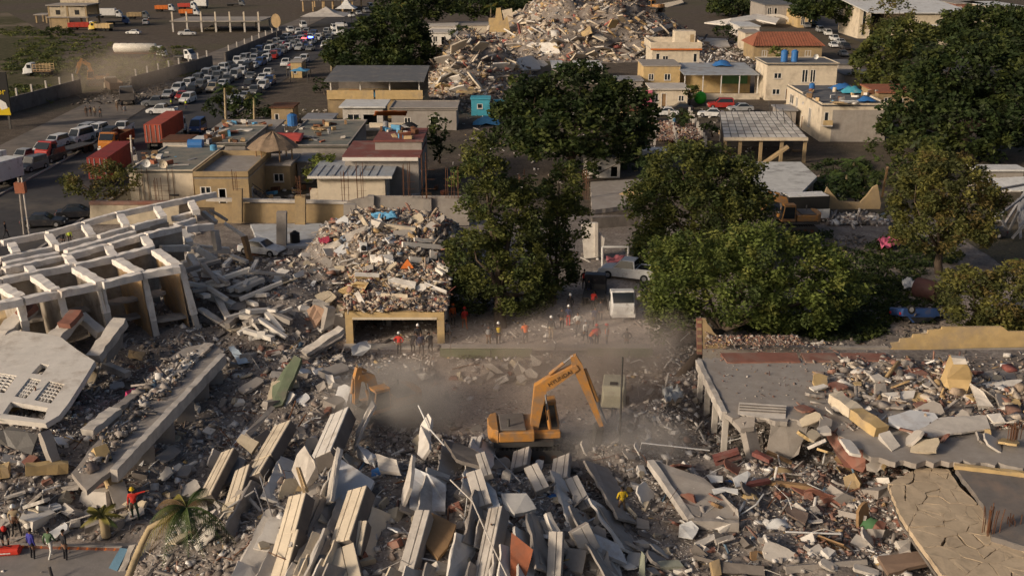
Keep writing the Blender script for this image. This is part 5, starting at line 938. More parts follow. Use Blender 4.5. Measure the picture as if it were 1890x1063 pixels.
H('maroon_roof_house', 'grey house with upper maroon roof topped by junk', roofbox(692, 778, 262, 240, 5.8), 'concrete', 'maroon', [('R', 2, 3, 3, 4.2, 'window')], over=.2)
q = P(636, 292, 4.6); tag(MB().bb(q.x - .2, q.x + 8.6, q.y - .5, q.y - .3, 4.35, 4.75).build('fascia_board', M['plaster_white']), 'white fascia board along the lower maroon roof', 'fascia')
H('grey_roof_house', 'low house with wide green grey roof beside the red tarpaulin', roofbox(520, 640, 272, 226, 3.4), 'concrete', 'roofgreen', [('F', 1, 2.2, 1, 2.2, 'window'), ('F', 5, 6, .1, 2.1, 'door')], par=.15)
H('grey_roof_house', 'low roof cluttered with drums nearest the red containers', roofbox(372, 452, 268, 236, 3.3), 'concrete', 'roofgreen', [('F', 1, 2, 1, 2, 'window')], par=.15)
H('shack_house', 'patched low house between cluttered roofs and the palms', roofbox(395, 505, 240, 224, 3.0), 'concrete_pale', 'concrete', [('F', 2, 3, 1, 2, 'window')])
cloth('tarpaulin', 'bright red tarpaulin stretched over a low roof', [(490, 262, 4.1), (556, 262, 4.0), (562, 246, 4.2), (508, 246, 4.3)], M['tarp_red'], amp=.12, rel=False)
# open upper floor under a grey roof
X0, X1 = P(603, 210).x * .945, P(780, 210).x * .945; Yp = 180.0; zt = PY(690, 167, Yp).z; zb = PY(690, 184, Yp).z; zr_ = PY(690, 151, Yp).z
X0 = PY(603, 170, Yp).x; X1 = PY(780, 170, Yp).x
op = thing('open_storey_building', 'ochre building with open upper floor under a long grey roof', 'building', ((X0 + X1) / 2, Yp, 0)); w2 = (X1 - X0) / 2
MB().bb(-w2, w2, .3, 13, 0, zb).build('ground_floor', M['ochre'], op); MB().bb(-w2, -.2, -.05, .15, zb + .01, zt).build('parapet', M['yellow'], op); MB().bb(.1, w2, -.05, .15, zb + .01, zt).build('parapet', M['yellow'], op); MB().bb(-w2, w2, 12.7, 13, zb + .01, zr_).build('back_wall', M['concrete_dark'], op)
for k in range(4):
    x = -w2 + .6 + k * (2 * w2 - 1.2) / 3; MB().bb(x - .1, x + .1, .5, .7, zb, zr_).build('post', M['plaster_white'], op)
MB().prism([(-w2 - .3, -.6, zr_), (w2 + .3, -.6, zr_), (w2 + .3, 13.3, zr_ + .9), (-w2 - .3, 13.3, zr_ + .9)], (0, 0, .15)).build('roof', M['roofgrey'], op)
for k in range(3): MB().bb(-w2 + 3 + k * 4, -w2 + 5 + k * 4, 2.5, 5, zb + .02, zb + .9).build('table', [M['orange'], M['tarp_blue'], M['wood']][k], op)
e = roofbox(632, 706, 199, 187, 3.6); H('white_roof_house', 'grey house with bright white sheet roof and two wide windows', e, 'concrete_pale', 'metal_white', [('F', .7, 2.6, 1.0, 2.6, 'window'), ('F', 3.1, 5.4, .9, 2.6, 'void')], over=.5)
H('block_house', 'long low concrete building beside the white roofed house', roofbox(722, 842, 203, 190, 3.2), 'concrete', 'concrete', [('F', 2, 3, 1, 2, 'window'), ('F', 6, 7.4, 1, 2.2, 'void')], par=.15)
cloth('tarpaulin', 'orange awning hung above the junk covered roof', [(692, 206, 5.6), (752, 206, 5.6), (750, 214, 4.4), (690, 214, 4.4)], M['orange'], 'awning', .1, False)
q = P(728, 236, 5.9); tag(MB().bb(q.x - 3.2, q.x + 1.6, q.y, q.y + .3, 5.9, 6.5).build('garden_wall', M['cream']), 'short cream roof wall before the junk pile', 'wall')
e = fit(870, 904, 214, 184, 179); H('blue_hut', 'turquoise hut with a small window at the rubble edge', e, 'turq', 'turq', [('F', 1.0, 1.9, 1.2, 2.0, 'window')], over=.15); e = fit(911, 930, 212, 192, 186); H('blue_hut', 'turquoise lean-to beside the turquoise hut', e, 'turq', 'turq', [('F', .3, 1.0, .1, 1.8, 'void')], over=.05)
# cream two-storey house with roof terrace
Yh = 230.0; a = PY(1203, 120, Yh); b = PY(1290, 120, Yh); zt = PY(1247, 92, Yh).z
hs = box_house('terrace_house', 'cream house with walled roof terrace and stair tower', a.x, b.x, Yh, Yh + 11, zt, M['cream'], M['plaster_white'], [('F', 2.2, 3.4, zt - 2.2, zt - 1.3, 'window'), ('F', .8, 1.6, zt - 2.8, zt - .8, 'window'), ('F', 8.6, 9.4, zt - 2.6, zt - .8, 'window'), ('F', 4, 5, .1, 2.1, 'door')], over=.4, par=1.3)
w2 = (b.x - a.x) / 2; MB().bb(-w2 - .42, w2 + .42, -.43, -.405, zt - .1, zt + .25).build('trim_band', M['orange'], hs); x0, x1 = PY(1245, 80, Yh + 5).x - (a.x + b.x) / 2, PY(1283, 80, Yh + 5).x - (a.x + b.x) / 2
MB().bb(x0, x1, 5, 8.5, zt + .22, zt + 3.3).build('stair_tower', M['cream'], hs); MB().bb(x1 - 1.1, x1 - .3, 4.96, 4.995, zt + .4, zt + 2.6).build('tower_door', M['ochre'], hs)
H('ochre_house', 'ochre walled house in front of the roof terrace house', roofbox(1188, 1256, 123, 112, 5.2), 'yellow', 'concrete', [('F', 1, 2, 2.6, 3.8, 'window'), ('F', 4, 5.2, 2.6, 3.8, 'window')], over=.15)
e = roofbox(1262, 1402, 136, 120, 4.6); vp = thing('veranda', 'veranda with pale tin roof and yellow back wall', 'veranda', ((e[0] + e[1]) / 2, e[2], 0)); w2 = (e[1] - e[0]) / 2; d = e[3] - e[2]
MB().prism([(-w2, -.3, 4.3), (w2, -.3, 4.3), (w2, d, 4.9), (-w2, d, 4.9)], (0, 0, .1)).build('tin_roof', M['metal_blue'], vp); MB().bb(-w2, w2, d * .55, d * .55 + .2, 0, 4.4).build('back_wall', M['yellow'], vp)
for k in range(5): MB().bb(-w2 + .2 + k * (2 * w2 - .5) / 4, -w2 + .35 + k * (2 * w2 - .5) / 4, 0, .15, 0, 4.29).build('post', M['white'], vp)
MB().bb(w2 * .2, w2 * .9, d * .5, d * .54, 1.8, 3.6).build('mural', M['green'], vp); MB().bb(-w2, w2, -1.4, -1.2, 0, 1.1).build('garden_wall', M['cream'], vp)
e = fit(1203, 1268, 200, 166, 156); H('low_cream_house', 'low cream house front with brown shutters beside a pink wall', e, 'cream', 'concrete_pale', [('F', .5, 1.1, 1.0, 2.6, 'window'), ('F', 1.6, 2.5, .1, 2.6, 'door'), ('F', 4.6, 5.6, 1.2, 2.2, 'window')], over=.4)
a, b = PY(1184, 197, e[2] - .4), PY(1204, 167, e[2] - .4); tag(MB().bb(a.x, b.x, e[2] - .5, e[2] - .25, 0, b.z).build('pink_wall', M['pink']), 'bright pink garden wall beside the low cream house', 'wall')
# red tile roof house
e = roofbox(1392, 1518, 84, 74, 3.6); rt = thing('tiled_house', 'house under a long red tiled hip roof', 'house', ((e[0] + e[1]) / 2, e[2], 0)); w2 = (e[1] - e[0]) / 2
MB().bb(-w2, w2, 0, 12, 0, 3.6).build('wall', M['ochre'], rt); zz = 6.2
MB().add([(-w2 - .6, -.8, 3.5), (w2 + .6, -.8, 3.5), (w2 + .6, 13, 3.5), (-w2 - .6, 13, 3.5), (-w2 + 2, 6, zz), (w2 - 2, 6, zz)], [(0, 1, 5, 4), (1, 2, 5), (2, 3, 4, 5), (3, 0, 4), (3, 2, 1, 0)]).build('tiled_roof', M['redtile'], rt)
for k in range(26):
    x = -w2 - .4 + k * (2 * w2 + .8) / 25; fx = max(-w2 + 2, min(w2 - 2, x)); MB().beam((x, -.8, 3.56), (fx * .99, 5.9, zz + .02), .16, .1).build('tile_row', M['redtile'], rt)
for x0, x1, k in ((-w2 + 2, -w2 + 3.2, 'w'), (-w2 + 6, -w2 + 7.3, 'w'), (w2 - 4, w2 - 2.6, 'w')): opening(rt, Vector((0, 0, 0)), Vector((1, 0, 0)), Vector((0, -1, 0)), (x0, x1, 1.0, 2.4), 'window', M['white'])
H('cream_house', 'small cream house wall beside the red tiled roof', roofbox(1376, 1406, 62, 56, 4.5), 'cream', 'concrete', [('F', .6, 1.6, 1.2, 2.4, 'window')])
e = fit(1412, 1540, 186, 120, 109); tw = H('two_storey_house', 'cream two storey house with two blue tanks on the roof', e, 'cream', 'roofgrey', [('F', 1.3, 2.7, 4.0, 5.0, 'window'), ('F', 6.4, 7.5, 3.3, 5.6, 'window'), ('F', 7.9, 8.9, 3.3, 5.6, 'window'), ('F', 1.2, 2.6, 1.1, 2.1, 'window'), ('F', 3.6, 4.4, .1, 2.2, 'door'), ('L', 3, 4, 3.8, 5, 'window')], over=.3, par=.12)
for x in (1448, 1467):
    q = P(x, 117, e[4]); k = thing('water_tank', 'blue upright water tank on the cream roof, ' + ('nearer the road' if x < 1460 else 'nearer the dish'), 'water tank', (q.x, q.y + .5, e[4] + .23)); MB().cyl((0, 0, 0), (0, 0, 1.9), .62, 14).build('drum', M['blue'], k); MB().tube([(0, 0, 1.9), (0, 0, 2.1), (0, 0, 2.15)], [.6, .3, .25], 14).build('lid', M['blue'], k)
e = fit(1512, 1632, 262, 197, 160); yh = H('yellow_house', 'long yellow house with dark cluttered roof and grey end wall', e, 'cream', 'roofgrey', [('L', 2, 4.4, 2.9, 4.4, 'window'), ('L', 6, 7.2, 2.9, 4.4, 'window'), ('L', 14, 15.4, 1.2, 4.0, 'window'), ('L', 10, 11, .1, 2.2, 'door'), ('F', .4, 1.1, 3.0, 4.4, 'window')], over=.05, par=.25)
w2 = (e[1] - e[0]) / 2; MB().bb(-w2 + 1.6, w2, -.06, -.005, 0, e[4] - .5).build('grey_render', M['concrete'], yh); MB().bb(-w2 + .1, -w2 + 1.5, -.9, 0, 2.4, 2.6).build('balcony_floor', M['concrete_pale'], yh); MB().bb(-w2 + .1, -w2 + 1.5, -.9, -.8, 2.6, 3.3).build('balcony_rail', M['yellow'], yh)
# roof clutter
def clutter(label, px, py, z, shape, m, sc=1.0, cat='roof clutter', name='roof_junk'):
    q = P(px, py, z); th = thing(name, label, cat, (q.x, q.y, z))
    if shape == 'tank': MB().tube([(-.7 * sc, 0, .5 * sc), (.7 * sc, 0, .5 * sc)], .5 * sc, 12).build('tank_body', M[m], th, smooth=False); MB().bb(-.5 * sc, .5 * sc, -.35 * sc, .35 * sc, 0, .2 * sc).build('cradle', M['wood'], th)
    elif shape == 'drum': MB().tube([(0, 0, 0), (0, 0, .9 * sc), (0, 0, 1.05 * sc)], [.45 * sc, .45 * sc, .2 * sc], 12).build('drum_body', M[m], th); MB().cyl((0, 0, 1.05 * sc), (0, 0, 1.12 * sc), .15 * sc, 8).build('cap', M['black'], th)
    elif shape == 'dish':
        mb = MB(); n = 12
        for r, z_ in ((.05, 0), (.3, .06), (.5, .2)): mb.v += [(r * math.cos(6.283 * i / n), -z_, r * math.sin(6.283 * i / n) + .7) for i in range(n)]
        mb.f = [(k * n + i, k * n + (i + 1) % n, (k + 1) * n + (i + 1) % n, (k + 1) * n + i) for k in range(2) for i in range(n)]; mb.m = [0] * len(mb.f); mb.build('dish', M[m], th); MB().cyl((0, 0, 0), (0, 0, .7), .04, 6).build('mast', M['steel'], th)
    elif shape == 'boards':
        for i in range(4): MB().box((random.uniform(-.3, .3), random.uniform(-.5, .5), .05 + .07 * i), (1.8 * sc, .5 * sc, .05), Euler((0, 0, random.uniform(-.8, .8))).to_matrix()).build('board', M[m], th)
    elif shape == 'tarp':
        mb = MB(); n = 7
        for i in range(n):
            for j in range(n): mb.v.append(((i / 6 - .5) * 2 * sc, (j / 6 - .5) * 1.4 * sc, max(0, .5 - ((i / 6 - .5) ** 2 + (j / 6 - .5) ** 2) * 1.8 + random.uniform(-.1, .1)) * sc))
        mb.f = [(i * n + j, (i + 1) * n + j, (i + 1) * n + j + 1, i * n + j + 1) for i in range(n - 1) for j in range(n - 1)]; mb.m = [0] * len(mb.f); mb.build('cover', M[m], th, smooth=True)
    elif shape == 'ac':
        box_part('casing', M['white'], th, (0, 0, .35), (.9, .35, .65), None, .02); MB().cyl((0, -.19, .35), (0, -.17, .35), .25, 12).build('fan_guard', M['steel'], th)
    return th
for a in (('blue water tank lying on the cluttered roof', 362, 276, 3.4, 'tank', 'blue', 1.3), ('small pale blue box tank on the cluttered roof', 395, 282, 3.4, 'drum', 'tarp_blue', 1), ('white dish on the green grey roof', 272, 312, 3.5, 'dish', 'white', 1), ('pale dish beside the first one on the same roof', 303, 314, 3.5, 'dish', 'cream', 1), ('stacked boards on the green grey roof', 335, 308, 3.5, 'boards', 'concrete_pale', 1), ('blue drum on the wide green grey roof', 540, 232, 3.7, 'drum', 'blue', 1.6), ('timber offcuts on the wide green grey roof', 590, 240, 3.7, 'boards', 'palewood', 1.2), ('grey sheets on the wide green grey roof', 560, 255, 3.7, 'boards', 'metal_grey', 1.3), ('white junk on the upper maroon roof', 735, 236, 6.1, 'boards', 'plaster_white', 1.2), ('dark covered junk on the upper maroon roof', 755, 234, 6.1, 'tarp', 'black', 1.1), ('basin shaped tub under the orange awning', 712, 236, 6.1, 'drum', 'metal_grey', .8), ('blue sheet folded on the dark yellow house roof', 1552, 164, 5.7, 'tarp', 'blue', 1.8), ('turquoise sheet on the dark yellow house roof', 1572, 170, 5.7, 'tarp', 'turq', 1.8), ('blue barrel at the roof corner of the yellow house', 1498, 166, 5.7, 'drum', 'blue', 1), ('white sheets near the front of the dark roof', 1568, 190, 5.7, 'boards', 'metal_white', 1.4), ('blue hose pile near the front of the dark roof', 1598, 186, 5.7, 'tarp', 'blue', 1.3), ('round pale basin on the dark roof', 1540, 170, 5.7, 'drum', 'cream', .7), ('timber on the dark roof front', 1548, 192, 5.7, 'boards', 'palewood', 1.1), ('blue tarpaulin on the veranda tin roof', 1332, 121, 5.0, 'tarp', 'blue', 1.8), ('white dish on the cream two storey house', 1505, 112, 6.8, 'dish', 'white', 1.6), ('air conditioner hung on the broken shed wall', 1840, 408, 0.6, 'ac', 'white', 1.6), ('blue tarpaulin on the ground beside the turquoise hut', 898, 228, .1, 'tarp', 'tarp_blue', 2.2), ('reddish junk on the low cluttered roof', 428, 246, 3.6, 'boards', 'redtile', 1.2), ('white junk on the low cluttered roof', 448, 243, 3.4, 'boards', 'plaster_white', 1.2), ('timber junk on the patched low house', 470, 235, 3.3, 'boards', 'palewood', 1.4), ('black water butt on the white yard floor', 545, 448, .3, 'drum', 'black', 1.1), ('black water butt behind the ochre yard wall', 494, 402, .3, 'drum', 'black', 1.1)): clutter(*a)
# bright green ball tank
q = P(1292, 194); gb = thing('green_tank', 'bright green round tank beside the low cream house', 'tank', (q.x, q.y, 0)); mb = MB(); n = 16
for k in range(9): t = math.pi * k / 8; mb.v += [(1.15 * math.sin(t) * math.cos(6.283 * i / n), 1.15 * math.sin(t) * math.sin(6.283 * i / n), 1.25 - 1.15 * math.cos(t)) for i in range(n)]
mb.f = [(k * n + i, k * n + (i + 1) % n, (k + 1) * n + (i + 1) % n, (k + 1) * n + i) for k in range(8) for i in range(n)]; mb.m = [0] * len(mb.f); mb.build('shell', mat('lime', (0.05, 0.42, 0.03), rough=.4), gb, smooth=True); MB().cyl((0, 0, 2.35), (0, 0, 2.55), .2, 10).build('neck', M['black'], gb)
# slatted roof frame
sf = thing('slatted_frame', 'unfinished house with a grid of pale roof boards and dark joists', 'building'); zf = 3.4
def SQ(u, v): a, b, c, d = P(1328, 206, zf), P(1446, 206, zf), P(1490, 254, zf), P(1336, 254, zf); return a.lerp(b, u).lerp(d.lerp(c, u), v)
for i in range(8):
    for j in range(11): pts = [SQ((j + .06) / 11, (i + .1) / 8), SQ((j + .94) / 11, (i + .1) / 8), SQ((j + .94) / 11, (i + .9) / 8), SQ((j + .06) / 11, (i + .9) / 8)]; MB().prism(pts, (0, 0, -.06)).build('roof_board', M['plaster_white'] if (i + j) % 4 else M['concrete_pale'], sf)
for j in range(12): MB().beam(SQ(j / 11, 0) - Vector((0, 0, .1)), SQ(j / 11, 1) - Vector((0, 0, .1)), .1, .2).build('joist', M['steel'], sf)
for i in range(9): MB().beam(SQ(0, i / 8) - Vector((0, 0, .1)), SQ(1, i / 8) - Vector((0, 0, .1)), .1, .18).build('joist', M['steel'], sf)
MB().beam(SQ(0, 1.02) - Vector((0, 0, .12)), SQ(1, 1.02) - Vector((0, 0, .12)), .5, .4).build('front_beam', M['cream'], sf)
for u in (0.02, .2, .45, .7, .98):
    for v in (1.0, .3): q = SQ(u, v); MB().bb(q.x - .2, q.x + .2, q.y - .2, q.y + .2, 0, zf - .25).build('column', M['ochre'] if v == 1 else M['concrete'], sf)
a = SQ(.75, 1.1); MB().beam((a.x, a.y, 2.6), (a.x - 3.4, a.y, .1), 1.0, .3).build('stair_slab', M['ochre'], sf); MB().prism([SQ(0, .5) - Vector((0, 0, 3.3)), SQ(1, .5) - Vector((0, 0, 3.3)), SQ(1, .5) - Vector((0, 0, .6)), SQ(0, .5) - Vector((0, 0, .6))], (0, .2, 0)).build('back_wall', M['concrete_dark'], sf)
for k in range(4): q = SQ(.75 + .06 * k, .2 + .15 * k); MB().tube([q, q + Vector((-.5, 0, 2.2))], .06, 5).build('prop_bar', M['steel'], sf)
# white slab roof
ws = thing('white_slab_roof', 'flat whitewashed slab roof with black streaks between trees', 'roof'); pts = [P(x, y, 2.8) for x, y in [(1362, 299), (1478, 299), (1508, 326), (1472, 363), (1404, 364)]]
MB().prism(pts[::-1], (0, 0, -.25)).build('deck', mat('whitewash', (0.56, 0.56, 0.54), dirt=(.16, .15, .14), dirt_amt=.3, dirt_scale=.5), ws)
for k in range(5): MB().beam(pts[k] * .985 + pts[(k + 2) % 5] * .015 - Vector((0, 0, .26)), pts[(k + 1) % 5] * .985 + pts[(k + 3) % 5] * .015 - Vector((0, 0, .26)), .2, .3).build('ring_beam', M['concrete'], ws)
for k in range(5): q = pts[k].lerp(pts[(k + 2) % 5], .1); MB().bb(q.x - .2, q.x + .2, q.y - .2, q.y + .2, 0, 2.5).build('column', M['concrete'], ws)
# foundations filled with red bricks
fd = thing('foundation_rows', 'three rows of short posts with red bricks heaped between', 'foundation')
for c in ((1210, 208, 1208, 262), (1232, 206, 1250, 270), (1272, 210, 1302, 266)):
    for k in range(9): t = k / 8; q = P(c[0] + (c[2] - c[0]) * t, c[1] + (c[3] - c[1]) * t + 6); MB().bb(q.x - .16, q.x + .16, q.y - .16, q.y + .16, 0, 1.6).build('post', M['concrete_pale'], fd)
for c in ((1222, 235, 1226, 268), (1256, 236, 1272, 266)):
    a, b = P(c[0] - 9, c[3]), P(c[2] + 8, c[1]); pieces('fb', sample(700, a.x, b.x, a.y, b.y, lambda x, y: 1 + 0 * x), lambda x, y: .3 + .7 * vnoise(x * .6, y * .4), .15, .4, 'brick', 1.2, (.4, .7), 0)
o = flush('fb', 'brick_heap', 'red bricks heaped between the foundation posts', fd); q = P(1240, 290); MB().bb(q.x - 4.2, q.x + 3.6, q.y, q.y + 2.5, 0, .9).build('white_plinth', M['plaster_white'], fd)
# warehouse and far blocks
e = (PY(1682, 55, 300).x, PY(1790, 55, 300).x, 300, 345, PY(1735, 27, 300).z); wh = H('warehouse', 'beige warehouse with wide white sheet roof', e, 'cream_dim', 'concrete', [('F', 1.0, 7.5, .2, 5.0, 'void'), ('F', 9, 11, 2, 4, 'window')], cat='warehouse'); w2 = (e[1] - e[0]) / 2
MB().prism([(-w2 - 12, -.8, e[4] + .25), (w2 + .8, -.8, e[4] + .25), (w2 - 1, 46, e[4] + 3.5), (-w2 - 12, 46, e[4] + 3.5)], (0, 0, .2)).build('sheet_roof', M['metal_white'], wh); MB().bb(1.2 - w2, 7.6 - w2, -1.2, -.05, 5.1, 5.4).build('canopy', M['metal_white'], wh)
for lab, xl, xr, yt, yk, h, wm, rm in (('grey shop block at the top corner', 1764, 1820, 8, 2, 6, 'brick', 'concrete'), ('pale green block at the top corner edge', 1832, 1900, 14, 4, 6, 'cream_dim', 'metal_white'), ('low white walled house under the far trees', 788, 842, 50, 44, 3.5, 'plaster_white', 'concrete_pale'), ('low pale roof with dark carport before the far trees', 792, 832, 62, 55, 3.2, 'plaster_white', 'concrete_pale'), ('long pale wall house beside the ochre ruin', 838, 900, 48, 42, 3.2, 'cream', 'concrete'), ('dusty yellow house at the street end', 1474, 1500, 22, 14, 5, 'yellow', 'concrete'), ('grey building at the top edge beyond the street', 1412, 1470, 10, 2, 6, 'concrete', 'roofgrey'), ('beige tower house beside the warehouse tree', 1588, 1600, 12, 4, 9, 'cream', 'concrete'), ('white shed roof in the flattened block', 1366, 1402, 50, 42, 3.0, 'plaster_white', 'metal_white'), ('pale green sheet roofed shed before the far heap', 1066, 1112, 128, 114, 3.0, 'concrete', 'metal_white'), ('small pale sheet roof beside the green shed', 1022, 1040, 128, 114, 3.0, 'concrete', 'metal_white'), ('small red tiled house hidden by the huge tree', 1622, 1690, 172, 158, 4.0, 'ochre', 'redtile'), ('low white roof peeking past the rounded tree', 1806, 1890, 316, 308, 2.6, 'concrete', 'metal_white'), ('white walled low house beneath the broad tree', 1080, 1145, 294, 284, 2.4, 'plaster_white', 'concrete_pale')):
    H('far_house' if yt < 70 else 'shed', lab, roofbox(xl, xr, yt, yk, h), wm, rm, [('F', 1, 2.2, .9, h - .8, 'window'), ('F', 3.2, 4.2, .1, h - .9, 'void')], over=.3, cat='house' if yt < 70 else 'shed')
slab('curved_roof', 'long bowed white roof shell fallen flat in the far block', [(1300, 42, 1.2), (1350, 34, 3), (1398, 26, 3.4), (1440, 34, 2.5), (1432, 44, 1.6), (1396, 36, 2.4), (1340, 46, 1.5)], .4, 'plaster_white', 'roof', rel=False, amp=.0)
slab('curved_roof', 'pale fallen roof sheet beside the bowed shell', [(1290, 70, .6), (1340, 72, 1.2), (1348, 86, .5), (1300, 90, .3)], .3, 'concrete_pale', 'roof', rel=False, amp=.0)
q = P(1428, 46); cv = thing('arched_gate', 'white arched gate wall beside the red tiled house', 'gate', (q.x, q.y, 0))
for k in range(8): a0, a1 = math.pi * k / 8, math.pi * (k + 1) / 8; MB().beam((-5 * math.cos(a0), 0, 1 + 2 * math.sin(a0)), (-5 * math.cos(a1), 0, 1 + 2 * math.sin(a1)), .4, .8).build('arch_segment', M['plaster_white'], cv)
# ochre ruin wall on the far heap
rn = thing('ruined_house', 'ochre gable and wall of a ruined house at the far heap', 'ruin'); wall_px([(902, 60), (902, 34), (914, 34), (916, 16), (924, 15), (928, 40), (936, 30), (942, 60)], 290, .6, M['yellow'], rn, 'gable_wall'); wall_px([(926, 20), (945, 16), (950, 62), (938, 62)], 296, .6, M['cream'], rn, 'side_wall')
# open concrete frames on the far field
def frame_building(name, label, xl, xr, yb, Y1, floors, h, bays, wm, cat='building', stubs=True):
    a, b = P(xl, yb), P(xr, yb); th = thing(name, label, cat, ((a.x + b.x) / 2, a.y, 0)); w2 = (b.x - a.x) / 2; d = Y1
    for f in range(floors):
        for k in range(bays + 1):
            x = -w2 + .3 + k * (2 * w2 - .6) / bays
            for y in (.3, d - .3): MB().bb(x - .25, x + .25, y - .25, y + .25, f * h, (f + 1) * h - .3).build('column', M[wm], th)
        MB().bb(-w2 - .4, w2 + .4, -.4, d + .4, (f + 1) * h - .3, (f + 1) * h).build('floor_slab', M['concrete'], th)
    if stubs:
        for k in range(bays + 1): x = -w2 + .3 + k * (2 * w2 - .6) / bays; MB().bb(x - .22, x + .22, .2, .64, floors * h, floors * h + 2.6).build('column_stub', M['cream'], th)
    return th, w2, d
th, w2, d = frame_building('unfinished_house', 'unfinished two storey brick house on the dry field', 92, 164, 53, 11, 2, 3.6, 2, 'ochre', stubs=False)
for x0, x1 in ((-w2 + .6, -.4), (.4, w2 - .6)): MB().bb(x0, x1, .1, .3, 3.61, 6.4).build('brick_infill', M['cream_dim'], th); MB().bb((x0 + x1) / 2 - .7, (x0 + x1) / 2 + .7, .06, .1, 4.2, 5.6).build('window_shade_patch', M['black'], th)  # black patch on the infill paints the shade of an open window
MB().bb(-w2 + .6, -.4, .1, .3, 0, 3.2).build('shutter', M['ochre'], th); MB().bb(-w2, w2, 10.7, 10.9, 3.61, 9).build('back_wall', M['cream_dim'], th)
frame_building('unfinished_hall', 'long low concrete hall with column stubs on its roof', 318, 480, 60, 16, 1, 3.4, 6, 'concrete_pale'); frame_building('open_shed', 'small orange brown open shed beside the unfinished house', 66, 88, 43, 6, 1, 2.8, 1, 'ochre', 'shed', False)
th, w2, d = frame_building('unfinished_shed', 'timber framed market shed with pale roof at the top edge', 558, 652, 22, 26, 1, 4.2, 5, 'palewood', 'shed', False); MB().prism([(-w2, -1, 4.3), (w2, -1, 4.3), (w2, d * .6, 6.5), (-w2, d * .6, 6.5)], (0, 0, .2)).build('sheet_roof', M['metal_blue'], th)
def tent(label, px, py, w, d, h0, h1, m):
    q = P(px, py); th = thing('tent', label, 'tent', (q.x, q.y, 0)); MB().add([(-w, -d, h0), (w, -d, h0), (w, d, h0), (-w, d, h0), (0, 0, h1), (-w * .45, -d * .45, h0 + (h1 - h0) * .35), (w * .45, -d * .45, h0 + (h1 - h0) * .35), (w * .45, d * .45, h0 + (h1 - h0) * .35), (-w * .45, d * .45, h0 + (h1 - h0) * .35)], [(0, 1, 6, 5), (1, 2, 7, 6), (2, 3, 8, 7), (3, 0, 5, 8), (5, 6, 4), (6, 7, 4), (7, 8, 4), (8, 5, 4)]).build('canopy', M[m], th)
    for sx in (-1, 1):
        for sy in (-1, 1): MB().cyl((sx * w, sy * d, 0), (sx * w, sy * d, h0), .08, 6).build('pole', M['steel'], th)
tent('wide grey canopy across the end of the blocked road', 603, 48, 7, 8, 3.4, 6.0, 'concrete_pale'); tent('small pointed white marquee behind the grey canopy', 640, 32, 3.6, 3.6, 3.0, 6.6, 'metal_white'); tent('white market tent by the far street', 1545, 34, 3.4, 4, 2.8, 4.8, 'metal_white'); tent('pale blue parasol behind the long grey roof', 687, 141, 1.6, 1.6, 2.6, 3.2, 'tarp_blue'); tent('pale parasol further along behind the long grey roof', 731, 142, 1.5, 1.5, 2.6, 3.2, 'metal_white'); tent('blue stall umbrella in the traffic', 555, 150, 1.8, 1.8, 2.2, 2.9, 'tarp_blue'); tent('red stall canopy at the roadside', 548, 140, 1.8, 1.8, 2.3, 2.8, 'tarp_red'); tent('black canopy beside excavator and white trailer', 1393, 416, 2.6, 2.6, 2.2, 3.6, 'black')
# grey block yard in front of the cream houses
yd = thing('block_yard', 'unfinished grey block yard wall with square concrete columns', 'wall'); YB = 111.0
wall_px([(640, 372), (680, 362), (865, 362), (866, 416), (640, 418)], YB, .25, M['concrete'], yd, 'block_wall'); wall_px([(396, 376), (640, 376), (640, 414), (396, 414)], YB + 1.5, .25, M['ochre'], yd, 'plaster_wall'); wall_px([(380, 366), (640, 372), (640, 377), (380, 372)], YB + 1.3, .5, M['concrete_pale'], yd, 'wall_coping')
for i, (x0, x1, yt_, yb_, Yc, mm) in enumerate(((428, 446, 350, 412, YB + .3, 'ochre'), (510, 528, 392, 454, 102.5, 'concrete'), (544, 563, 362, 416, YB - .3, 'ochre'), (634, 656, 378, 436, 106, 'concrete'), (678, 690, 362, 420, YB - .4, 'concrete'), (780, 796, 366, 416, YB - .4, 'concrete'), (755, 776, 408, 424, YB - 1.2, 'concrete'))): wall_px([(x0, yt_), (x1, yt_), (x1, yb_), (x0, yb_)], Yc, .6, M[mm], yd, 'column')
slab('yard_floor', 'pale whitewashed yard floor behind the lattice block', [(462, 414, .35), (640, 412, .35), (640, 452, .35), (480, 456, .35)], .3, mat('yard_white', (0.45, 0.47, 0.49), dirt=(.3, .27, .24), dirt_amt=.4), 'floor', rel=False)
def bars_px(label, px, py, Y, top, n, spread):
    q = PY(px, py, Y); zt_ = PY(px, top, Y).z; th = thing('rebar_cage', label, 'rebar', (q.x, q.y, q.z))
    for i in range(n): x = random.uniform(-spread, spread); MB().tube([(x, 0, 0), (x + random.uniform(-.05, .05), 0, (zt_ - q.z) * random.uniform(.8, 1.0))], .03, 5).build('bar', M['rust'], th)
    for k in range(4): MB().beam((-spread, 0, (zt_ - q.z) * k / 5), (spread, 0, (zt_ - q.z) * k / 5), .02, .02).build('tie', M['rust'], th)
for lab, x, y, t_, n, s in (('rusty rebar rising before the cream metal roofed house', 638, 372, 308, 4, .5), ('rebar pair leaning across the cream metal roofed house', 668, 366, 298, 4, .5), ('tall rebar cage beside the grey side wall', 755, 362, 296, 5, .7), ('tall rebar cage nearest the dark bush', 790, 366, 278, 5, .8), ('pale rebar cage at the end of the block wall', 833, 366, 306, 6, .8), ('rebar cage over the ochre column by the stair', 552, 362, 318, 5, .4), ('rebar cage over the ochre column nearest the annex', 437, 352, 312, 4, .4), ('rebar over the cream windowless house front', 300, 370, 326, 4, 1.0), ('pale bundle of bars standing by the lane', 1082, 368, 312, 7, .5), ('bars and a cross piece left of the lane trees', 962, 358, 312, 4, .4)): bars_px(lab, x, y, YB - .6 if x < 900 else 122, t_, n, s)
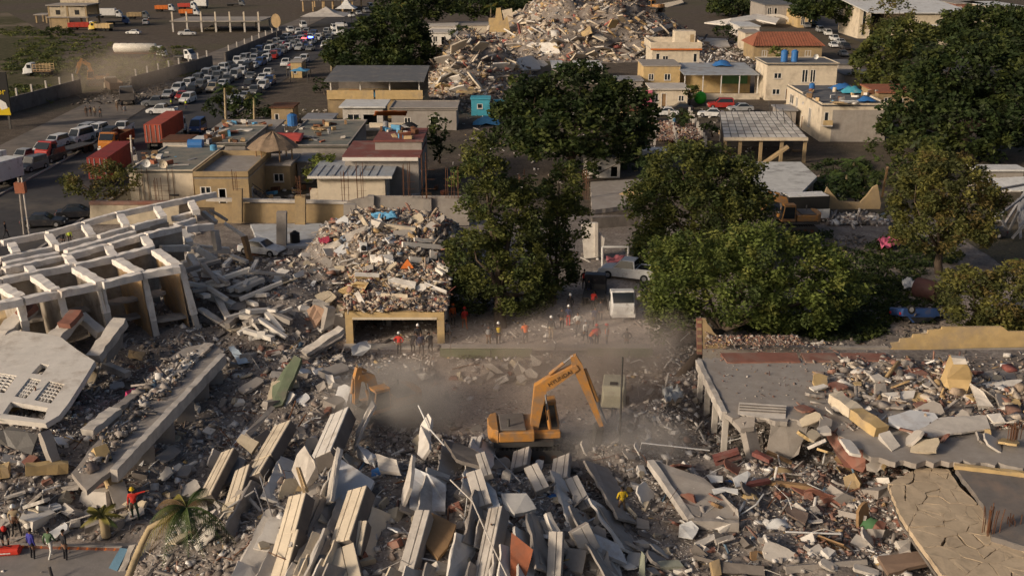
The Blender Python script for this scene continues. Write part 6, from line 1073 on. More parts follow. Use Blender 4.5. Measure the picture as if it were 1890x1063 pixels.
# lane walls and goal like frame
ln = thing('lane_wall', 'broken white plastered wall end at the head of the lane', 'wall'); wall_px([(1073, 412), (1102, 412), (1106, 430), (1116, 440), (1112, 474), (1078, 478)], 99, .4, M['plaster_white'], ln, 'plaster_face'); wall_px([(1098, 412), (1104, 412), (1104, 474), (1098, 474)], 98.8, .3, M['concrete_pale'], ln, 'pilaster')
gf = thing('pipe_goal', 'white pipe frame standing in the lane rubble', 'frame'); a, b = PY(1112, 500, 96), PY(1160, 494, 96)
MB().tube([a, PY(1112, 456, 96)], .12, 8).build('post', M['white'], gf); MB().tube([b, PY(1160, 456, 96)], .12, 8).build('post', M['white'], gf); MB().tube([PY(1112, 456, 96), PY(1160, 456, 96)], .1, 8).build('crossbar', M['white'], gf)
beam('broken_beam', 'white beam lying across the lane before the pipe frame', (1090, 502, .4), (1140, 496, .4), .45, .4, 'plaster_white'); sheetp = slab('concrete_apron', 'grey concrete apron with a dark ledge at the lane head', [(1090, 336, .5), (1190, 330, .5), (1170, 378, .5), (1092, 388, .5)], .5, 'concrete', 'apron', rel=False)
tl = thing('timber_pile', 'splayed pile of pale timber props beside the lane tree', 'timber', P(1165, 372))
for k in range(9): MB().beam((-1.4 + .2 * k, .2 * k, .9 + .05 * k), (1.2 + .1 * k, -.8 - .1 * k, .55 + .02 * k), .09, .09).build('prop', M['palewood'], tl)
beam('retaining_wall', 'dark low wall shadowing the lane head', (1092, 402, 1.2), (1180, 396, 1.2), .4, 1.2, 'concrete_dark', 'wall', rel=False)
# garden wall pieces on the parking yard
gw = thing('garden_wall', 'ruined garden wall with two torn peaks over a stone base', 'wall'); wall_px([(1517, 372), (1527, 346), (1540, 362), (1550, 372), (1588, 374), (1600, 362), (1612, 346), (1620, 342), (1626, 376), (1624, 386), (1518, 386)], 115, .35, M['ochre'], gw, 'torn_wall'); pieces('gw', sample(500, PY(1520, 390, 114).x, PY(1630, 390, 114).x, 111.5, 114.8, lambda x, y: 1 + 0 * x), lambda x, y: .2 + 0 * x, .3, .9, 'grey'); flush('gw', 'stone_base', None, gw)
beam('leaning_pole', 'tall timber pole leaning behind the rounded tree', (1628, 362, .2), (1638, 308, 4.6), .22, .22, 'wood', 'pole', rel=False)
bw = thing('boundary_wall', 'plain beige boundary wall between folded block and road tree', 'wall'); wall_px([(166, 378), (300, 376), (330, 378), (330, 424), (166, 424)], 112, .3, M['cream_dim'], bw, 'wall_face'); wall_px([(164, 373), (332, 372), (332, 378.5), (164, 378.5)], 111.9, .5, M['brick'], bw, 'wall_coping')
pole = thing('utility_mast', 'twin pole lattice mast leaning by the dark road', 'mast'); a, b = PY(50, 445, 108), PY(36, 325, 108)
MB().tube([PY(46, 445, 108), PY(34, 328, 108)], .12, 7).build('pole_shaft', M['concrete'], pole); MB().tube([PY(56, 445, 108), PY(40, 328, 108)], .10, 7).build('pole_shaft', M['concrete_pale'], pole); MB().bb(*(lambda q: (q.x - .5, q.x + .5, q.y - .3, q.y + .3, q.z - .8, q.z + .3))(PY(37, 342, 108))).build('red_marker', M['redtile'], pole)
up = thing('utility_pole', 'slim grey utility pole in front of the red container', 'pole'); MB().tube([PY(246, 318, 135), PY(241, 250, 135)], .12, 7).build('shaft', M['concrete_pale'], up); MB().beam(PY(234, 256, 135), PY(248, 256, 135), .12, .12).build('crossarm', M['wood'], up)
# roadside wall of the far field with posts
for lab, a, b, n in (('grey field wall with white fence posts near the billboard', (-40, 226), (150, 172), 7), ('long grey field wall with white fence posts along the queue', (243, 168), (392, 124), 8), ('further length of field wall past the gate gap', (416, 118), (520, 72), 8)):
    A, B = P(*a), P(*b); th = thing('field_wall', lab, 'wall'); MB().beam(A + Vector((0, 0, 1.3)), B + Vector((0, 0, 1.3)), .35, 2.6).build('wall_panel', M['concrete_dark'], th)
    for k in range(n): q = A.lerp(B, (k + .5) / n); MB().bb(q.x - .14, q.x + .14, q.y - .14, q.y + .14, 2.6, 3.9).build('fence_post', M['concrete_pale'], th)
# billboard at the frame edge
bq = PY(0, 216, 170); bb_ = thing('billboard', 'black billboard with yellow lettering and artwork at the frame edge', 'billboard', (PY(4, 200, 170).x, 170, 0)); zt_ = PY(0, 134, 170).z; zb_ = PY(0, 214, 170).z
MB().bb(-4.5, 1.3, 0, .3, zb_, zt_).build('board', M['black'], bb_)
for x in (-3, .8): MB().bb(x - .15, x + .15, .05, .25, 0, zb_).build('leg', M['steel'], bb_)
ybm = mat('bill_yellow', (0.62, 0.45, 0.02), bump=0, var=.08)
MB().prism([(-1.2, -.02, zb_ + .1), (1.25, -.02, zb_ + .1), (1.1, -.02, zb_ + 1.3), (.4, -.02, zb_ + 1.1), (-.2, -.02, zb_ + 2.2), (-1.2, -.02, zb_ + 1.6)], (0, .015, 0)).build('artwork', ybm, bb_); MB().prism([(-.1, -.035, zb_ + .9), (.9, -.035, zb_ + 1.2), (.7, -.035, zb_ + 2.0), (-.2, -.035, zb_ + 2.6), (-.9, -.035, zb_ + 2.2)], (0, .012, 0)).build('artwork', M['white'], bb_)
def text(body, m, parent, loc, rot, size, name='lettering', ext=.01):
    cu = bpy.data.curves.new(name, 'FONT'); cu.body = body; cu.size = size; cu.extrude = ext; cu.align_x = 'CENTER'; o = bpy.data.objects.new('tmp', cu); COL.objects.link(o)
    me = bpy.data.meshes.new_from_object(o); bpy.data.objects.remove(o); me.materials.clear(); me.materials.append(m); t = bpy.data.objects.new(name, me); COL.objects.link(t); t.parent = parent; t.location = loc; t.rotation_euler = rot; return t
text('or', ybm, bb_, (.2, -.03, zb_ + 3.3), (math.pi / 2, 0, 0), 1.5)
sg = thing('oval_sign', 'tan oval sign on a post by the blocked road', 'sign', (P(512, 82).x, P(512, 82).y, 0)); mb = MB(); mb.prism([(1.3 * math.cos(a * .524), 0, 6.2 + 1.9 * math.sin(a * .524)) for a in range(12)], (0, .2, 0)); mb.build('sign_face', M['palewood'], sg); MB().cyl((0, .1, 0), (0, .1, 4.4), .12, 8).build('post', M['steel'], sg)
# ------------------------------------------------------------------ far heaps of the other collapsed blocks
def heap(name, label, fn, x0, x1, y0, y1, n, pal, dens, smax=1.6):
    o = field(name, x0, x1, y0, y1, .9, fn, rub_mat); tag(o, label, 'rubble'); pieces(name + label, sample(n, x0, x1, y0, y1, dens), fn, .34, smax, pal, 1.9, (.08, .4), .25); flush(name + label, 'loose_masonry', None, o)
h1 = lambda x, y: -.6 + 8.2 * sstep(1, .15, np.sqrt(((x + 8.5) / 14.5) ** 2 + ((y - 229) / 34) ** 2)) * (1 + 1.4 * fbm(x * .12, y * .12, 3))
heap('rubble_heap', 'smaller far heap of white and ochre masonry behind the long grey roof', h1, -24, 7, 194, 264, 5200, 'warm', lambda x, y: (h1(x, y) > .1) * 1.0)
h2 = lambda x, y: -.6 + 12.5 * sstep(1, .2, np.sqrt(((x - 22) / 36) ** 2 + ((y - 300) / 46) ** 2)) * (1 + 1.3 * fbm(x * .09, y * .09, 3))
heap('rubble_heap', 'great far heap of pink and cream masonry along the top edge', h2, -16, 60, 252, 348, 8500, 'warm', lambda x, y: (h2(x, y) > .1) * 1.0, 2.2)
pieces('fd', sample(1800, -22, 2, 186, 204, lambda x, y: .7 + 0 * x), lambda x, y: .0 * x, .2, 1.2, 'dark'); pieces('fd', sample(2600, 40, 70, 235, 310, lambda x, y: .6 + 0 * x), lambda x, y: .0 * x, .2, 1.4, 'grey'); pieces('fd', sample(1500, -45, -25, 120, 190, lambda x, y: .5 + 0 * x), lambda x, y: .0 * x, .15, .7, 'grey'); pieces('fd', sample(1400, -8, 40, 118, 190, lambda x, y: .5 * clump(x, y)), lambda x, y: .0 * x, .15, .8, 'grey'); pieces('fd', sample(1200, -80, -66, 195, 240, lambda x, y: .4 + 0 * x), lambda x, y: .0 * x, .2, .9, 'dark')
flush('fd', 'rubble', 'scattered debris on the ground between the far houses')
def far_slab(i, label, fn, pts, dz, t, m):
    q = []
    for (px, py), k in zip(pts, dz):
        z = 5.0
        for _ in range(25): g = P(px, py, z); z = z * .7 + .3 * (float(fn(np.array([g.x]), np.array([g.y]))[0]) + k)
        q.append(P(px, py, z))
    tag(slab_mesh(q, t, False, .12).build('far_slab', M[m]), label, 'slab')
for i, (fn, lab, pts, dz, m) in enumerate(((h1, 'white triangular slab on the smaller far heap', [(905, 96), (922, 86), (918, 98), (908, 106)], (.6, 1.4, .8, .3), 'plaster_white'), (h1, 'blue grey wall strip on the flank of the smaller heap', [(846, 130), (868, 78), (880, 80), (866, 142)], (.5, .5, .5, .5), 'tile_floor'), (h1, 'long grey slab sliding off the end of the smaller heap', [(980, 98), (996, 104), (1022, 130), (1008, 138)], (.8, .8, .4, .4), 'concrete_pale'), (h1, 'white slab low on the flank of the smaller heap', [(950, 110), (985, 100), (1000, 128), (960, 130)], (.4, .8, .5, .3), 'plaster_white'), (h1, 'ochre wall piece at the foot of the smaller heap', [(842, 168), (872, 160), (880, 172), (850, 178)], (.5, .8, .4, .3), 'yellow'),
    (h2, 'grey beam leaning at the dark end of the great heap', [(1190, 48), (1232, 34), (1236, 38), (1196, 54)], (.8, 2.4, 2.2, .4), 'concrete_pale'), (h2, 'second grey beam leaning at the dark end of the great heap', [(1200, 54), (1240, 44), (1244, 49), (1208, 60)], (.8, 2.0, 1.8, .4), 'concrete'), (h2, 'cream column lying across the great heap top', [(1218, 8), (1258, 0), (1262, 5), (1226, 16)], (.8, 1.6, 1.4, .4), 'cream'), (h2, 'cream cube wall at the near flank of the great heap', [(950, 22), (974, 20), (976, 40), (954, 42)], (2.2, 2.2, .4, .4), 'cream'), (h2, 'pink gabled wall piece of the great heap', [(978, 20), (990, 8), (1000, 22), (992, 42), (980, 40)], (2, 3.2, 2, .3, .3), 'concrete_pale'), (h2, 'ochre gable piece beside the pink one', [(1016, 30), (1028, 16), (1036, 28), (1022, 38)], (1.4, 2.6, 1.6, .5), 'yellow'), (h2, 'white slab face low on the great heap', [(994, 80), (1026, 78), (1034, 98), (998, 100)], (1, 1.2, .4, .3), 'plaster_white'), (h2, 'slanting grey deck edge at the foot of the great heap', [(1060, 104), (1140, 68), (1146, 74), (1070, 110)], (.6, 1.6, 1.2, .2), 'concrete_dark'), (h2, 'cream slab cluster on the great heap slope', [(1030, 50), (1052, 28), (1062, 34), (1044, 62)], (1, 2, 1.6, .5), 'cream'), (h2, 'ochre slab leaning on the great heap slope', [(1068, 48), (1088, 42), (1092, 58), (1074, 66)], (1.2, 1.8, .8, .4), 'yellow'), (h2, 'grey slab leaning over the hollow of the great heap', [(1160, 24), (1180, 14), (1190, 24), (1172, 36)], (1, 2, 1.4, .4), 'concrete'), (h2, 'pinkish slab on the crest of the great heap', [(1088, 8), (1110, 2), (1116, 10), (1094, 16)], (.8, 1.6, 1.2, .4), 'concrete_pale'))): far_slab(i, lab, fn, pts, dz, .5, m)

rf_ = random.Random(9)
for fn, n, bx, what in ((h1, 45, (812, 990, 88, 178), 'tilted wall slab in the smaller far heap'), (h2, 75, (930, 1290, 6, 112), 'tilted wall slab in the great far heap')):
    for i in range(n):
        px, py = rf_.uniform(bx[0], bx[1]), rf_.uniform(bx[2], bx[3]); z = 5.0
        for _ in range(25): g = P(px, py, z); z = z * .7 + .3 * float(fn(np.array([g.x]), np.array([g.y]))[0])
        if z < .3: continue
        s_ = rf_.uniform(1.4, 5.0); mb = MB(); an = rf_.choice((.5, .9, -.6)) + rf_.uniform(-.3, .3); e_ = Euler((rf_.uniform(-1.0, .3), rf_.uniform(-.5, .7), an)).to_matrix(); w_ = rf_.uniform(.35, .9)
        q_ = [Vector((x * s_ / 2 * rf_.uniform(.8, 1.1), y * s_ * w_ / 2 * rf_.uniform(.8, 1.1), 0)) for x, y in ((-1, -1), (.2, -1.1), (1, -.9), (1, .9), (-.1, 1.1), (-1, 1))]; mb.prism([g + Vector((0, 0, s_ * .15)) + e_ @ v for v in q_], e_ @ Vector((0, 0, -.3)))
        tag(mb.build('wall_slab', M[rf_.choice(('cream', 'plaster_white', 'concrete_pale', 'concrete', 'yellow', 'cream', 'concrete_pale') if px < 1170 else ('concrete', 'concrete_pale', 'concrete', 'concrete_dark', 'cream'))]), what, 'slab', what.replace('slab', 'slabs'))
for i, (lab, xl, xr, yt, yk, h, wm, rm) in enumerate((('patched tin shack beside the thatched hut', 548, 574, 300, 286, 2.6, 'concrete', 'metal_grey'), ('rusty roofed shack behind the cream windowless house', 300, 348, 262, 252, 3.0, 'concrete_pale', 'rust'), ('white sheet roofed shack beside the drums', 352, 372, 262, 254, 3.0, 'ochre', 'metal_white'), ('grey shack between palms and the white roofed house', 560, 612, 222, 212, 3.0, 'concrete', 'metal_grey'), ('low brown shack beside the pink wall', 1150, 1182, 205, 196, 2.6, 'ochre', 'rust'), ('grey lean-to behind the slatted frame', 1440, 1470, 205, 196, 2.8, 'concrete', 'metal_grey'), ('tin roofed shed at the foot of the great heap', 1140, 1186, 150, 142, 3.0, 'concrete', 'metal_grey'), ('low dark roofed shed past the cream two storey house', 1548, 1590, 120, 112, 3.4, 'concrete', 'roofgrey'), ('dark roof behind the yellow house beside the tree', 1560, 1620, 140, 130, 3.6, 'concrete', 'roofgrey'), ('brown roofed hut before the blocked road', 500, 540, 200, 192, 2.8, 'ochre', 'rust'), ('small kiosk with ochre front beside the jam', 536, 556, 116, 111, 3.2, 'yellow', 'concrete'))):
    H('shack', lab, roofbox(xl, xr, yt, yk, h), wm, rm, [('F', .5, 1.2, .9, 1.9, 'window')], over=.25, cat='shack')
rj = random.Random(31); KM = ('plaster_white', 'wood', 'metal_grey', 'concrete_pale', 'rust', 'palewood', 'tarp_blue', 'redtile')
for what, n, bx, z in (('loose junk on the wide green grey roof', 24, (525, 640, 228, 268), 3.65), ('loose junk on the low cluttered roof', 22, (375, 450, 238, 266), 3.55), ('loose junk on the cream windowless house roof', 22, (250, 356, 280, 312), 3.45), ('loose junk on the upper maroon roof', 16, (696, 774, 240, 258), 6.05), ('loose junk on the dark yellow house roof', 20, (1480, 1620, 163, 192), 5.65), ('loose junk on the patched low house roof', 24, (400, 500, 226, 238), 3.25), ('loose junk in the yards behind the block wall', 34, (450, 860, 330, 372), .05), ('loose junk around the slatted frame house', 26, (1200, 1500, 195, 300), .05)):
    for i in range(n):
        q = P(rj.uniform(bx[0], bx[1]), rj.uniform(bx[2], bx[3]), z); a_, b_, c_ = rj.uniform(.4, 1.6), rj.uniform(.2, .7), rj.uniform(.1, .7); e_ = Euler((rj.gauss(0, .12), rj.gauss(0, .12), rj.uniform(0, 3))).to_matrix()
        tag(MB().prism([q + e_ @ Vector(v) for v in ((-a_ / 2, -b_ / 2, 0), (a_ / 2, -b_ * .4, 0), (a_ * .45, b_ / 2, 0), (-a_ * .4, b_ * .45, 0))], (0, 0, c_)).build('junk_piece', M[rj.choice(KM)]), what, 'junk', what.replace('junk', 'junk pieces'))
# ------------------------------------------------------------------ vehicles (model faces +X)
CARCOL = {k: paint('car_' + k, c) for k, c in dict(white=(.66, .66, .65), silver=(.36, .37, .38), grey=(.16, .165, .17), black=(.025, .025, .03), red=(.36, .03, .025), blue=(.03, .07, .20), beige=(.45, .38, .28), cream=(.58, .54, .45), orange=(.5, .18, .03), yellow=(.6, .42, .05)).items()}
HL = mat('headlamp', (.75, .75, .7), rough=.2, var=.05, bump=0); TLM = mat('tail_lamp', (.4, .02, .02), rough=.3, var=.05, bump=0)
def loft(mb, secs):                        # sections along x: (x, half width low, half width high, z low, z high)
    n = len(secs)
    for x, a, b, z0, z1 in secs: mb.v += [(x, -a, z0), (x, a, z0), (x, b, z1), (x, -b, z1)]
    for i in range(n - 1):
        for e in range(4): mb.f.append((4 * i + e, 4 * i + 4 + e, 4 * i + 4 + (e + 1) % 4, 4 * i + (e + 1) % 4))
    mb.f += [(0, 1, 2, 3), (4 * n - 1, 4 * n - 2, 4 * n - 3, 4 * n - 4)]; mb.m = [0] * len(mb.f); return mb
def wheel_mesh():
    mb = MB(); mb.cyl((0, -.11, 0), (0, .11, 0), .36, 14); return mb
PROTO = {}
def proto_car(kind, lod=0):
    key = (kind, lod)
    if key in PROTO: return PROTO[key]
    L, W, hb, hr = dict(sedan=(4.5, .88, .92, 1.42), suv=(4.7, .93, 1.08, 1.78), pickup=(5.2, .93, 1.05, 1.76), van=(4.9, .93, 1.1, 2.1), jeep=(4.3, .9, 1.1, 1.85))[kind]
    root = thing('car', '', 'car'); l = L / 2; mb = MB()
    nose = .78 if kind != 'van' else .95
    loft(mb, [(-l, W * .9, W * .86, .36, hb * .8), (-l + .12, W, W * .95, .28, hb), (-.4, W, W * .97, .26, hb), (l * .35, W, W * .96, .26, hb), (l - .25, W * .97, W * .9, .28, hb * (nose + .08)), (l, W * .86, W * .8, .38, hb * nose * .85)])
    c0, c1, r0, r1 = dict(sedan=(-1.65, 1.0, -1.0, .25), suv=(-2.2, 1.15, -2.05, .35), pickup=(-.75, 1.3, -.6, .6), van=(-2.35, 1.9, -2.25, 1.05), jeep=(-2.05, .95, -2.0, .55))[kind]
    o = len(mb.v); a, b = W * .95, W * .78
    mb.v += [(c0, -a, hb - .02), (c1, -a, hb - .02), (c1, a, hb - .02), (c0, a, hb - .02), (r0, -b, hr), (r1, -b, hr), (r1, b, hr), (r0, b, hr)]
    mb.f += [tuple(i + o for i in q) for q in ((4, 5, 6, 7), (0, 1, 5, 4), (1, 2, 6, 5), (2, 3, 7, 6), (3, 0, 4, 7))]; mb.m = [0] * len(mb.f)
    if kind == 'pickup': mb.bb(-l + .1, c0 - .05, -W, -W + .08, hb - .01, hb + .12); mb.bb(-l + .1, c0 - .05, W - .08, W, hb - .01, hb + .12)
    body = mb.build('body', M['white'], root, bevel=.04 if lod == 0 else 0)
    V = [Vector(q) for q in ((c0, -a, hb), (c1, -a, hb), (c1, a, hb), (c0, a, hb), (r0, -b, hr), (r1, -b, hr), (r1, b, hr), (r0, b, hr))]
    for nm, q in (('side_window', (0, 1, 5, 4)), ('windscreen', (1, 2, 6, 5)), ('side_window', (2, 3, 7, 6)), ('rear_window', (3, 0, 4, 7))):
        p = [V[i] for i in q]; c = sum(p, Vector()) / 4; n = (p[1] - p[0]).cross(p[3] - p[0]).normalized(); pp = [c + (x - c) * .86 + n * .005 for x in p]; MB().prism(pp, n * .015).build(nm, M['glass'], root)
    if kind == 'pickup': MB().bb(-l + .15, c0 - .1, -W + .1, W - .1, hb - .015, hb + .012).build('cargo_bed', M['black'], root)
    if 'wheel' not in PROTO: PROTO['wheel'] = wheel_mesh().build('wheel', M['rubber']); PROTO['rim'] = MB().cyl((0, -.125, 0), (0, .125, 0), .2, 10).build('rim', M['metal_grey'])
    wm, rim = PROTO['wheel'], PROTO['rim']
    for x in (-l * .62, l * .64):
        for s in (-1, 1):
            w = share('wheel', wm.data, root, (x, s * (W - .1), .36), mats=None)
            if lod == 0: share('rim', rim.data, w)
    if lod == 0:
        for s in (-1, 1): MB().box((l - .05, s * W * .62, hb * nose * .8), (.14, .32, .14)).build('headlight', HL, root); MB().box((-l + .03, s * W * .72, hb * .74), (.1, .2, .2)).build('taillight', TLM, root)
        MB().box((l + .01, 0, .45), (.12, W * 1.6, .16)).build('bumper', M['steel'], root)
    PROTO[key] = root; return root
def car(label, kind, col, loc, rz, group=None, lod=0, name=None):
    p = proto_car(kind, lod); o = copy_tree(p); o.name = name or ('pickup_truck' if kind == 'pickup' else 'van' if kind == 'van' else 'car'); o.location = loc; o.rotation_euler = (0, 0, rz); tag(o, label, 'pickup' if kind == 'pickup' else 'van' if kind == 'van' else 'car', group)
    for c in o.children:
        if c.name.startswith('body'): c.material_slots[0].link = 'OBJECT'; c.material_slots[0].material = CARCOL[col]
    return o
ORD = 'first second third fourth fifth sixth seventh eighth ninth tenth eleventh twelfth thirteenth fourteenth fifteenth sixteenth seventeenth eighteenth nineteenth twentieth twenty-first twenty-second twenty-third twenty-fourth'.split()
KN = dict(sedan='saloon', suv='estate car', pickup='pickup', van='van', jeep='jeep'); rc = random.Random(21)
LANES = [(-64.0, 'lane along the field wall', .93, 203, 335), (-61.0, 'second lane from the field wall', .93, 200, 335), (-58.0, 'third lane from the field wall', .9, 204, 335), (-55.0, 'middle lane', .75, 208, 335), (-52.0, 'lane second from the trees', .5, 200, 330), (-49.2, 'lane along the trees', .55, 192, 300)]
for X, nm, dens, y0, y1 in LANES:
    y = y0 + rc.uniform(0, 3); k = 0
    while y < y1:
        if rc.random() < dens and not (X > -56 and 260 < y < 282):
            kind = rc.choices(['pickup', 'suv', 'sedan', 'jeep', 'van'], [3, 4, 3, 2, 1])[0]; colr = rc.choices(['white', 'silver', 'grey', 'black', 'red', 'blue', 'beige'], [8, 4, 3, 3, 1.4, 1.4, 1.2])[0]
            lab = f'{colr} {KN[kind]} in the {nm}, {ORD[min(k, 23)]} of the jam'; car(lab, kind, colr, (X + rc.uniform(-.35, .35), y, .004), -math.pi / 2 + rc.uniform(-.12, .12), 'cars in the traffic jam', 0 if y < 250 else 1); k += 1
        y += rc.uniform(5.8, 7.0)
def at(px, py): q = P(px, py); return (q.x, q.y, max(.004, t1(q.x, q.y) if (q.y < 115 and abs(q.x) < 46) else .004))
for lab, kind, colr, px, py, rz in (
    ('white pickup turning across the dusty carriageway', 'pickup', 'white', 300, 211, R(176)), ('grey pickup behind the turning white pickup', 'pickup', 'grey', 290, 196, R(190)), ('white estate car in front of the police vests', 'suv', 'white', 347, 190, R(-95)), ('white estate car leading the dusty queue', 'suv', 'white', 180, 250, R(-100)), ('black estate car beside the leading white one', 'suv', 'black', 202, 258, R(-88)), ('white pickup at the head of the queue by the container', 'pickup', 'white', 228, 245, R(-92)), ('white long van behind the red fronted lorry', 'van', 'white', 150, 262, R(-105)), ('silver estate car by the dusty verge', 'suv', 'silver', 158, 250, R(-100)),
    ('black jeep waiting beside the white estate car', 'jeep', 'black', 97, 298, R(-105)), ('dark green jeep at the kerb line', 'jeep', 'grey', 62, 314, R(-108)), ('white estate car between the jeeps and the lorry', 'suv', 'white', 82, 286, R(-104)), ('white estate car nearest the red fronted lorry', 'suv', 'white', 104, 272, R(-104)), ('white pickup just behind the box truck', 'pickup', 'silver', 48, 298, R(-106)), ('black car parked under the spreading road tree', 'sedan', 'black', 145, 402, R(15)), ('dark car stopped on the asphalt beside the folded block', 'sedan', 'black', 82, 418, R(8)),
    ('dark blue van with a round white load on its roof', 'van', 'blue', 366, 244, R(-88)), ('white car beneath the brick filled foundations', 'sedan', 'white', 1228, 214, R(175)), ('white low car beside the slatted roof frame', 'sedan', 'white', 1312, 216, R(170)), ('black car between the two white cars', 'sedan', 'black', 1255, 206, R(180)), ('red covered car under the veranda', 'suv', 'red', 1330, 200, R(178)), ('silver car behind the slatted roof frame', 'sedan', 'silver', 1366, 206, R(185)), ('white estate car seen through the huge tree', 'suv', 'white', 1784, 102, R(5)),
    ('white pickup parked at the tree in the lane', 'pickup', 'white', 1160, 530, R(158)), ('black car parked by the broken shed', 'sedan', 'black', 1812, 436, R(170)), ('crushed white car at the foot of the folded block', 'sedan', 'white', 484, 474, R(-20)), ('white pickup at the unfinished hall', 'pickup', 'white', 346, 66, R(10)), ('beige car under the unfinished hall roof', 'sedan', 'beige', 392, 56, R(170)), ('white jeep by the tyre stack on the dry field', 'jeep', 'white', 270, 46, R(100)), ('white car at the field edge beside scrub', 'sedan', 'white', 247, 64, R(170))):
    car(lab, kind, colr, at(px, py), rz)
for i, (px, py, kind, colr, rz) in enumerate(((1476, 44, 'suv', 'white', -92), (1488, 52, 'suv', 'grey', -88), (1502, 48, 'sedan', 'black', -95), (1514, 60, 'suv', 'silver', -90), (1528, 66, 'suv', 'white', -94), (1540, 76, 'pickup', 'white', -90), (1552, 82, 'sedan', 'silver', -88), (1538, 88, 'sedan', 'white', -92), (1560, 92, 'suv', 'black', -90), (1466, 36, 'sedan', 'red', -85), (1556, 104, 'sedan', 'grey', -92))):
    car(f'{colr} {KN[kind]} on the far street, {ORD[i]} counting down from the top edge', kind, colr, at(px, py), R(rz), 'cars on the far street', 1)
for i, (px, py, kind, colr) in enumerate(((648, 32, 'suv', 'white'), (662, 28, 'sedan', 'silver'), (676, 24, 'suv', 'grey'), (634, 50, 'pickup', 'white'), (618, 56, 'suv', 'white'), (604, 62, 'sedan', 'black'), (684, 16, 'van', 'white'), (560, 52, 'van', 'white'), (536, 60, 'pickup', 'white'))):
    car(f'{colr} {KN[kind]} at the far road end by the canopy, {ORD[i]} of nine', kind, colr, at(px, py), R(-70), 'cars by the far canopy', 1)
for i, (px, py, c) in enumerate(((562, 84, (1, .02, .02)), (574, 82, (.05, .1, 1)))):
    o = car('police pickup with lit roof bar at the jam end, ' + ('red lamp' if i == 0 else 'blue lamp'), 'pickup', 'white', at(px, py), R(-95), lod=1); MB().box((.1, 0, 1.9), (.3, 1.3, .18)).build('light_bar', emis('beacon' + str(i), c, 22), o)
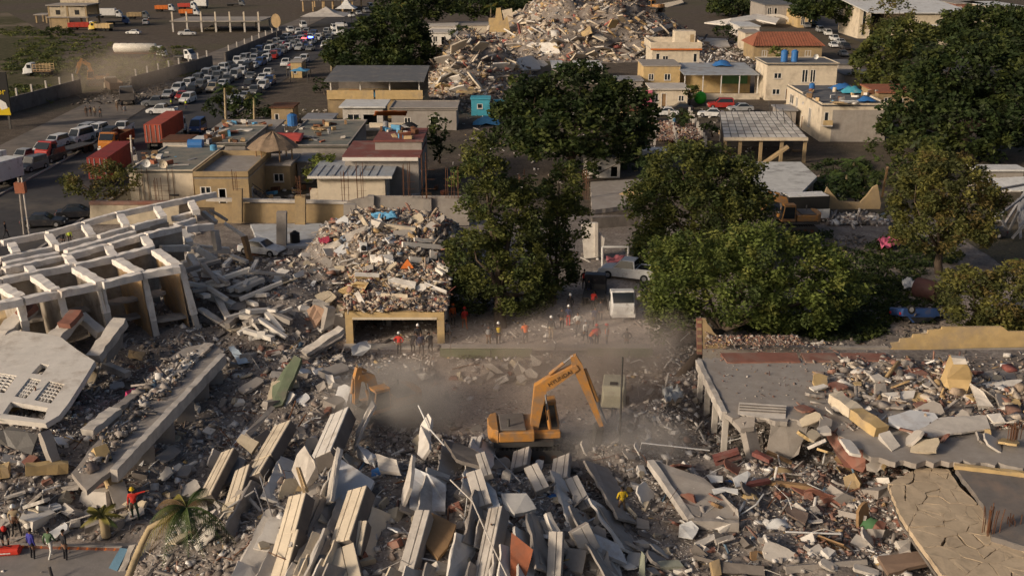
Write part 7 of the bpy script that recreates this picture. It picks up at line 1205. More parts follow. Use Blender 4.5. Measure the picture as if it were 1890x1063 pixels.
# ---- lorries
def lorry(label, loc, rz, kind, cabcol, loadm=None, blen=6.0, name='lorry', cat='lorry'):
    th = thing(name, label, cat, loc, rz); cx = blen / 2
    loft(MB(), [(cx + .15, 1.15, 1.1, .7, 2.7), (cx + 1.1, 1.2, 1.1, .6, 2.75), (cx + 1.9, 1.2, 1.05, .5, 1.75), (cx + 2.15, 1.1, 1.0, .5, 1.6)]).build('cab', CARCOL[cabcol], th, bevel=.05)
    MB().prism([(cx + 1.2, -1.0, 2.6), (cx + 1.2, 1.0, 2.6), (cx + 1.92, .95, 1.8), (cx + 1.92, -.95, 1.8)], (.04, 0, .04)).build('windscreen', M['glass'], th)
    for s in (-1, 1): MB().bb(cx + .4, cx + 1.2, s * 1.17 - .02, s * 1.17 + .02, 1.7, 2.45).build('side_window', M['glass'], th); MB().box((cx + 2.16, s * .8, .95), (.08, .3, .2)).build('headlight', HL, th)
    MB().bb(-cx, cx + 1.8, -.45, .45, .65, .9).build('chassis', M['steel'], th); MB().box((cx + 2.2, 0, .6), (.2, 2.2, .3)).build('bumper', M['white'], th)
    wm = PROTO['wheel'].data
    for x in [cx + 1.2, -cx + .8, -cx + 2.0] + ([-cx + 3.2] if blen > 9 else []):
        for s in (-1, 1): share('wheel', wm, th, (x, s * .95, .5), sc=(1.38, 1.6, 1.38))
    if kind == 'container':
        MB().bb(-cx, cx - .1, -1.22, 1.22, 1.15, 3.75).build('container', loadm, th)
        for s in (-1, 1):
            for k in range(int(blen * 2.6)): x = -cx + .25 + k / 2.6; MB().bb(x - .09, x + .09, s * 1.24 - .03, s * 1.24 + .03, 1.2, 3.7).build('rib', loadm, th)
        for k in (-.9, -.35, .35, .9): MB().bb(-cx - .06, -cx - .01, k - .04, k + .04, 1.25, 3.65).build('door_bar', M['metal_grey'], th)
    elif kind == 'box': MB().bb(-cx, cx, -1.2, 1.2, .95, 3.3).build('box_body', loadm, th, bevel=.04); MB().bb(-cx - .03, -cx, -1.0, 1.0, 1.1, 3.2).build('rear_door', M['metal_grey'], th)
    elif kind == 'tanker':
        MB().tube([(-cx - .1, 0, 2.2), (-cx + .15, 0, 2.2), (cx - .3, 0, 2.2), (cx, 0, 2.2)], [.8, 1.15, 1.15, .8], 16).build('tank', loadm, th, smooth=True); MB().bb(-cx, cx, -1.1, 1.1, .9, 1.15).build('trailer_frame', M['rust'], th)
        for k in range(5): MB().cyl((-cx + 1.2 + k * blen / 5, 0, 3.3), (-cx + 1.2 + k * blen / 5, 0, 3.5), .25, 8).build('hatch', M['steel'], th)
    elif kind == 'dump': 
        mb = MB(); o = [(-cx, -1.2), (cx, -1.2), (cx, 1.2), (-cx, 1.2)]; MB().bb(-cx, cx, -1.2, 1.2, .95, 1.15).build('bed_floor', loadm, th)
        for nm, b in (('bed_side', (-cx, cx, -1.25, -1.15, 1.0, 2.3)), ('bed_side', (-cx, cx, 1.15, 1.25, 1.0, 2.3)), ('bed_front', (cx - .1, cx, -1.15, 1.15, 1.15, 2.5)), ('tailgate', (-cx - .05, -cx + .05, -1.15, 1.15, 1.0, 2.2))): MB().bb(*b).build(nm, loadm, th)
        for k in range(4): 
            for s in (-1, 1): MB().bb(-cx + .6 + k * blen / 4.4 - .06, -cx + .6 + k * blen / 4.4 + .06, s * 1.28 - .03, s * 1.28 + .03, 1.0, 2.3).build('stake', loadm, th)
    elif kind == 'flat': MB().bb(-cx, cx, -1.15, 1.15, .95, 1.1).build('flat_bed', M['steel'], th); MB().bb(cx - .08, cx, -1.1, 1.1, 1.1, 1.7).build('headboard', M['steel'], th)
    elif kind == 'stake':
        MB().bb(-cx, cx, -1.15, 1.15, .95, 1.1).build('flat_bed', M['wood'], th)
        for s in (-1, 1):
            for k in range(6): MB().bb(-cx + .1 + k * (blen - .2) / 5 - .05, -cx + .1 + k * (blen - .2) / 5 + .05, s * 1.1 - .04, s * 1.1 + .04, 1.1, 2.6).build('stake', M['palewood'], th)
            for z in (1.4, 1.9, 2.4): MB().bb(-cx, cx, s * 1.14 - .02, s * 1.14 + .02, z - .06, z + .06).build('rail', M['palewood'], th)
    return th
cont = mat('container_red', (.40, .085, .05), rough=.6, dirt=(.16, .07, .05), dirt_amt=.35, bump=.05); cont2 = mat('container_dark', (.27, .045, .035), rough=.6, dirt=(.12, .04, .03), dirt_amt=.4, bump=.05)
lorry('long rust red container truck on the road, ribbed sides', (-51.0, 158.5, .01), R(92), 'container', 'white', cont, 12.2); lorry('darker red container truck closest to the road tree', (-50.4, 134.5, .01), R(93), 'container', 'white', cont2, 11.0)
lorry('white box truck at the frame edge', P(6, 344), R(-108), 'box', 'white', M['white'], 5.0); lorry('second white box truck close behind at the frame edge', P(-22, 330), R(-108), 'box', 'white', M['white'], 5.0)
rl = lorry('red and white fronted lorry with lit headlamps and long flat bed', P(132, 286), R(-108), 'flat', 'red', None, 7.5)
for c in rl.children:
    if c.name.startswith('headlight'): c.data.materials.clear(); c.data.materials.append(emis('lit_headlamp', (1, .93, .75), 8))
lorry('brown fronted lorry squeezed beside the red container', P(222, 272), R(-95), 'dump', 'orange', M['rust'], 5)
lorry('white tanker truck with long cylindrical tank', (P(252, 106).x, P(252, 106).y, 0), R(-2), 'tanker', 'white', mat('tank_white', (.72, .68, .6), rough=.4), 10.5, 'tanker_truck', 'tanker'); lorry('white tractor unit parked nose on beside the tanker', P(335, 112), R(-20), 'flat', 'white', None, 3.0)
lorry('small white stake truck on the dry field', P(82, 140), R(180), 'stake', 'white', None, 3.8); lorry('red dump truck before the unfinished house', P(148, 56), R(2), 'dump', 'white', M['red'], 6.5); lorry('white box truck beyond the unfinished house', P(196, 34), R(5), 'box', 'white', M['white'], 7.0)
for i, (lab, px, py, rz, k, cc, lm) in enumerate((('dusty blue lorry under the white box truck', 212, 46, 10, 'flat', 'blue', None), ('ochre bodied lorry near the hall', 250, 36, 5, 'dump', 'grey', M['ochre']), ('white nosed lorry with orange bed by the hall', 300, 22, 0, 'dump', 'white', M['orange']), ('white nosed lorry with red bed on the top row', 342, 18, -5, 'dump', 'white', M['red']), ('orange bodied lorry before the hall columns', 345, 30, 0, 'dump', 'white', M['orange']), ('white lorry on the top row right of the red bed', 372, 16, 175, 'box', 'white', M['white']), ('grey lorry at the end of the top row', 430, 12, 0, 'flat', 'grey', None), ('yellow loader lorry before the hut', 193, 58, 170, 'dump', 'yellow', M['yellow']), ('white lorry facing out beside the big canopy', 628, 64, -80, 'box', 'white', M['white']))): lorry(lab, P(px, py), R(rz), k, cc, lm, 5.0)
lorry('dark dump truck tail on in the dust', P(236, 192), R(110), 'dump', 'grey', M['concrete_dark'], 5.2); lorry('brown dump truck deeper in the dust', P(212, 172), R(120), 'dump', 'beige', mat('dusty_brown', (.20, .14, .10)), 5.0)
sw_ = lorry('small white truck with dark windscreen facing down the lane', (P(1143, 577).x, P(1143, 577).y + .8, t1(P(1143, 577).x, P(1143, 577).y)), R(-88), 'flat', 'white', None, 3.2)
df_ = lorry('dark flatbed standing beside the small white truck', (P(1096, 560).x, P(1096, 560).y, t1(P(1096, 560).x, P(1096, 560).y)), R(82), 'flat', 'black', None, 3.0); df_.scale = (.8, .8, .75)
sw_.scale = (.82, .86, .84)
# ---- excavators (model faces +X)
def excavator(label, loc, rz, turn, boom, col='exc', scale=1.0, letters=False):
    th = thing('excavator', label, 'excavator', loc, rz); m = M[col]; th.scale = (scale,) * 3
    for s in (-1, 1):
        mb = MB(); pts = []
        for a in range(8): t = math.pi / 2 + math.pi * a / 7; pts.append((-1.6 + .45 * math.cos(t), .46 + .45 * math.sin(t)))
        for a in range(8): t = -math.pi / 2 + math.pi * a / 7; pts.append((1.6 + .45 * math.cos(t), .46 + .45 * math.sin(t)))
        tr = MB().prism([(x, s * 1.15 - .3, z) for x, z in pts], (0, .6, 0)).build('track', M['steel'], th)
        for k in range(14): MB().box((-1.6 + k * .25, s * 1.15, .93), (.13, .64, .05)).build('track_shoe', M['rubber'], tr)
        for k in range(5): MB().cyl((-1.4 + k * .7, s * 1.15 - .32, .4), (-1.4 + k * .7, s * 1.15 + .32, .4), .2, 8).build('roller', M['rust'], tr)
    MB().bb(-.9, .9, -.85, .85, .5, 1.0).build('undercarriage', M['steel'], th)
    Rm = Matrix.Rotation(turn, 4, 'Z')
    def part(mb, name, mm, bevel=0): 
        mb.v = [tuple(Rm @ Vector(v)) for v in mb.v]; return mb.build(name, mm, th, bevel=bevel)
    part(MB().bb(-2.2, 1.3, -1.3, 1.3, 1.05, 1.35), 'platform', M['steel'])
    part(MB().bb(-1.9, .2, -1.3, 1.25, 1.36, 2.0), 'engine_house', m, .06); part(MB().prism([(-1.9, -1.3, 1.3), (-1.9, 1.3, 1.3), (-2.3, 1.1, 1.3), (-2.5, .5, 1.3), (-2.5, -.5, 1.3), (-2.3, -1.1, 1.3)], (0, 0, .85)), 'counterweight', m, .05)
    part(MB().bb(-1.8, -.3, -1.1, 1.1, 2.0, 2.14), 'engine_hood', M['concrete_dark'], .04); part(MB().cyl((-1.3, -.7, 2.1), (-1.3, -.7, 2.6), .08, 8), 'exhaust', M['steel'])
    cab_ = MB(); cab_.add([(.35, .35, 1.36), (1.85, .35, 1.36), (1.85, 1.35, 1.36), (.35, 1.35, 1.36), (.4, .38, 3.05), (1.55, .38, 3.05), (1.55, 1.31, 3.05), (.4, 1.31, 3.05)], [(3, 2, 1, 0), (4, 5, 6, 7), (0, 1, 5, 4), (1, 2, 6, 5), (2, 3, 7, 6), (3, 0, 4, 7)]); cab = part(cab_, 'cab', m, .05)
    for q in ([(.5, 1.36, 1.7), (1.7, 1.36, 1.7), (1.5, 1.34, 2.9), (.5, 1.34, 2.9)], [(.5, .34, 1.5), (1.72, .34, 1.5), (1.48, .36, 2.92), (.5, .36, 2.92)], [(1.87, .45, 1.5), (1.87, 1.25, 1.5), (1.6, 1.23, 2.95), (1.6, .46, 2.95)], [(.33, .45, 2.0), (.33, 1.25, 2.0), (.37, 1.23, 2.9), (.37, .46, 2.9)]):
        v = [Vector(x) for x in q]; n = (v[1] - v[0]).cross(v[3] - v[0]).normalized() * .02
        w = MB().prism([tuple(x - n / 2) for x in v], n); w.v = [tuple(Rm @ Vector(x)) for x in w.v]; w.build('cab_window', M['glass'], th)
    part(MB().bb(.42, 1.6, .36, 1.33, 3.05, 3.12), 'cab_roof', m); part(MB().bb(.0, 1.75, -.95, -.45, 1.36, 1.75), 'tool_box', m, .04); part(MB().tube([(.9, .3, 1.8), (1.0, -.5, 2.4), (.9, -.45, 3.4)], .03, 5), 'hose', M['rubber']); part(MB().tube([(1.6, -.05, 5.0), (2.5, -.05, 5.5), (3.1, -.05, 4.4)] if letters else [(.9, -.05, 3.0), (1.4, -.05, 3.8), (1.8, -.05, 3.9)], .03, 5), 'hose', M['rubber'])
    a, b, c, d, e = [Vector((x, -.15, z)) for x, z in boom]      # foot, knee, boom tip, stick end, bucket tip
    def arm(pts, ws, hs, name, mm):
        mb = MB(); k = len(pts)
        for i, p in enumerate(pts):
            t = (pts[min(i + 1, k - 1)] - pts[max(i - 1, 0)]).normalized(); n = Vector((-t.z, 0, t.x)); mb.v += [tuple(p + Vector((0, sy * ws[i] / 2, 0)) + n * sn * hs[i] / 2) for sy, sn in ((-1, -1), (1, -1), (1, 1), (-1, 1))]
        for i in range(k - 1):
            for q in range(4): mb.f.append((4 * i + q, 4 * i + (q + 1) % 4, 4 * i + 4 + (q + 1) % 4, 4 * i + 4 + q))
        mb.f += [(3, 2, 1, 0), (4 * k - 4, 4 * k - 3, 4 * k - 2, 4 * k - 1)]; mb.m = [0] * len(mb.f); return part(mb, name, mm)
    arm([a, a.lerp(b, .6), b, b.lerp(c, .25), b.lerp(c, .7), c], [.5] * 6, [.45, .62, .78, .72, .5, .32], 'boom', m)
    back = c + (c - d).normalized() * .7; arm([back, c, c.lerp(d, .5), d], [.36] * 4, [.35, .6, .42, .25], 'stick', m)
    def ram(p, q, name='hydraulic_ram'):
        part(MB().tube([p, p.lerp(q, .6)], .11, 8), name, m); part(MB().tube([p.lerp(q, .55), q], .06, 6), 'ram_rod', M['metal_grey'])
    o = Vector((0, .32, 0)); ram(Vector((1.2, .1, 1.5)), a.lerp(b, .95) + Vector((.3, .2, -.2))); ram(Vector((1.2, -.4, 1.5)), a.lerp(b, .95) + Vector((.3, -.25, -.2))); ram(b.lerp(c, .25) + Vector((0, 0, .5)), back); ram(c.lerp(d, .1) + (c - b).normalized() * .35, d + (c - b).normalized() * .35)
    t = (e - d).normalized(); n = Vector((-t.z, 0, t.x)); L = (e - d).length
    prof = [d + n * .1, d - n * .35, d.lerp(e, .45) - n * .75, e - n * .35, e, d.lerp(e, .5) - n * .45 + n * .1]
    bk = part(MB().prism([tuple(p + Vector((0, -.6, 0))) for p in prof], (0, 1.2, 0)), 'bucket', M['steel'])
    for k in range(5): y = -.5 + .25 * k; w = MB().beam(e - n * .3 + Vector((0, y, 0)), e - n * .3 + t * .25 + Vector((0, y, 0)), .1, .1, taper=.4); w.v = [tuple(Rm @ Vector(x)) for x in w.v]; w.build('bucket_tooth', M['steel'], th)
    if letters:
        p = b.lerp(c, .52); an = math.atan2((c - b).z, (c - b).x); tx = text('HYUNDAI', M['black'], th, Rm @ (p + Vector((0, -.265, 0)) - Vector((-math.sin(an), 0, math.cos(an))) * .14), Euler((math.pi / 2, -an, 0), 'XYZ'), .36, 'lettering', .004)
        tx.rotation_euler = (Rm @ Matrix.Rotation(-an, 4, 'Y') @ Matrix.Rotation(math.pi / 2, 4, 'X')).to_euler()
    return th
q = P(985, 842); excavator('orange excavator digging in the cleared dirt yard', (q.x - .25, q.y, t1(q.x, q.y) - .02), R(0), R(4), [(.2, 1.5), (.6, 4.3), (2.75, 5.6), (4.25, 1.75), (4.75, .1)], letters=True)
q = P(716, 776); excavator('dust veiled excavator seen from behind below the garage', (q.x, q.y, t1(q.x, q.y) - .05), R(205), R(10), [(.6, 1.5), (1.3, 3.6), (2.2, 3.9), (2.5, 1.9), (2.2, .8)], scale=.88)
q = P(1466, 428); excavator('small yellow excavator parked beside the white trailer', (q.x, q.y, t1(q.x, q.y)), R(182), 0, [(.6, 1.5), (1.4, 3.4), (3.0, 3.6), (3.6, 1.9), (3.3, .8)])
q = P(1243, 52, 8); excavator('yellow digger arm at work on the great far heap', (q.x, 292, 9.2), R(120), 0, [(.6, 1.5), (1.4, 4.4), (3.0, 6.6), (4.6, 4.0), (4.8, 2.4)])
q = P(180, 158); excavator('brown digger half hidden by road dust', (q.x, q.y, 0), R(200), 0, [(.6, 1.5), (1.2, 4.2), (2.6, 4.8), (3.6, 2.4), (3.4, 1.0)])
# ---- trailer compressor with mast, white box trailer, wrecks and tank
q = P(1132, 755); cp = thing('compressor_trailer', 'cream box compressor on a small trailer with a drawbar', 'trailer', (q.x, q.y, t1(q.x, q.y)), R(-98))
loft(MB(), [(-1.3, .75, .68, .5, 1.55), (-1.1, .8, .72, .45, 1.85), (.9, .8, .72, .45, 1.85), (1.3, .72, .6, .5, 1.35)]).build('canopy', mat('compressor_cream', (.42, .40, .30), dirt=(.25, .2, .16), dirt_amt=.4), cp, bevel=.04)
MB().bb(.2, .7, -.25, .25, 1.85, 1.88).build('hatch', M['black'], cp); MB().box((1.22, .2, 1.1), (.1, .35, .3)).build('vent', M['black'], cp); MB().beam((1.2, 0, .5), (2.4, 0, .45), .12, .12).build('drawbar', M['steel'], cp); MB().tube([(2.2, 0, .45), (2.2, 0, 0)], .05, 6).build('jack_stand', M['steel'], cp); MB().bb(-1.3, 1.2, -.78, .78, .38, .47).build('trailer_bed', M['steel'], cp)
for s in (-1, 1): share('wheel', PROTO['wheel'].data, cp, (-.2, s * .9, .36))
q = P(1143, 835); ms = thing('light_mast', 'slim dark pole standing in front of the compressor trailer', 'pole', (q.x, q.y, t1(q.x, q.y) - .05)); MB().cyl((0, 0, 0), (0, 0, PY(1143, 672, q.y).z), .06, 8).build('shaft', M['steel'], ms); MB().bb(-.25, .25, -.25, .25, 0, .12).build('foot_plate', M['steel'], ms)
q = P(1492, 414); wt = thing('box_trailer', 'white trailer with black striped upper half behind the yellow excavator', 'trailer', (q.x, q.y + 1.5, t1(q.x, q.y)), R(8))
MB().bb(-2.6, 2.2, -1.2, 1.2, .5, 1.5).build('lower_body', M['white'], wt); MB().bb(-2.5, 2.1, -1.15, 1.15, 1.5, 2.9).build('upper_body', M['black'], wt)
for k in range(3): MB().bb(-2.4, 2.0, -1.1 + .75 * k, -.6 + .75 * k, 2.9, 2.96).build('roof_panel', M['white'], wt)
for s in (-1, 1): share('wheel', PROTO['wheel'].data, wt, (-.4, s * 1.1, .36))
wc = car('overturned dark blue car wreck under the yellow green bush', 'sedan', 'blue', at(1694, 592), R(15)); wc.rotation_euler = (R(165), R(6), R(15)); wc.location.z += 1.35
q = G(1710, 552); rk = thing('rusty_tank', 'dark rusty cylindrical tank lying in the scrub', 'tank', (q.x, q.y, q.z), R(-50)); MB().tube([(-1.1, 0, .85), (-1.0, 0, .85), (1.0, 0, .85), (1.1, 0, .85)], [.65, .85, .85, .65], 18).build('shell', mat('tank_brown', (.10, .05, .045), rough=.6), rk, smooth=True); MB().tube([(1.02, 0, .85), (1.06, 0, .85)], .9, 18).build('rim', M['rust'], rk)
q = G(1672, 540); cloth('tarpaulin', 'grey white sack slumped beside the rusty tank', [(1664, 520, .9), (1684, 518, 1.0), (1690, 534, .3), (1668, 538, .3)], M['metal_white'], 'sack', .4)
sh = thing('wrecked_shed', 'tangle of broken steel beams and sheets at the frame edge', 'shed')
for a, b in (((1850, 420, .6), (1895, 350, 4)), ((1846, 396, 2.6), (1890, 362, 3.6)), ((1860, 430, .3), (1880, 390, 3)), ((1835, 380, 3.4), (1862, 430, .3)), ((1868, 440, .2), (1895, 410, 2)), ((1880, 370, 3), (1884, 440, .2)), ((1840, 350, 3.6), (1895, 340, 3.6))): MB().beam(P(*a), P(*b), .22, .22).build('steel_beam', M['metal_grey'], sh)
slab_mesh([P(1815, 330, 3.2), P(1895, 326, 3.4), P(1895, 352, 2.8), P(1830, 350, 2.8)], .1).build('roof_sheet', M['metal_white'], sh); slab_mesh([P(1878, 366, 2.9), P(1895, 366, 2.9), P(1895, 420, .6), P(1880, 424, .5)], .1).build('wall_sheet', M['metal_grey'], sh)
slab('blue_board', 'blue board leaning with a white strip beside the brick kerb', [(198, 1052, .05), (222, 1010, .7), (236, 1012, .7), (214, 1058, .05)], .06, mat('dull_blue', (.10, .19, .27)), 'board'); slab('loose_slab', 'pale slab leaning beside the blue board', [(216, 1058, .05), (238, 1006, .9), (250, 1004, .9), (228, 1056, .05)], .15, 'concrete_pale', 'slab')
q = GP(12, 1026, .0); bg_ = thing('rescue_bag', 'bright red stretcher bag lying on the street corner', 'bag', (q.x, q.y, .17), R(8)); MB().bb(-1.2, .75, -.28, .28, 0, .38).build('bag_body', mat('bag_red', (.60, .05, .03), rough=.6), bg_, bevel=.1); MB().bb(-.3, .3, -.29, -.283, .15, .21).build('print_strip', M['white'], bg_); MB().tube([(-.3, 0, .37), (0, 0, .5), (.3, 0, .37)], .025, 6).build('handle', M['black'], bg_)
kw = thing('brick_kerb', 'low orange brick kerb wall beside the street corner', 'wall'); a, b = GP(20, 1012, 0), GP(226, 1018, 0); n = 60
for r in range(3):
    for k in range(n): p = a.lerp(b, (k + .5 + .5 * (r % 2)) / (n + 1)); MB().box((p.x, p.y, .08 + .09 * r), ((b - a).length / (n + 1) - .012, .2, .08)).build('brick', M['brick'] if (k * 7 + r * 3) % 5 else M['orange'], kw)
MB().beam(a + Vector((0, .02, .16)), b + Vector((0, .02, .16)), .16, .28).build('mortar_core', M['concrete'], kw)
for lab, pts, r, m in (('long thin white pole lying flat in the brown debris', [GP(1450, 981, .3), GP(1552, 985, .3)], .05, 'white'), ('bent white pipe rail above the slab before the mast', [GP(1181, 832, .2), GP(1184, 817, 1.0), GP(1310, 831, .8)], .04, 'white'), ('long thin cable pipe crossing the grey parapets', [GP(831, 885, 2.2), GP(872, 925, 1.9), GP(905, 1000, 1.5), GP(936, 1063, 1.0)], .035, 'concrete_pale'), ('white pipe leaning behind the blade shaped wall', [GP(772, 748, 2.6), GP(792, 790, 1.9), GP(820, 822, 1.2)], .045, 'white'), ('bent white pipe elbow in the rubble by the grille facade', [GP(78, 925, .3), GP(79, 905, .9), GP(112, 895, .9)], .05, 'white'), ('bundle of thin rods beside the square cladding panel', [GP(910, 838, 1.2), GP(962, 890, .7)], .04, 'metal_grey'), ('thin ladder rail leaning on the tall cream parapet', [GP(480, 880, 1.2), GP(505, 960, .4)], .04, 'metal_grey'), ('second thin ladder rail on the tall cream parapet', [GP(470, 900, .9), GP(490, 955, .4)], .03, 'metal_grey'), ('grey pipe leaning out of the rubble slope', [GP(418, 938, .3), GP(470, 905, 1.2)], .05, 'metal_grey'), ('rod lying under the palm toward the street', [GP(112, 968, .4), GP(180, 945, .8)], .04, 'concrete_pale')):
    tag(MB().tube(pts, r, 6).build('pipe', M[m]), lab, 'pipe')
for lab, a, b, w, h, m in (('maroon steel beam upper of the pair by the dark void', (1315, 842, .9), (1362, 828, 1.1), .4, .25, 'maroon'), ('maroon steel beam lower of the pair by the dark void', (1318, 850, .5), (1366, 836, .7), .4, .25, 'maroon'), ('maroon beam end near the fallen column', (1392, 832, .8), (1424, 846, .6), .4, .25, 'maroon'), ('long maroon rafter across the brown debris', (1250, 888, .3), (1312, 898, .3), .3, .2, 'maroon'), ('dark rafter beside the plasterboard', (1375, 892, .4), (1420, 884, .5), .3, .2, 'maroon'), ('timber strip beside the cracked slab void', (1416, 832, .6), (1462, 852, .3), .25, .15, 'wood'), ('dark rafter lying toward the white pole', (1410, 886, .3), (1500, 896, .4), .3, .2, 'wood')):
    beam('rafter', lab, a, b, w, h, m, 'beam')
df = thing('tipped_slab', 'tipped floor slab with a long straight edge beside the yellow jacket', 'slab'); slab_mesh([GP(1204, 848, 1.2), GP(1300, 882, .7), GP(1362, 940, .5), GP(1364, 956, .3), GP(1278, 956, .3)], .3).build('deck', M['concrete'], df); beam('edge_beam', None, (1201, 848, 1.35), (1276, 956, .55), .38, .4, 'concrete_pale', parent=df); beam('edge_beam', None, (1280, 957, .6), (1364, 962, .5), .35, .5, 'concrete', parent=df)
for lab, px, py, m, s in (('bright blue plastic box among white floors', 705, 872, 'blue', 1.0), ('yellow cushion wedged between parapets', 545, 900, 'yellow', .9), ('green net bundle near the cracked slab', 1608, 968, 'green', 1.1), ('white plastic tub in the brown debris', 1434, 968, 'metal_white', 1.0), ('olive upholstered chair block in the brown debris', 1440, 872, 'ochre', 1.2), ('blue plastic scrap beside plasterboard', 1350, 890, 'blue', .5), ('yellow wedge of foam near the plasterboards', 1382, 918, 'yellow', .8), ('dark blue bag on the grey cladding', 1024, 918, 'blue', .7)): clutter(lab, px, py, GP(px, py, 0).z, 'tarp', m, s * .6, 'debris item', 'debris_item')
bd = thing('board_bundle', 'two pale boards leaning on the yellow cushion', 'timber'); MB().beam(GP(548, 862, 2.4), GP(562, 910, 1.5), .12, .06).build('board', M['palewood'], bd); MB().beam(GP(552, 862, 2.5), GP(568, 908, 1.5), .12, .06).build('board', M['palewood'], bd)
# ------------------------------------------------------------------ people: one continuous skinned body for each pose
def body_mesh(pose):
    J = dict(pel=(0, 0, .95), spine=(0, -.01, 1.15), chest=(0, -.01, 1.36), neck=(0, -.005, 1.5), headb=(0, -.02, 1.58), hL=(.1, 0, .92), kL=(.11, -.02, .5), aL=(.11, .02, .09), tL=(.13, -.17, .04), hR=(-.1, 0, .92), kR=(-.11, -.02, .5), aR=(-.11, .02, .09), tR=(-.13, -.17, .04),
             sL=(.19, 0, 1.42), eL=(.25, .03, 1.14), wL=(.26, -.04, .88), sR=(-.19, 0, 1.42), eR=(-.25, .03, 1.14), wR=(-.26, -.04, .88)); J.update(pose)
    rad = dict(pel=.135, spine=.12, chest=.145, neck=.06, headb=.055, hL=.10, kL=.065, aL=.045, tL=.04, hR=.10, kR=.065, aR=.045, tR=.04, sL=.075, eL=.05, wL=.032, sR=.075, eR=.05, wR=.032)
    E_ = [('pel', 'spine'), ('spine', 'chest'), ('chest', 'neck'), ('neck', 'headb'), ('pel', 'hL'), ('hL', 'kL'), ('kL', 'aL'), ('aL', 'tL'), ('pel', 'hR'), ('hR', 'kR'), ('kR', 'aR'), ('aR', 'tR'), ('chest', 'sL'), ('sL', 'eL'), ('eL', 'wL'), ('chest', 'sR'), ('sR', 'eR'), ('eR', 'wR')]
    J = {k: Vector(v) for k, v in J.items()}; names = list(J); vs = [J[k] for k in names]; es = [(names.index(a), names.index(b)) for a, b in E_]; rs = [rad[k] for k in names]
    for s in 'LR':                        # palm, four fingers and a thumb at each wrist
        w, el = J['w' + s], J['e' + s]; d = (w - el).normalized(); side = d.cross(Vector((0, 1, 0)) if abs(d.y) < .8 else Vector((0, 0, 1))).normalized(); nn = d.cross(side)
        pm = len(vs); vs.append(w + d * .08); rs.append(.036); es.append((names.index('w' + s), pm))
        for k, (o, ln) in enumerate(((-.03, .075), (-.01, .088), (.01, .082), (.03, .062))):
            i = len(vs); vs += [w + d * .10 + side * o, w + d * (.10 + ln * .55) + side * o * 1.1 + nn * .008, w + d * (.10 + ln * .95) + side * o * 1.1 + nn * .03]; rs += [.0105, .0095, .008]; es += [(pm, i), (i, i + 1), (i + 1, i + 2)]
        i = len(vs); vs += [w + d * .05 - side * .045, w + d * .09 - side * .065 + nn * .01]; rs += [.012, .010]; es += [(pm, i), (i, i + 1)]
    me = bpy.data.meshes.new('skel'); me.from_pydata([tuple(v) for v in vs], es, []); o = bpy.data.objects.new('skel', me); COL.objects.link(o); o.modifiers.new('s', 'SKIN'); o.modifiers.new('u', 'SUBSURF').levels = 1
    sk = me.skin_vertices[0].data
    for i, r in enumerate(rs): sk[i].radius = (r, r)
    sk[0].use_root = True
    dg = bpy.context.evaluated_depsgraph_get(); out = bpy.data.meshes.new_from_object(o.evaluated_get(dg)); bpy.data.objects.remove(o)
    V = [v.co.copy() for v in out.vertices]; F = [tuple(p.vertices) for p in out.polygons]; mi = []
    seg = [(J[a], J[b], a + b) for a, b in E_]
    for p in out.polygons:
        c = p.center; best = min(seg, key=lambda s_: (c - (s_[0] + (s_[1] - s_[0]) * max(0, min(1, (c - s_[0]).dot(s_[1] - s_[0]) / (s_[1] - s_[0]).length_squared)))).length)[2]
        far = any((c - J['w' + s]).dot((J['w' + s] - J['e' + s]).normalized()) > -.02 and (c - J['w' + s]).length < .26 for s in 'LR')
        mi.append(2 if far else 3 if best in ('aLtL', 'aRtR') else 1 if best[0] in 'hk' or best in ('pelhL', 'pelhR') else 2 if best == 'neckheadb' else 0)
    hb = J['headb']; hd = hb + (hb - J['neck']).normalized() * .10; up = (hb - J['neck']).normalized(); fw = Vector((0, -1, 0)); fw = (fw - up * fw.dot(up)).normalized(); rt = up.cross(fw)
    n, m = 14, 10; o0 = len(V)
    for k in range(m + 1):
        t = math.pi * k / m
        for i in range(n):
            a = 6.2832 * i / n; x, y, z = math.sin(t) * math.cos(a), math.sin(t) * math.sin(a), math.cos(t); f = y * .105; jaw = 1 - .22 * max(0, -z) ; nose = .022 if (abs(x) < .2 and y > .6 and -.35 < z < .05) else 0
            V.append(hd + rt * x * .078 * jaw + fw * (f * jaw + nose - (.008 if (.1 < abs(x) < .5 and y > .5 and .0 < z < .2) else 0)) + up * z * .122)
    for k in range(m):
        for i in range(n):
            F.append((o0 + k * n + i, o0 + k * n + (i + 1) % n, o0 + (k + 1) * n + (i + 1) % n, o0 + (k + 1) * n + i)); c = (V[F[-1][0]] + V[F[-1][2]]) / 2 - hd
            mi.append(4 if (c.dot(up) > .05 or (c.dot(fw) < -.02 and c.dot(up) > -.05)) else 2)
    for s in (-1, 1):                      # ears
        o1 = len(V); e = hd + rt * s * .078; V += [e + up * .03 + fw * .01, e - up * .03 + fw * .01, e - up * .02 - fw * .03 + rt * s * .015, e + up * .03 - fw * .03 + rt * s * .02]; F.append((o1, o1 + 1, o1 + 2, o1 + 3)); mi.append(2)
        o1 = len(V); e = hd + rt * s * .03 + fw * .098 + up * .015; V += [e - rt * .014, e - up * .008, e + rt * .014, e + up * .008]; F.append((o1, o1 + 1, o1 + 2, o1 + 3)); mi.append(4)   # eyes
    o1 = len(V); e = hd + fw * .094 - up * .062; V += [e - rt * .022, e - up * .006, e + rt * .022, e + up * .006]; F.append((o1, o1 + 1, o1 + 2, o1 + 3)); mi.append(0)                     # mouth
    me = bpy.data.meshes.new('body'); me.from_pydata([tuple(v) for v in V], [], F); me.update()
    for k in range(5): me.materials.append(M['black'])
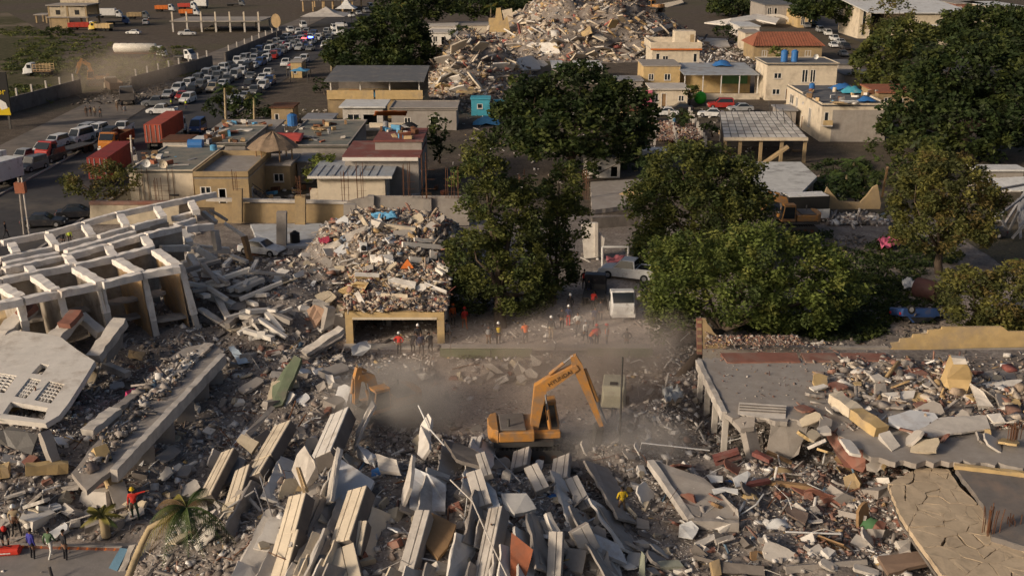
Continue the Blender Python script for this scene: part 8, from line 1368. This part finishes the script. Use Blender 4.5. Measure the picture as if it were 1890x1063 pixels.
    me.polygons.foreach_set('material_index', mi); me.polygons.foreach_set('use_smooth', [True] * len(me.polygons)); return me, hd, up, J
POSES = {'stand': {}, 'wide': dict(kL=(.17, -.03, .5), aL=(.2, .02, .09), tL=(.24, -.15, .04), kR=(-.17, 0, .5), aR=(-.2, .05, .09), tR=(-.24, -.12, .04), eL=(.32, .05, 1.18), wL=(.2, -.12, 1.0), eR=(-.32, .05, 1.18), wR=(-.2, -.12, 1.0)),
         'walk': dict(kL=(.1, -.18, .52), aL=(.1, -.22, .1), tL=(.11, -.40, .06), kR=(-.1, .06, .5), aR=(-.1, .3, .14), tR=(-.1, .14, .04), eL=(.25, .12, 1.16), wL=(.25, .05, .92), eR=(-.25, -.08, 1.16), wR=(-.24, -.24, .96)),
         'point': dict(eL=(.42, -.05, 1.5), wL=(.66, -.1, 1.56), kL=(.15, -.05, .5), aL=(.17, .0, .09), tL=(.2, -.18, .04)),
         'bend': dict(pel=(0, .12, .88), spine=(0, -.02, 1.06), chest=(0, -.18, 1.2), neck=(0, -.3, 1.3), headb=(0, -.37, 1.34), hL=(.1, .11, .84), hR=(-.1, .11, .84), kL=(.13, -.08, .48), kR=(-.13, -.08, .48), sL=(.19, -.22, 1.24), sR=(-.19, -.22, 1.24), eL=(.24, -.36, 1.0), eR=(-.24, -.36, 1.0), wL=(.15, -.5, .8), wR=(-.15, -.5, .8)),
         'hips': dict(eL=(.38, .08, 1.2), wL=(.2, -.05, 1.0), eR=(-.38, .08, 1.2), wR=(-.2, -.05, 1.0))}
BODY = {k: body_mesh(v) for k, v in POSES.items()}
def clothm(c): n = 'cloth_%02d_%02d_%02d' % tuple(int(x * 99) for x in c); return mat(n, c, rough=.9, var=.15, scale=6, bump=.1, fine=25)
SKIN = [mat('skin_a', (.16, .085, .055), rough=.6, var=.05, bump=0), mat('skin_b', (.26, .15, .10), rough=.6, var=.05, bump=0)]
HAIR = mat('hair', (.015, .012, .01), rough=.8, bump=0); SHOE = clothm((.03, .03, .03))
def helmet_mesh():
    mb = MB(); n = 14
    for r, z in ((.155, .0), (.125, .012), (.122, .06), (.09, .12), (.03, .15)): mb.v += [(r * .9 * math.cos(6.2832 * i / n), r * 1.05 * math.sin(6.2832 * i / n), z) for i in range(n)]
    mb.f = [(k * n + i, k * n + (i + 1) % n, (k + 1) * n + (i + 1) % n, (k + 1) * n + i) for k in range(4) for i in range(n)] + [tuple(range(4 * n, 5 * n))]; mb.m = [0] * len(mb.f); return mb.build('helmet', M['white'], smooth=True)
hp = helmet_mesh(); HELM = hp.data; bpy.data.objects.remove(hp)
def vest_mesh(pose):
    J = BODY[pose][3]; mb = MB(); n = 12; a, b = J['spine'], J['chest']
    rows = [(J['pel'] * .6 + a * .4, .165, .15), (a, .16, .145), (b, .195, .165), (b.lerp(J['neck'], .45), .15, .12)]
    for c, rx, ry in rows: mb.v += [(c.x + rx * math.cos(6.2832 * i / n), c.y + ry * math.sin(6.2832 * i / n), c.z) for i in range(n)]
    mb.f = [(k * n + i, k * n + (i + 1) % n, (k + 1) * n + (i + 1) % n, (k + 1) * n + i) for k in range(3) for i in range(n)]; mb.m = [0] * len(mb.f); o = mb.build('vest', M['white'], smooth=True); me = o.data; bpy.data.objects.remove(o); return me
VEST = {k: vest_mesh(k) for k in POSES}
COLS = dict(orange=(.62, .13, .03), red=(.52, .04, .03), black=(.03, .03, .035), blue=(.05, .05, .28), green=(.10, .16, .09), white=(.62, .61, .58), grey=(.22, .22, .23), tan=(.36, .28, .18), yellow=(.62, .42, .03), navy=(.03, .04, .09), brown=(.14, .10, .07), lime=(.5, .6, .06), dkgreen=(.04, .07, .05))
def person(label, px, py, face, pose='stand', top='black', bottom='navy', vest=None, helm=None, h=1.0, z=None, far=False):
    q = G(px, py) if not far else P(px, py)
    if z is not None: q = Vector((P(px, py, z).x, P(px, py, z).y, z))
    th = thing('person', label, 'person', q, R(face)); th.scale = (h, h, h); me, hd, up, J = BODY[pose]
    share('body', me, th, mats=[clothm(COLS[top]), clothm(COLS[bottom]), SKIN[hash(label) % 2 if False else len(label) % 2], SHOE, HAIR])
    if vest: share('vest', VEST[vest and pose], th, mats=[clothm(COLS[vest])])
    if helm: share('helmet', HELM, th, tuple(hd + up * .03), mats=[M['white'] if helm == 'white' else clothm(COLS[helm])], rot=up.to_track_quat('Z', 'Y').to_euler() if pose == 'bend' else (0, 0, 0))
    return th
for a in (  # face 0 looks at the camera, 180 away
    ('person in orange red jacket and yellow helmet pointing across the rubble', 250, 958, 15, 'point', 'red', 'dkgreen', None, 'yellow', 1.04), ('person in blue shirt and black trousers on the street corner', 62, 1033, 150, 'stand', 'blue', 'black', None, None, 1.0), ('person in green jacket and white trousers on the street corner', 95, 1031, 165, 'walk', 'green', 'white', None, None, .98), ('person in dark clothes with a shoulder strap on the street corner', 122, 1035, 140, 'hips', 'black', 'black', None, None, 1.0), ('person in tan top and white helmet beyond the brick kerb', 32, 988, 10, 'wide', 'tan', 'black', None, 'white', 1.0), ('person in black with red hood above the red bag', 12, 1012, 30, 'bend', 'black', 'black', None, 'red', 1.0),
    ('person in red shirt and white helmet before the garage opening', 737, 655, 170, 'hips', 'red', 'black', None, 'white', 1.0), ('person in black leaning at the garage opening', 762, 652, 150, 'bend', 'black', 'black', None, 'black', 1.0), ('person in black with pale helmet inside the garage', 772, 640, 10, 'stand', 'black', 'navy', None, 'white', 1.02), ('person in black trousers striding out of the garage', 778, 655, 20, 'walk', 'navy', 'black', None, None, 1.0), ('person in black at the garage pillar', 795, 652, 200, 'bend', 'black', 'black', None, 'black', 1.0), ('person in white vest at the garage corner', 825, 632, 170, 'stand', 'grey', 'black', None, 'black', 1.0), ('person in orange behind the garage corner', 836, 600, 30, 'stand', 'orange', 'black', None, 'orange', 1.0), ('person in red top and orange trousers under the tall tree', 858, 608, 200, 'walk', 'red', 'orange', None, 'red', 1.02),
    ('person in dark vest standing by the tree shade', 902, 640, 0, 'hips', 'black', 'brown', 'grey', 'black', 1.0), ('person in dark shirt holding a yellow pack', 920, 636, 180, 'stand', 'brown', 'black', 'yellow', 'white', 1.0), ('person in orange shirt carrying a stretcher end', 970, 634, 190, 'bend', 'orange', 'black', None, None, 1.05), ('person in dark jacket, beige trousers and white helmet', 1017, 626, 175, 'stand', 'black', 'tan', None, 'white', 1.04), ('person in black beside the white helmeted one', 1037, 608, 180, 'hips', 'black', 'black', None, 'black', 1.0), ('person in red and navy with white helmet in the lane', 1049, 602, 170, 'stand', 'navy', 'red', None, 'white', .98), ('person in white shirt in the lane', 1066, 616, 10, 'hips', 'white', 'grey', None, None, 1.0), ('person in pale grey shirt, foremost of the lane group', 1081, 632, 200, 'walk', 'white', 'black', None, 'grey', 1.0), ('person in orange vest crouching with the crew', 1091, 641, 120, 'bend', 'red', 'navy', 'orange', 'blue', 1.02), ('person in red vest amid the crew', 1101, 640, 200, 'stand', 'red', 'navy', 'red', 'red', 1.0), ('person in bright orange vest at the crew edge', 1120, 640, 250, 'stand', 'grey', 'navy', 'orange', 'red', 1.02), ('person in black standing alone past the crew', 1156, 648, 180, 'hips', 'black', 'black', None, None, 1.02), ('person in black and white helmet walking up the lane', 1052, 583, 180, 'walk', 'black', 'black', None, 'white', 1.04), ('person in red vest at the pipe frame', 1078, 535, 170, 'stand', 'black', 'black', 'red', None, 1.05), ('person in black near the dark flatbed', 1086, 552, 150, 'stand', 'black', 'navy', None, 'black', 1.0), ('person in maroon leaning on the dark flatbed', 1094, 572, 160, 'bend', 'red', 'black', None, 'black', 1.0), ('person in black in front of the flatbed', 1108, 592, 170, 'stand', 'black', 'black', None, None, 1.0), ('person in navy between flatbed and crew', 1098, 606, 190, 'walk', 'navy', 'black', None, None, 1.02),
    ('person in yellow jacket stooping on the brown debris', 1147, 951, 200, 'wide', 'yellow', 'brown', None, None, .95)): person(*a)
for a in (('first of four onlookers by the dust, leftmost', 160, 216, 30, 'stand', 'brown', 'brown'), ('second onlooker by the dust in dark clothes', 168, 215, 20, 'hips', 'black', 'brown'), ('third onlooker by the dust beside the dark one', 176, 216, 10, 'stand', 'tan', 'black'), ('fourth onlooker by the dust, next to the road', 186, 217, 340, 'wide', 'black', 'black'), ('onlooker near the dust at the kerb end in brown', 217, 206, 180, 'walk', 'brown', 'brown'), ('onlooker near the kerb end in black', 225, 204, 190, 'stand', 'black', 'black'), ('onlooker in grey nearest the turning pickup', 231, 213, 200, 'stand', 'grey', 'grey'), ('traffic officer in lime vest behind the turning pickup', 317, 200, 20, 'stand', 'navy', 'navy', 'lime'), ('traffic officer in lime vest before the white estate car', 344, 202, 0, 'stand', 'navy', 'navy', 'lime'), ('onlooker beyond the beige boundary wall', 118, 456, 180, 'stand', 'black', 'black'), ('onlooker in lime top beyond the folded block', 130, 452, 180, 'stand', 'lime', 'black'), ('passer on the dark road', 12, 440, 90, 'walk', 'black', 'black')):
    person(*a[:7], vest=a[7] if len(a) > 7 else None, far=True, z=0.0)
LMK = [(GP(x, y, 0), w) for x, y, w in ((250, 950, 'the pointing rescuer'), (360, 950, 'the palm crown'), (196, 980, 'the young palm'), (85, 860, 'the level yellow beam'), (200, 850, 'the yellow topped column'), (30, 830, 'the dark roof sheet'), (300, 790, 'the floor slab edge'), (250, 730, 'the pink bundle'), (440, 655, 'the pale blue sheet'), (525, 710, 'the green wall panel'), (585, 585, 'the tan panel'), (470, 590, 'the thick rounded beam'), (400, 560, 'the slotted white beam'), (480, 470, 'the crushed white car'), (540, 510, 'the white yard floor'), (671, 462, 'the washing machine'), (752, 490, 'the orange triangle'), (715, 402, 'the blue tarpaulin'), (740, 535, 'the garage lintel'), (665, 640, 'the crumpled white sheet'), (505, 825, 'the long cream parapet'), (610, 800, 'the white parapet box'), (560, 880, 'the yellow cushion'), (535, 1000, 'the boarded parapet'), (645, 960, 'the middle cream parapet'), (650, 895, 'the cracked white floor'), (705, 870, 'the blue box'), (785, 905, 'the broad white floor'), (785, 800, 'the blade shaped wall'), (760, 1000, 'the blue grey parapet'), (815, 985, 'the timber ceiling'), (900, 1000, 'the second grey parapet'), (885, 900, 'the pale cladding panel'), (960, 1020, 'the brick red wall'), (955, 928, 'the mattress'), (960, 845, 'the square cladding panel'), (1035, 860, 'the jointed cladding panel'), (1070, 905, 'the long cladding strip'), (1130, 1010, 'the pale blue floor'), (1147, 950, 'the yellow jacket'), (1110, 820, 'the excavator bucket'), (1250, 910, 'the tipped slab'), (1270, 975, 'the plastic chair'), (1340, 890, 'the plasterboards'), (1340, 838, 'the maroon beams'), (1434, 968, 'the white tub'), (1500, 983, 'the long white pole'), (1440, 870, 'the olive chair block'), (1608, 968, 'the green net'), (1570, 890, 'the yellow lump'), (1370, 1045, 'the dark roof edge'), (1520, 1045, 'the long grey lintel'), (1670, 1010, 'the cracked slab foot'), (970, 685, 'the pale boulders'), (830, 690, 'the veiled excavator'), (1230, 760, 'the silvery plastic sheet'), (350, 620, 'the lattice block rooms'))]
CN = dict(concrete='grey', concrete_pale='pale grey', plaster_white='white', concrete_dark='dark grey', cream_paint='cream', cream_dim='beige', brick='brick red', tile_floor='bluish white', wood='brown', yellow_plaster='ochre')
def say(q, s, m, kind, cuts=(.75, 1.25)):  # which one it is: size, colour and what it lies beside
    w = min(LMK, key=lambda t: (t[0] - Vector(q)).length)[1]; return f"{'small' if s < cuts[0] else 'large' if s > cuts[1] else 'middling'} {CN.get(m.name, 'grey')} {kind} lying by {w}"
# ------------------------------------------------------------------ larger loose lumps that can be told apart, each its own object
CH = []
for k in range(10):
    r_ = np.random.default_rng(200 + k); v = CUBE * r_.uniform(.6, 1.15, (8, 3)) * np.array([1, r_.uniform(.5, 1), r_.uniform(.2, .6)]) * .5
    mb = MB(); mb.add([tuple(x) for x in v], [tuple(f) for f in CF]); o = mb.build('concrete_lump', M['concrete']); o.modifiers.clear(); CH.append(o.data); bpy.data.objects.remove(o)
LM = [M['concrete'], M['concrete'], M['concrete_pale'], M['plaster_white'], M['concrete_dark'], M['cream_dim'], M['brick']]
for n, px0, px1, py0, py1, s0, s1, what in ((34, 430, 640, 640, 760, .4, 1.0, 'angular concrete lump on the grey slope below the sagging roof edge'), (30, 0, 240, 850, 980, .5, 1.2, 'concrete lump in the rubble below the grille facade'), (30, 250, 420, 720, 940, .4, 1.0, 'concrete lump on the slope between floor slab and parapets'), (34, 440, 640, 470, 600, .4, 1.0, 'concrete lump in the grey hollow behind the thick rounded beam'), (32, 640, 960, 870, 1060, .4, .9, 'broken lump in the gaps between cream parapets'), (30, 960, 1200, 860, 1060, .4, .9, 'broken lump around the grey cladding panels'), (34, 1200, 1560, 850, 1060, .35, .9, 'broken lump on the brown debris before the cracked slab'), (16, 1540, 1680, 860, 1040, .5, 1.1, 'masonry lump along the torn edge of the cracked slab'), (16, 880, 1010, 660, 720, .4, .9, 'pale lump in the bank below the green retaining wall'), (14, 1180, 1290, 700, 830, .4, .9, 'lump in the dusty heap beside the roof columns'), (14, 780, 900, 670, 720, .3, .7, 'lump beside the dust veiled excavator')):
    for i in range(n):
        q = G(random.uniform(px0, px1), random.uniform(py0, py1)); s = random.uniform(s0, s1) * (1.5 if random.random() < .15 else 1); mm = random.choice(LM)
        o = share('concrete_lump', random.choice(CH), None, (q.x, q.y, q.z + s * .1), (random.gauss(0, .35), random.gauss(0, .35), random.uniform(0, 6.28)), (s, s * random.uniform(.7, 1.3), s), [mm]); tag(o, say(q, s, mm, 'lump', (.55, .9)), 'lump', 'concrete lumps strewn over the rubble')
# broken shards tipped among the parapets, all leaning the same way as the storeys fell
PM = []
for k in range(12):
    r_ = random.Random(300 + k); q_ = [Vector((x * r_.uniform(.8, 1.1), y * r_.uniform(.75, 1.1), 0)) for x, y in ((-.5, -.35), (0, -.38), (.5, -.3), (.52, .1), (.4, .36), (-.1, .34), (-.5, .3))]; PM.append(MB().prism(ragged(q_, .12, .025, r_), (0, 0, -.07 - .05 * (k % 3))).build('concrete_shard', M['concrete'])); me_ = PM[-1].data; bpy.data.objects.remove(PM[-1]); PM[-1] = me_
rp = random.Random(41)
for n, bx, s0, s1, az, what, mm in ((34, (400, 960, 790, 1058), .5, 1.4, 62, 'broken shard tipped between the parapet rows', 0), (30, (960, 1190, 830, 1058), .5, 1.4, 115, 'broken shard around the grey cladding strips', 0), (40, (1190, 1640, 850, 1058), .6, 1.7, 160, 'broken shard on the brown debris field', 1), (40, (0, 400, 690, 1000), .6, 1.6, 45, 'broken shard on the slope below the folded block', 0), (40, (400, 640, 500, 760), .7, 1.8, 40, 'broken shard on the grey slope by the garage', 0), (30, (590, 826, 405, 560), .7, 1.7, 5, 'broken shard in the garage heap', 0)):
    for i in range(n):
        q = GP(rp.uniform(bx[0], bx[1]), rp.uniform(bx[2], bx[3]), .05); s = rp.uniform(s0, s1); m_ = M[rp.choice((('concrete_pale', 'plaster_white', 'concrete', 'tile_floor', 'concrete_pale', 'cream_dim', 'concrete'), ('concrete', 'concrete_dark', 'plaster_white', 'wood', 'concrete_pale', 'brick'))[mm])]
        o = share('concrete_shard', rp.choice(PM), None, (q.x, q.y, q.z + s * .12), (rp.gauss(.25, .45), rp.gauss(-.3, .4), R(az + rp.gauss(0, 22))), (s, s * rp.uniform(.6, 1.2), 1), [m_]); tag(o, say(q, s, m_, 'shard', (1.0, 1.6)), 'shard', 'broken shards strewn over the rubble')
for i in range(60):                       # and on the roof
    q = P(rp.uniform(1480, 1880), rp.uniform(690, 840), ZR + .1); s = rp.uniform(.5, 1.6); m_ = M[rp.choice(('concrete_pale', 'plaster_white', 'cream_dim', 'concrete', 'brick', 'yellow'))]
    tag(share('concrete_shard', rp.choice(PM), None, (q.x, q.y, q.z + .12 + s * .08), (rp.gauss(.1, .3), rp.gauss(-.1, .3), rp.uniform(0, 6)), (s, s * rp.uniform(.6, 1.2), 1), [m_]), say((0, 0, 0), s, m_, 'shard', (.8, 1.2)).split(' lying')[0] + ' lying on the flat roof ' + ('near the tall yellow block' if q.x > 27 else 'round the tiled bathroom floor' if q.x > 23 else 'near the yellow plastered beam'), 'shard', 'broken shards on the flat roof')
rb2 = MB()                                # bent bars and pipes sticking out everywhere
for i in range(420):
    q = GP(rp.uniform(0, 1640), rp.uniform(640, 1060) if rp.random() < .75 else rp.uniform(420, 640), 0)
    if float(rub_mask(np.array([q.x]), np.array([q.y]))[0]) < .5: continue
    d = Vector((rp.gauss(0, 1), rp.gauss(0, 1), rp.uniform(-.1, .8))).normalized() * rp.uniform(.5, 2.2); b_ = q + d * .5 + Vector((rp.gauss(0, .15), rp.gauss(0, .15), rp.gauss(.05, .12))); rb2.tube([q - d * .1, b_, q + d + Vector((0, 0, -.2))], rp.choice((.015, .02, .03, .045)), 4, rp.choice((0, 0, 1, 2)))
tag(rb2.build('rebar_tangle', [M['rust'], M['concrete_pale'], M['metal_white']]), 'bent bars, wires and thin pipes sticking out of the rubble', 'rebar', kind='stuff')
# ------------------------------------------------------------------ dust raised by the machines
def dust(label, c, r, dens, col, seed, sc=.35):
    mb = MB(); n, m = 14, 9
    for k in range(m + 1):
        t = math.pi * k / m; mb.v += [(r[0] * math.sin(t) * math.cos(6.2832 * i / n), r[1] * math.sin(t) * math.sin(6.2832 * i / n), r[2] * math.cos(t)) for i in range(n)]
    mb.f = [(k * n + i, (k + 1) * n + i, (k + 1) * n + (i + 1) % n, k * n + (i + 1) % n) for k in range(m) for i in range(n)]; mb.m = [0] * len(mb.f)
    mt = bpy.data.materials.new('dust_air'); mt.use_nodes = True; N = mt.node_tree.nodes; L = mt.node_tree.links; N.remove(N['Principled BSDF']); pv = N.new('ShaderNodeVolumePrincipled'); pv.inputs['Color'].default_value = (*col, 1)
    tc = N.new('ShaderNodeTexCoord'); nz = N.new('ShaderNodeTexNoise'); nz.inputs['Scale'].default_value = sc; nz.inputs['Detail'].default_value = 4; L.new(tc.outputs['Object'], nz.inputs['Vector'])
    mp = N.new('ShaderNodeMapping'); mp.inputs['Scale'].default_value = (1 / r[0], 1 / r[1], 1 / r[2]); L.new(tc.outputs['Object'], mp.inputs['Vector']); ln = N.new('ShaderNodeVectorMath'); ln.operation = 'LENGTH'; L.new(mp.outputs[0], ln.inputs[0])
    f = N.new('ShaderNodeMapRange'); f.inputs['From Min'].default_value = 1.0; f.inputs['From Max'].default_value = .25; f.interpolation_type = 'SMOOTHSTEP'; L.new(ln.outputs['Value'], f.inputs['Value'])
    a = N.new('ShaderNodeMapRange'); a.inputs['From Min'].default_value = .35; a.inputs['From Max'].default_value = .68; L.new(nz.outputs['Fac'], a.inputs['Value'])
    m1 = N.new('ShaderNodeMath'); m1.operation = 'MULTIPLY'; L.new(f.outputs['Result'], m1.inputs[0]); L.new(a.outputs['Result'], m1.inputs[1]); m2 = N.new('ShaderNodeMath'); m2.operation = 'MULTIPLY'; L.new(m1.outputs[0], m2.inputs[0]); m2.inputs[1].default_value = dens; L.new(m2.outputs[0], pv.inputs['Density']); L.new(pv.outputs[0], N['Material Output'].inputs['Volume'])
    o = mb.build('dust_cloud', mt); o.location = c; tag(o, label, 'dust', kind='stuff')
dust('brown dust drifting behind the digging excavator', (6.5, 71.5, 2.0), (8.5, 6, 3.6), .26, (.9, .78, .7), 1)
dust('pale dust round the excavator bucket', (5.5, 58.5, .9), (6.5, 4, 2.2), .8, (.93, .86, .8), 2)
dust('grey dust veiling the excavator below the garage', (-7.5, 62.8, 1.5), (5.5, 4.5, 3.2), .9, (.92, .85, .78), 3)
dust('thin brown dust hanging over the cleared yard', (.5, 66.5, 1.2), (14, 10, 4.0), .2, (.86, .70, .58), 5)
dust('brown dust over the gap in the field wall', (-77, 214, 3.2), (15, 24, 6.5), .06, (.88, .73, .58), 4, .12)
for o in list(COL.objects):               # the same for the frame pieces, far slabs and junk: colour and size first
    n_ = o.name.split('.')[0]
    if n_ in ('frame_piece', 'wall_slab', 'junk_piece'):
        cn = o.data.materials[0].name.replace('_', ' '); dm = max(o.dimensions); k_ = (1.6, 2.6) if n_ == 'frame_piece' else (1.6, 2.6) if n_ == 'wall_slab' else (.7, 1.2); o['label'] = ('short ' if dm < k_[0] else 'long ' if dm > k_[1] else '') + CN.get(o.data.materials[0].name, cn.replace(' paint', '')) + ' ' + o['label']
def wipe(o):
    for ch in list(o.children): wipe(ch)
    bpy.data.objects.remove(o)
for r_ in list(PROTO.values()): wipe(r_)
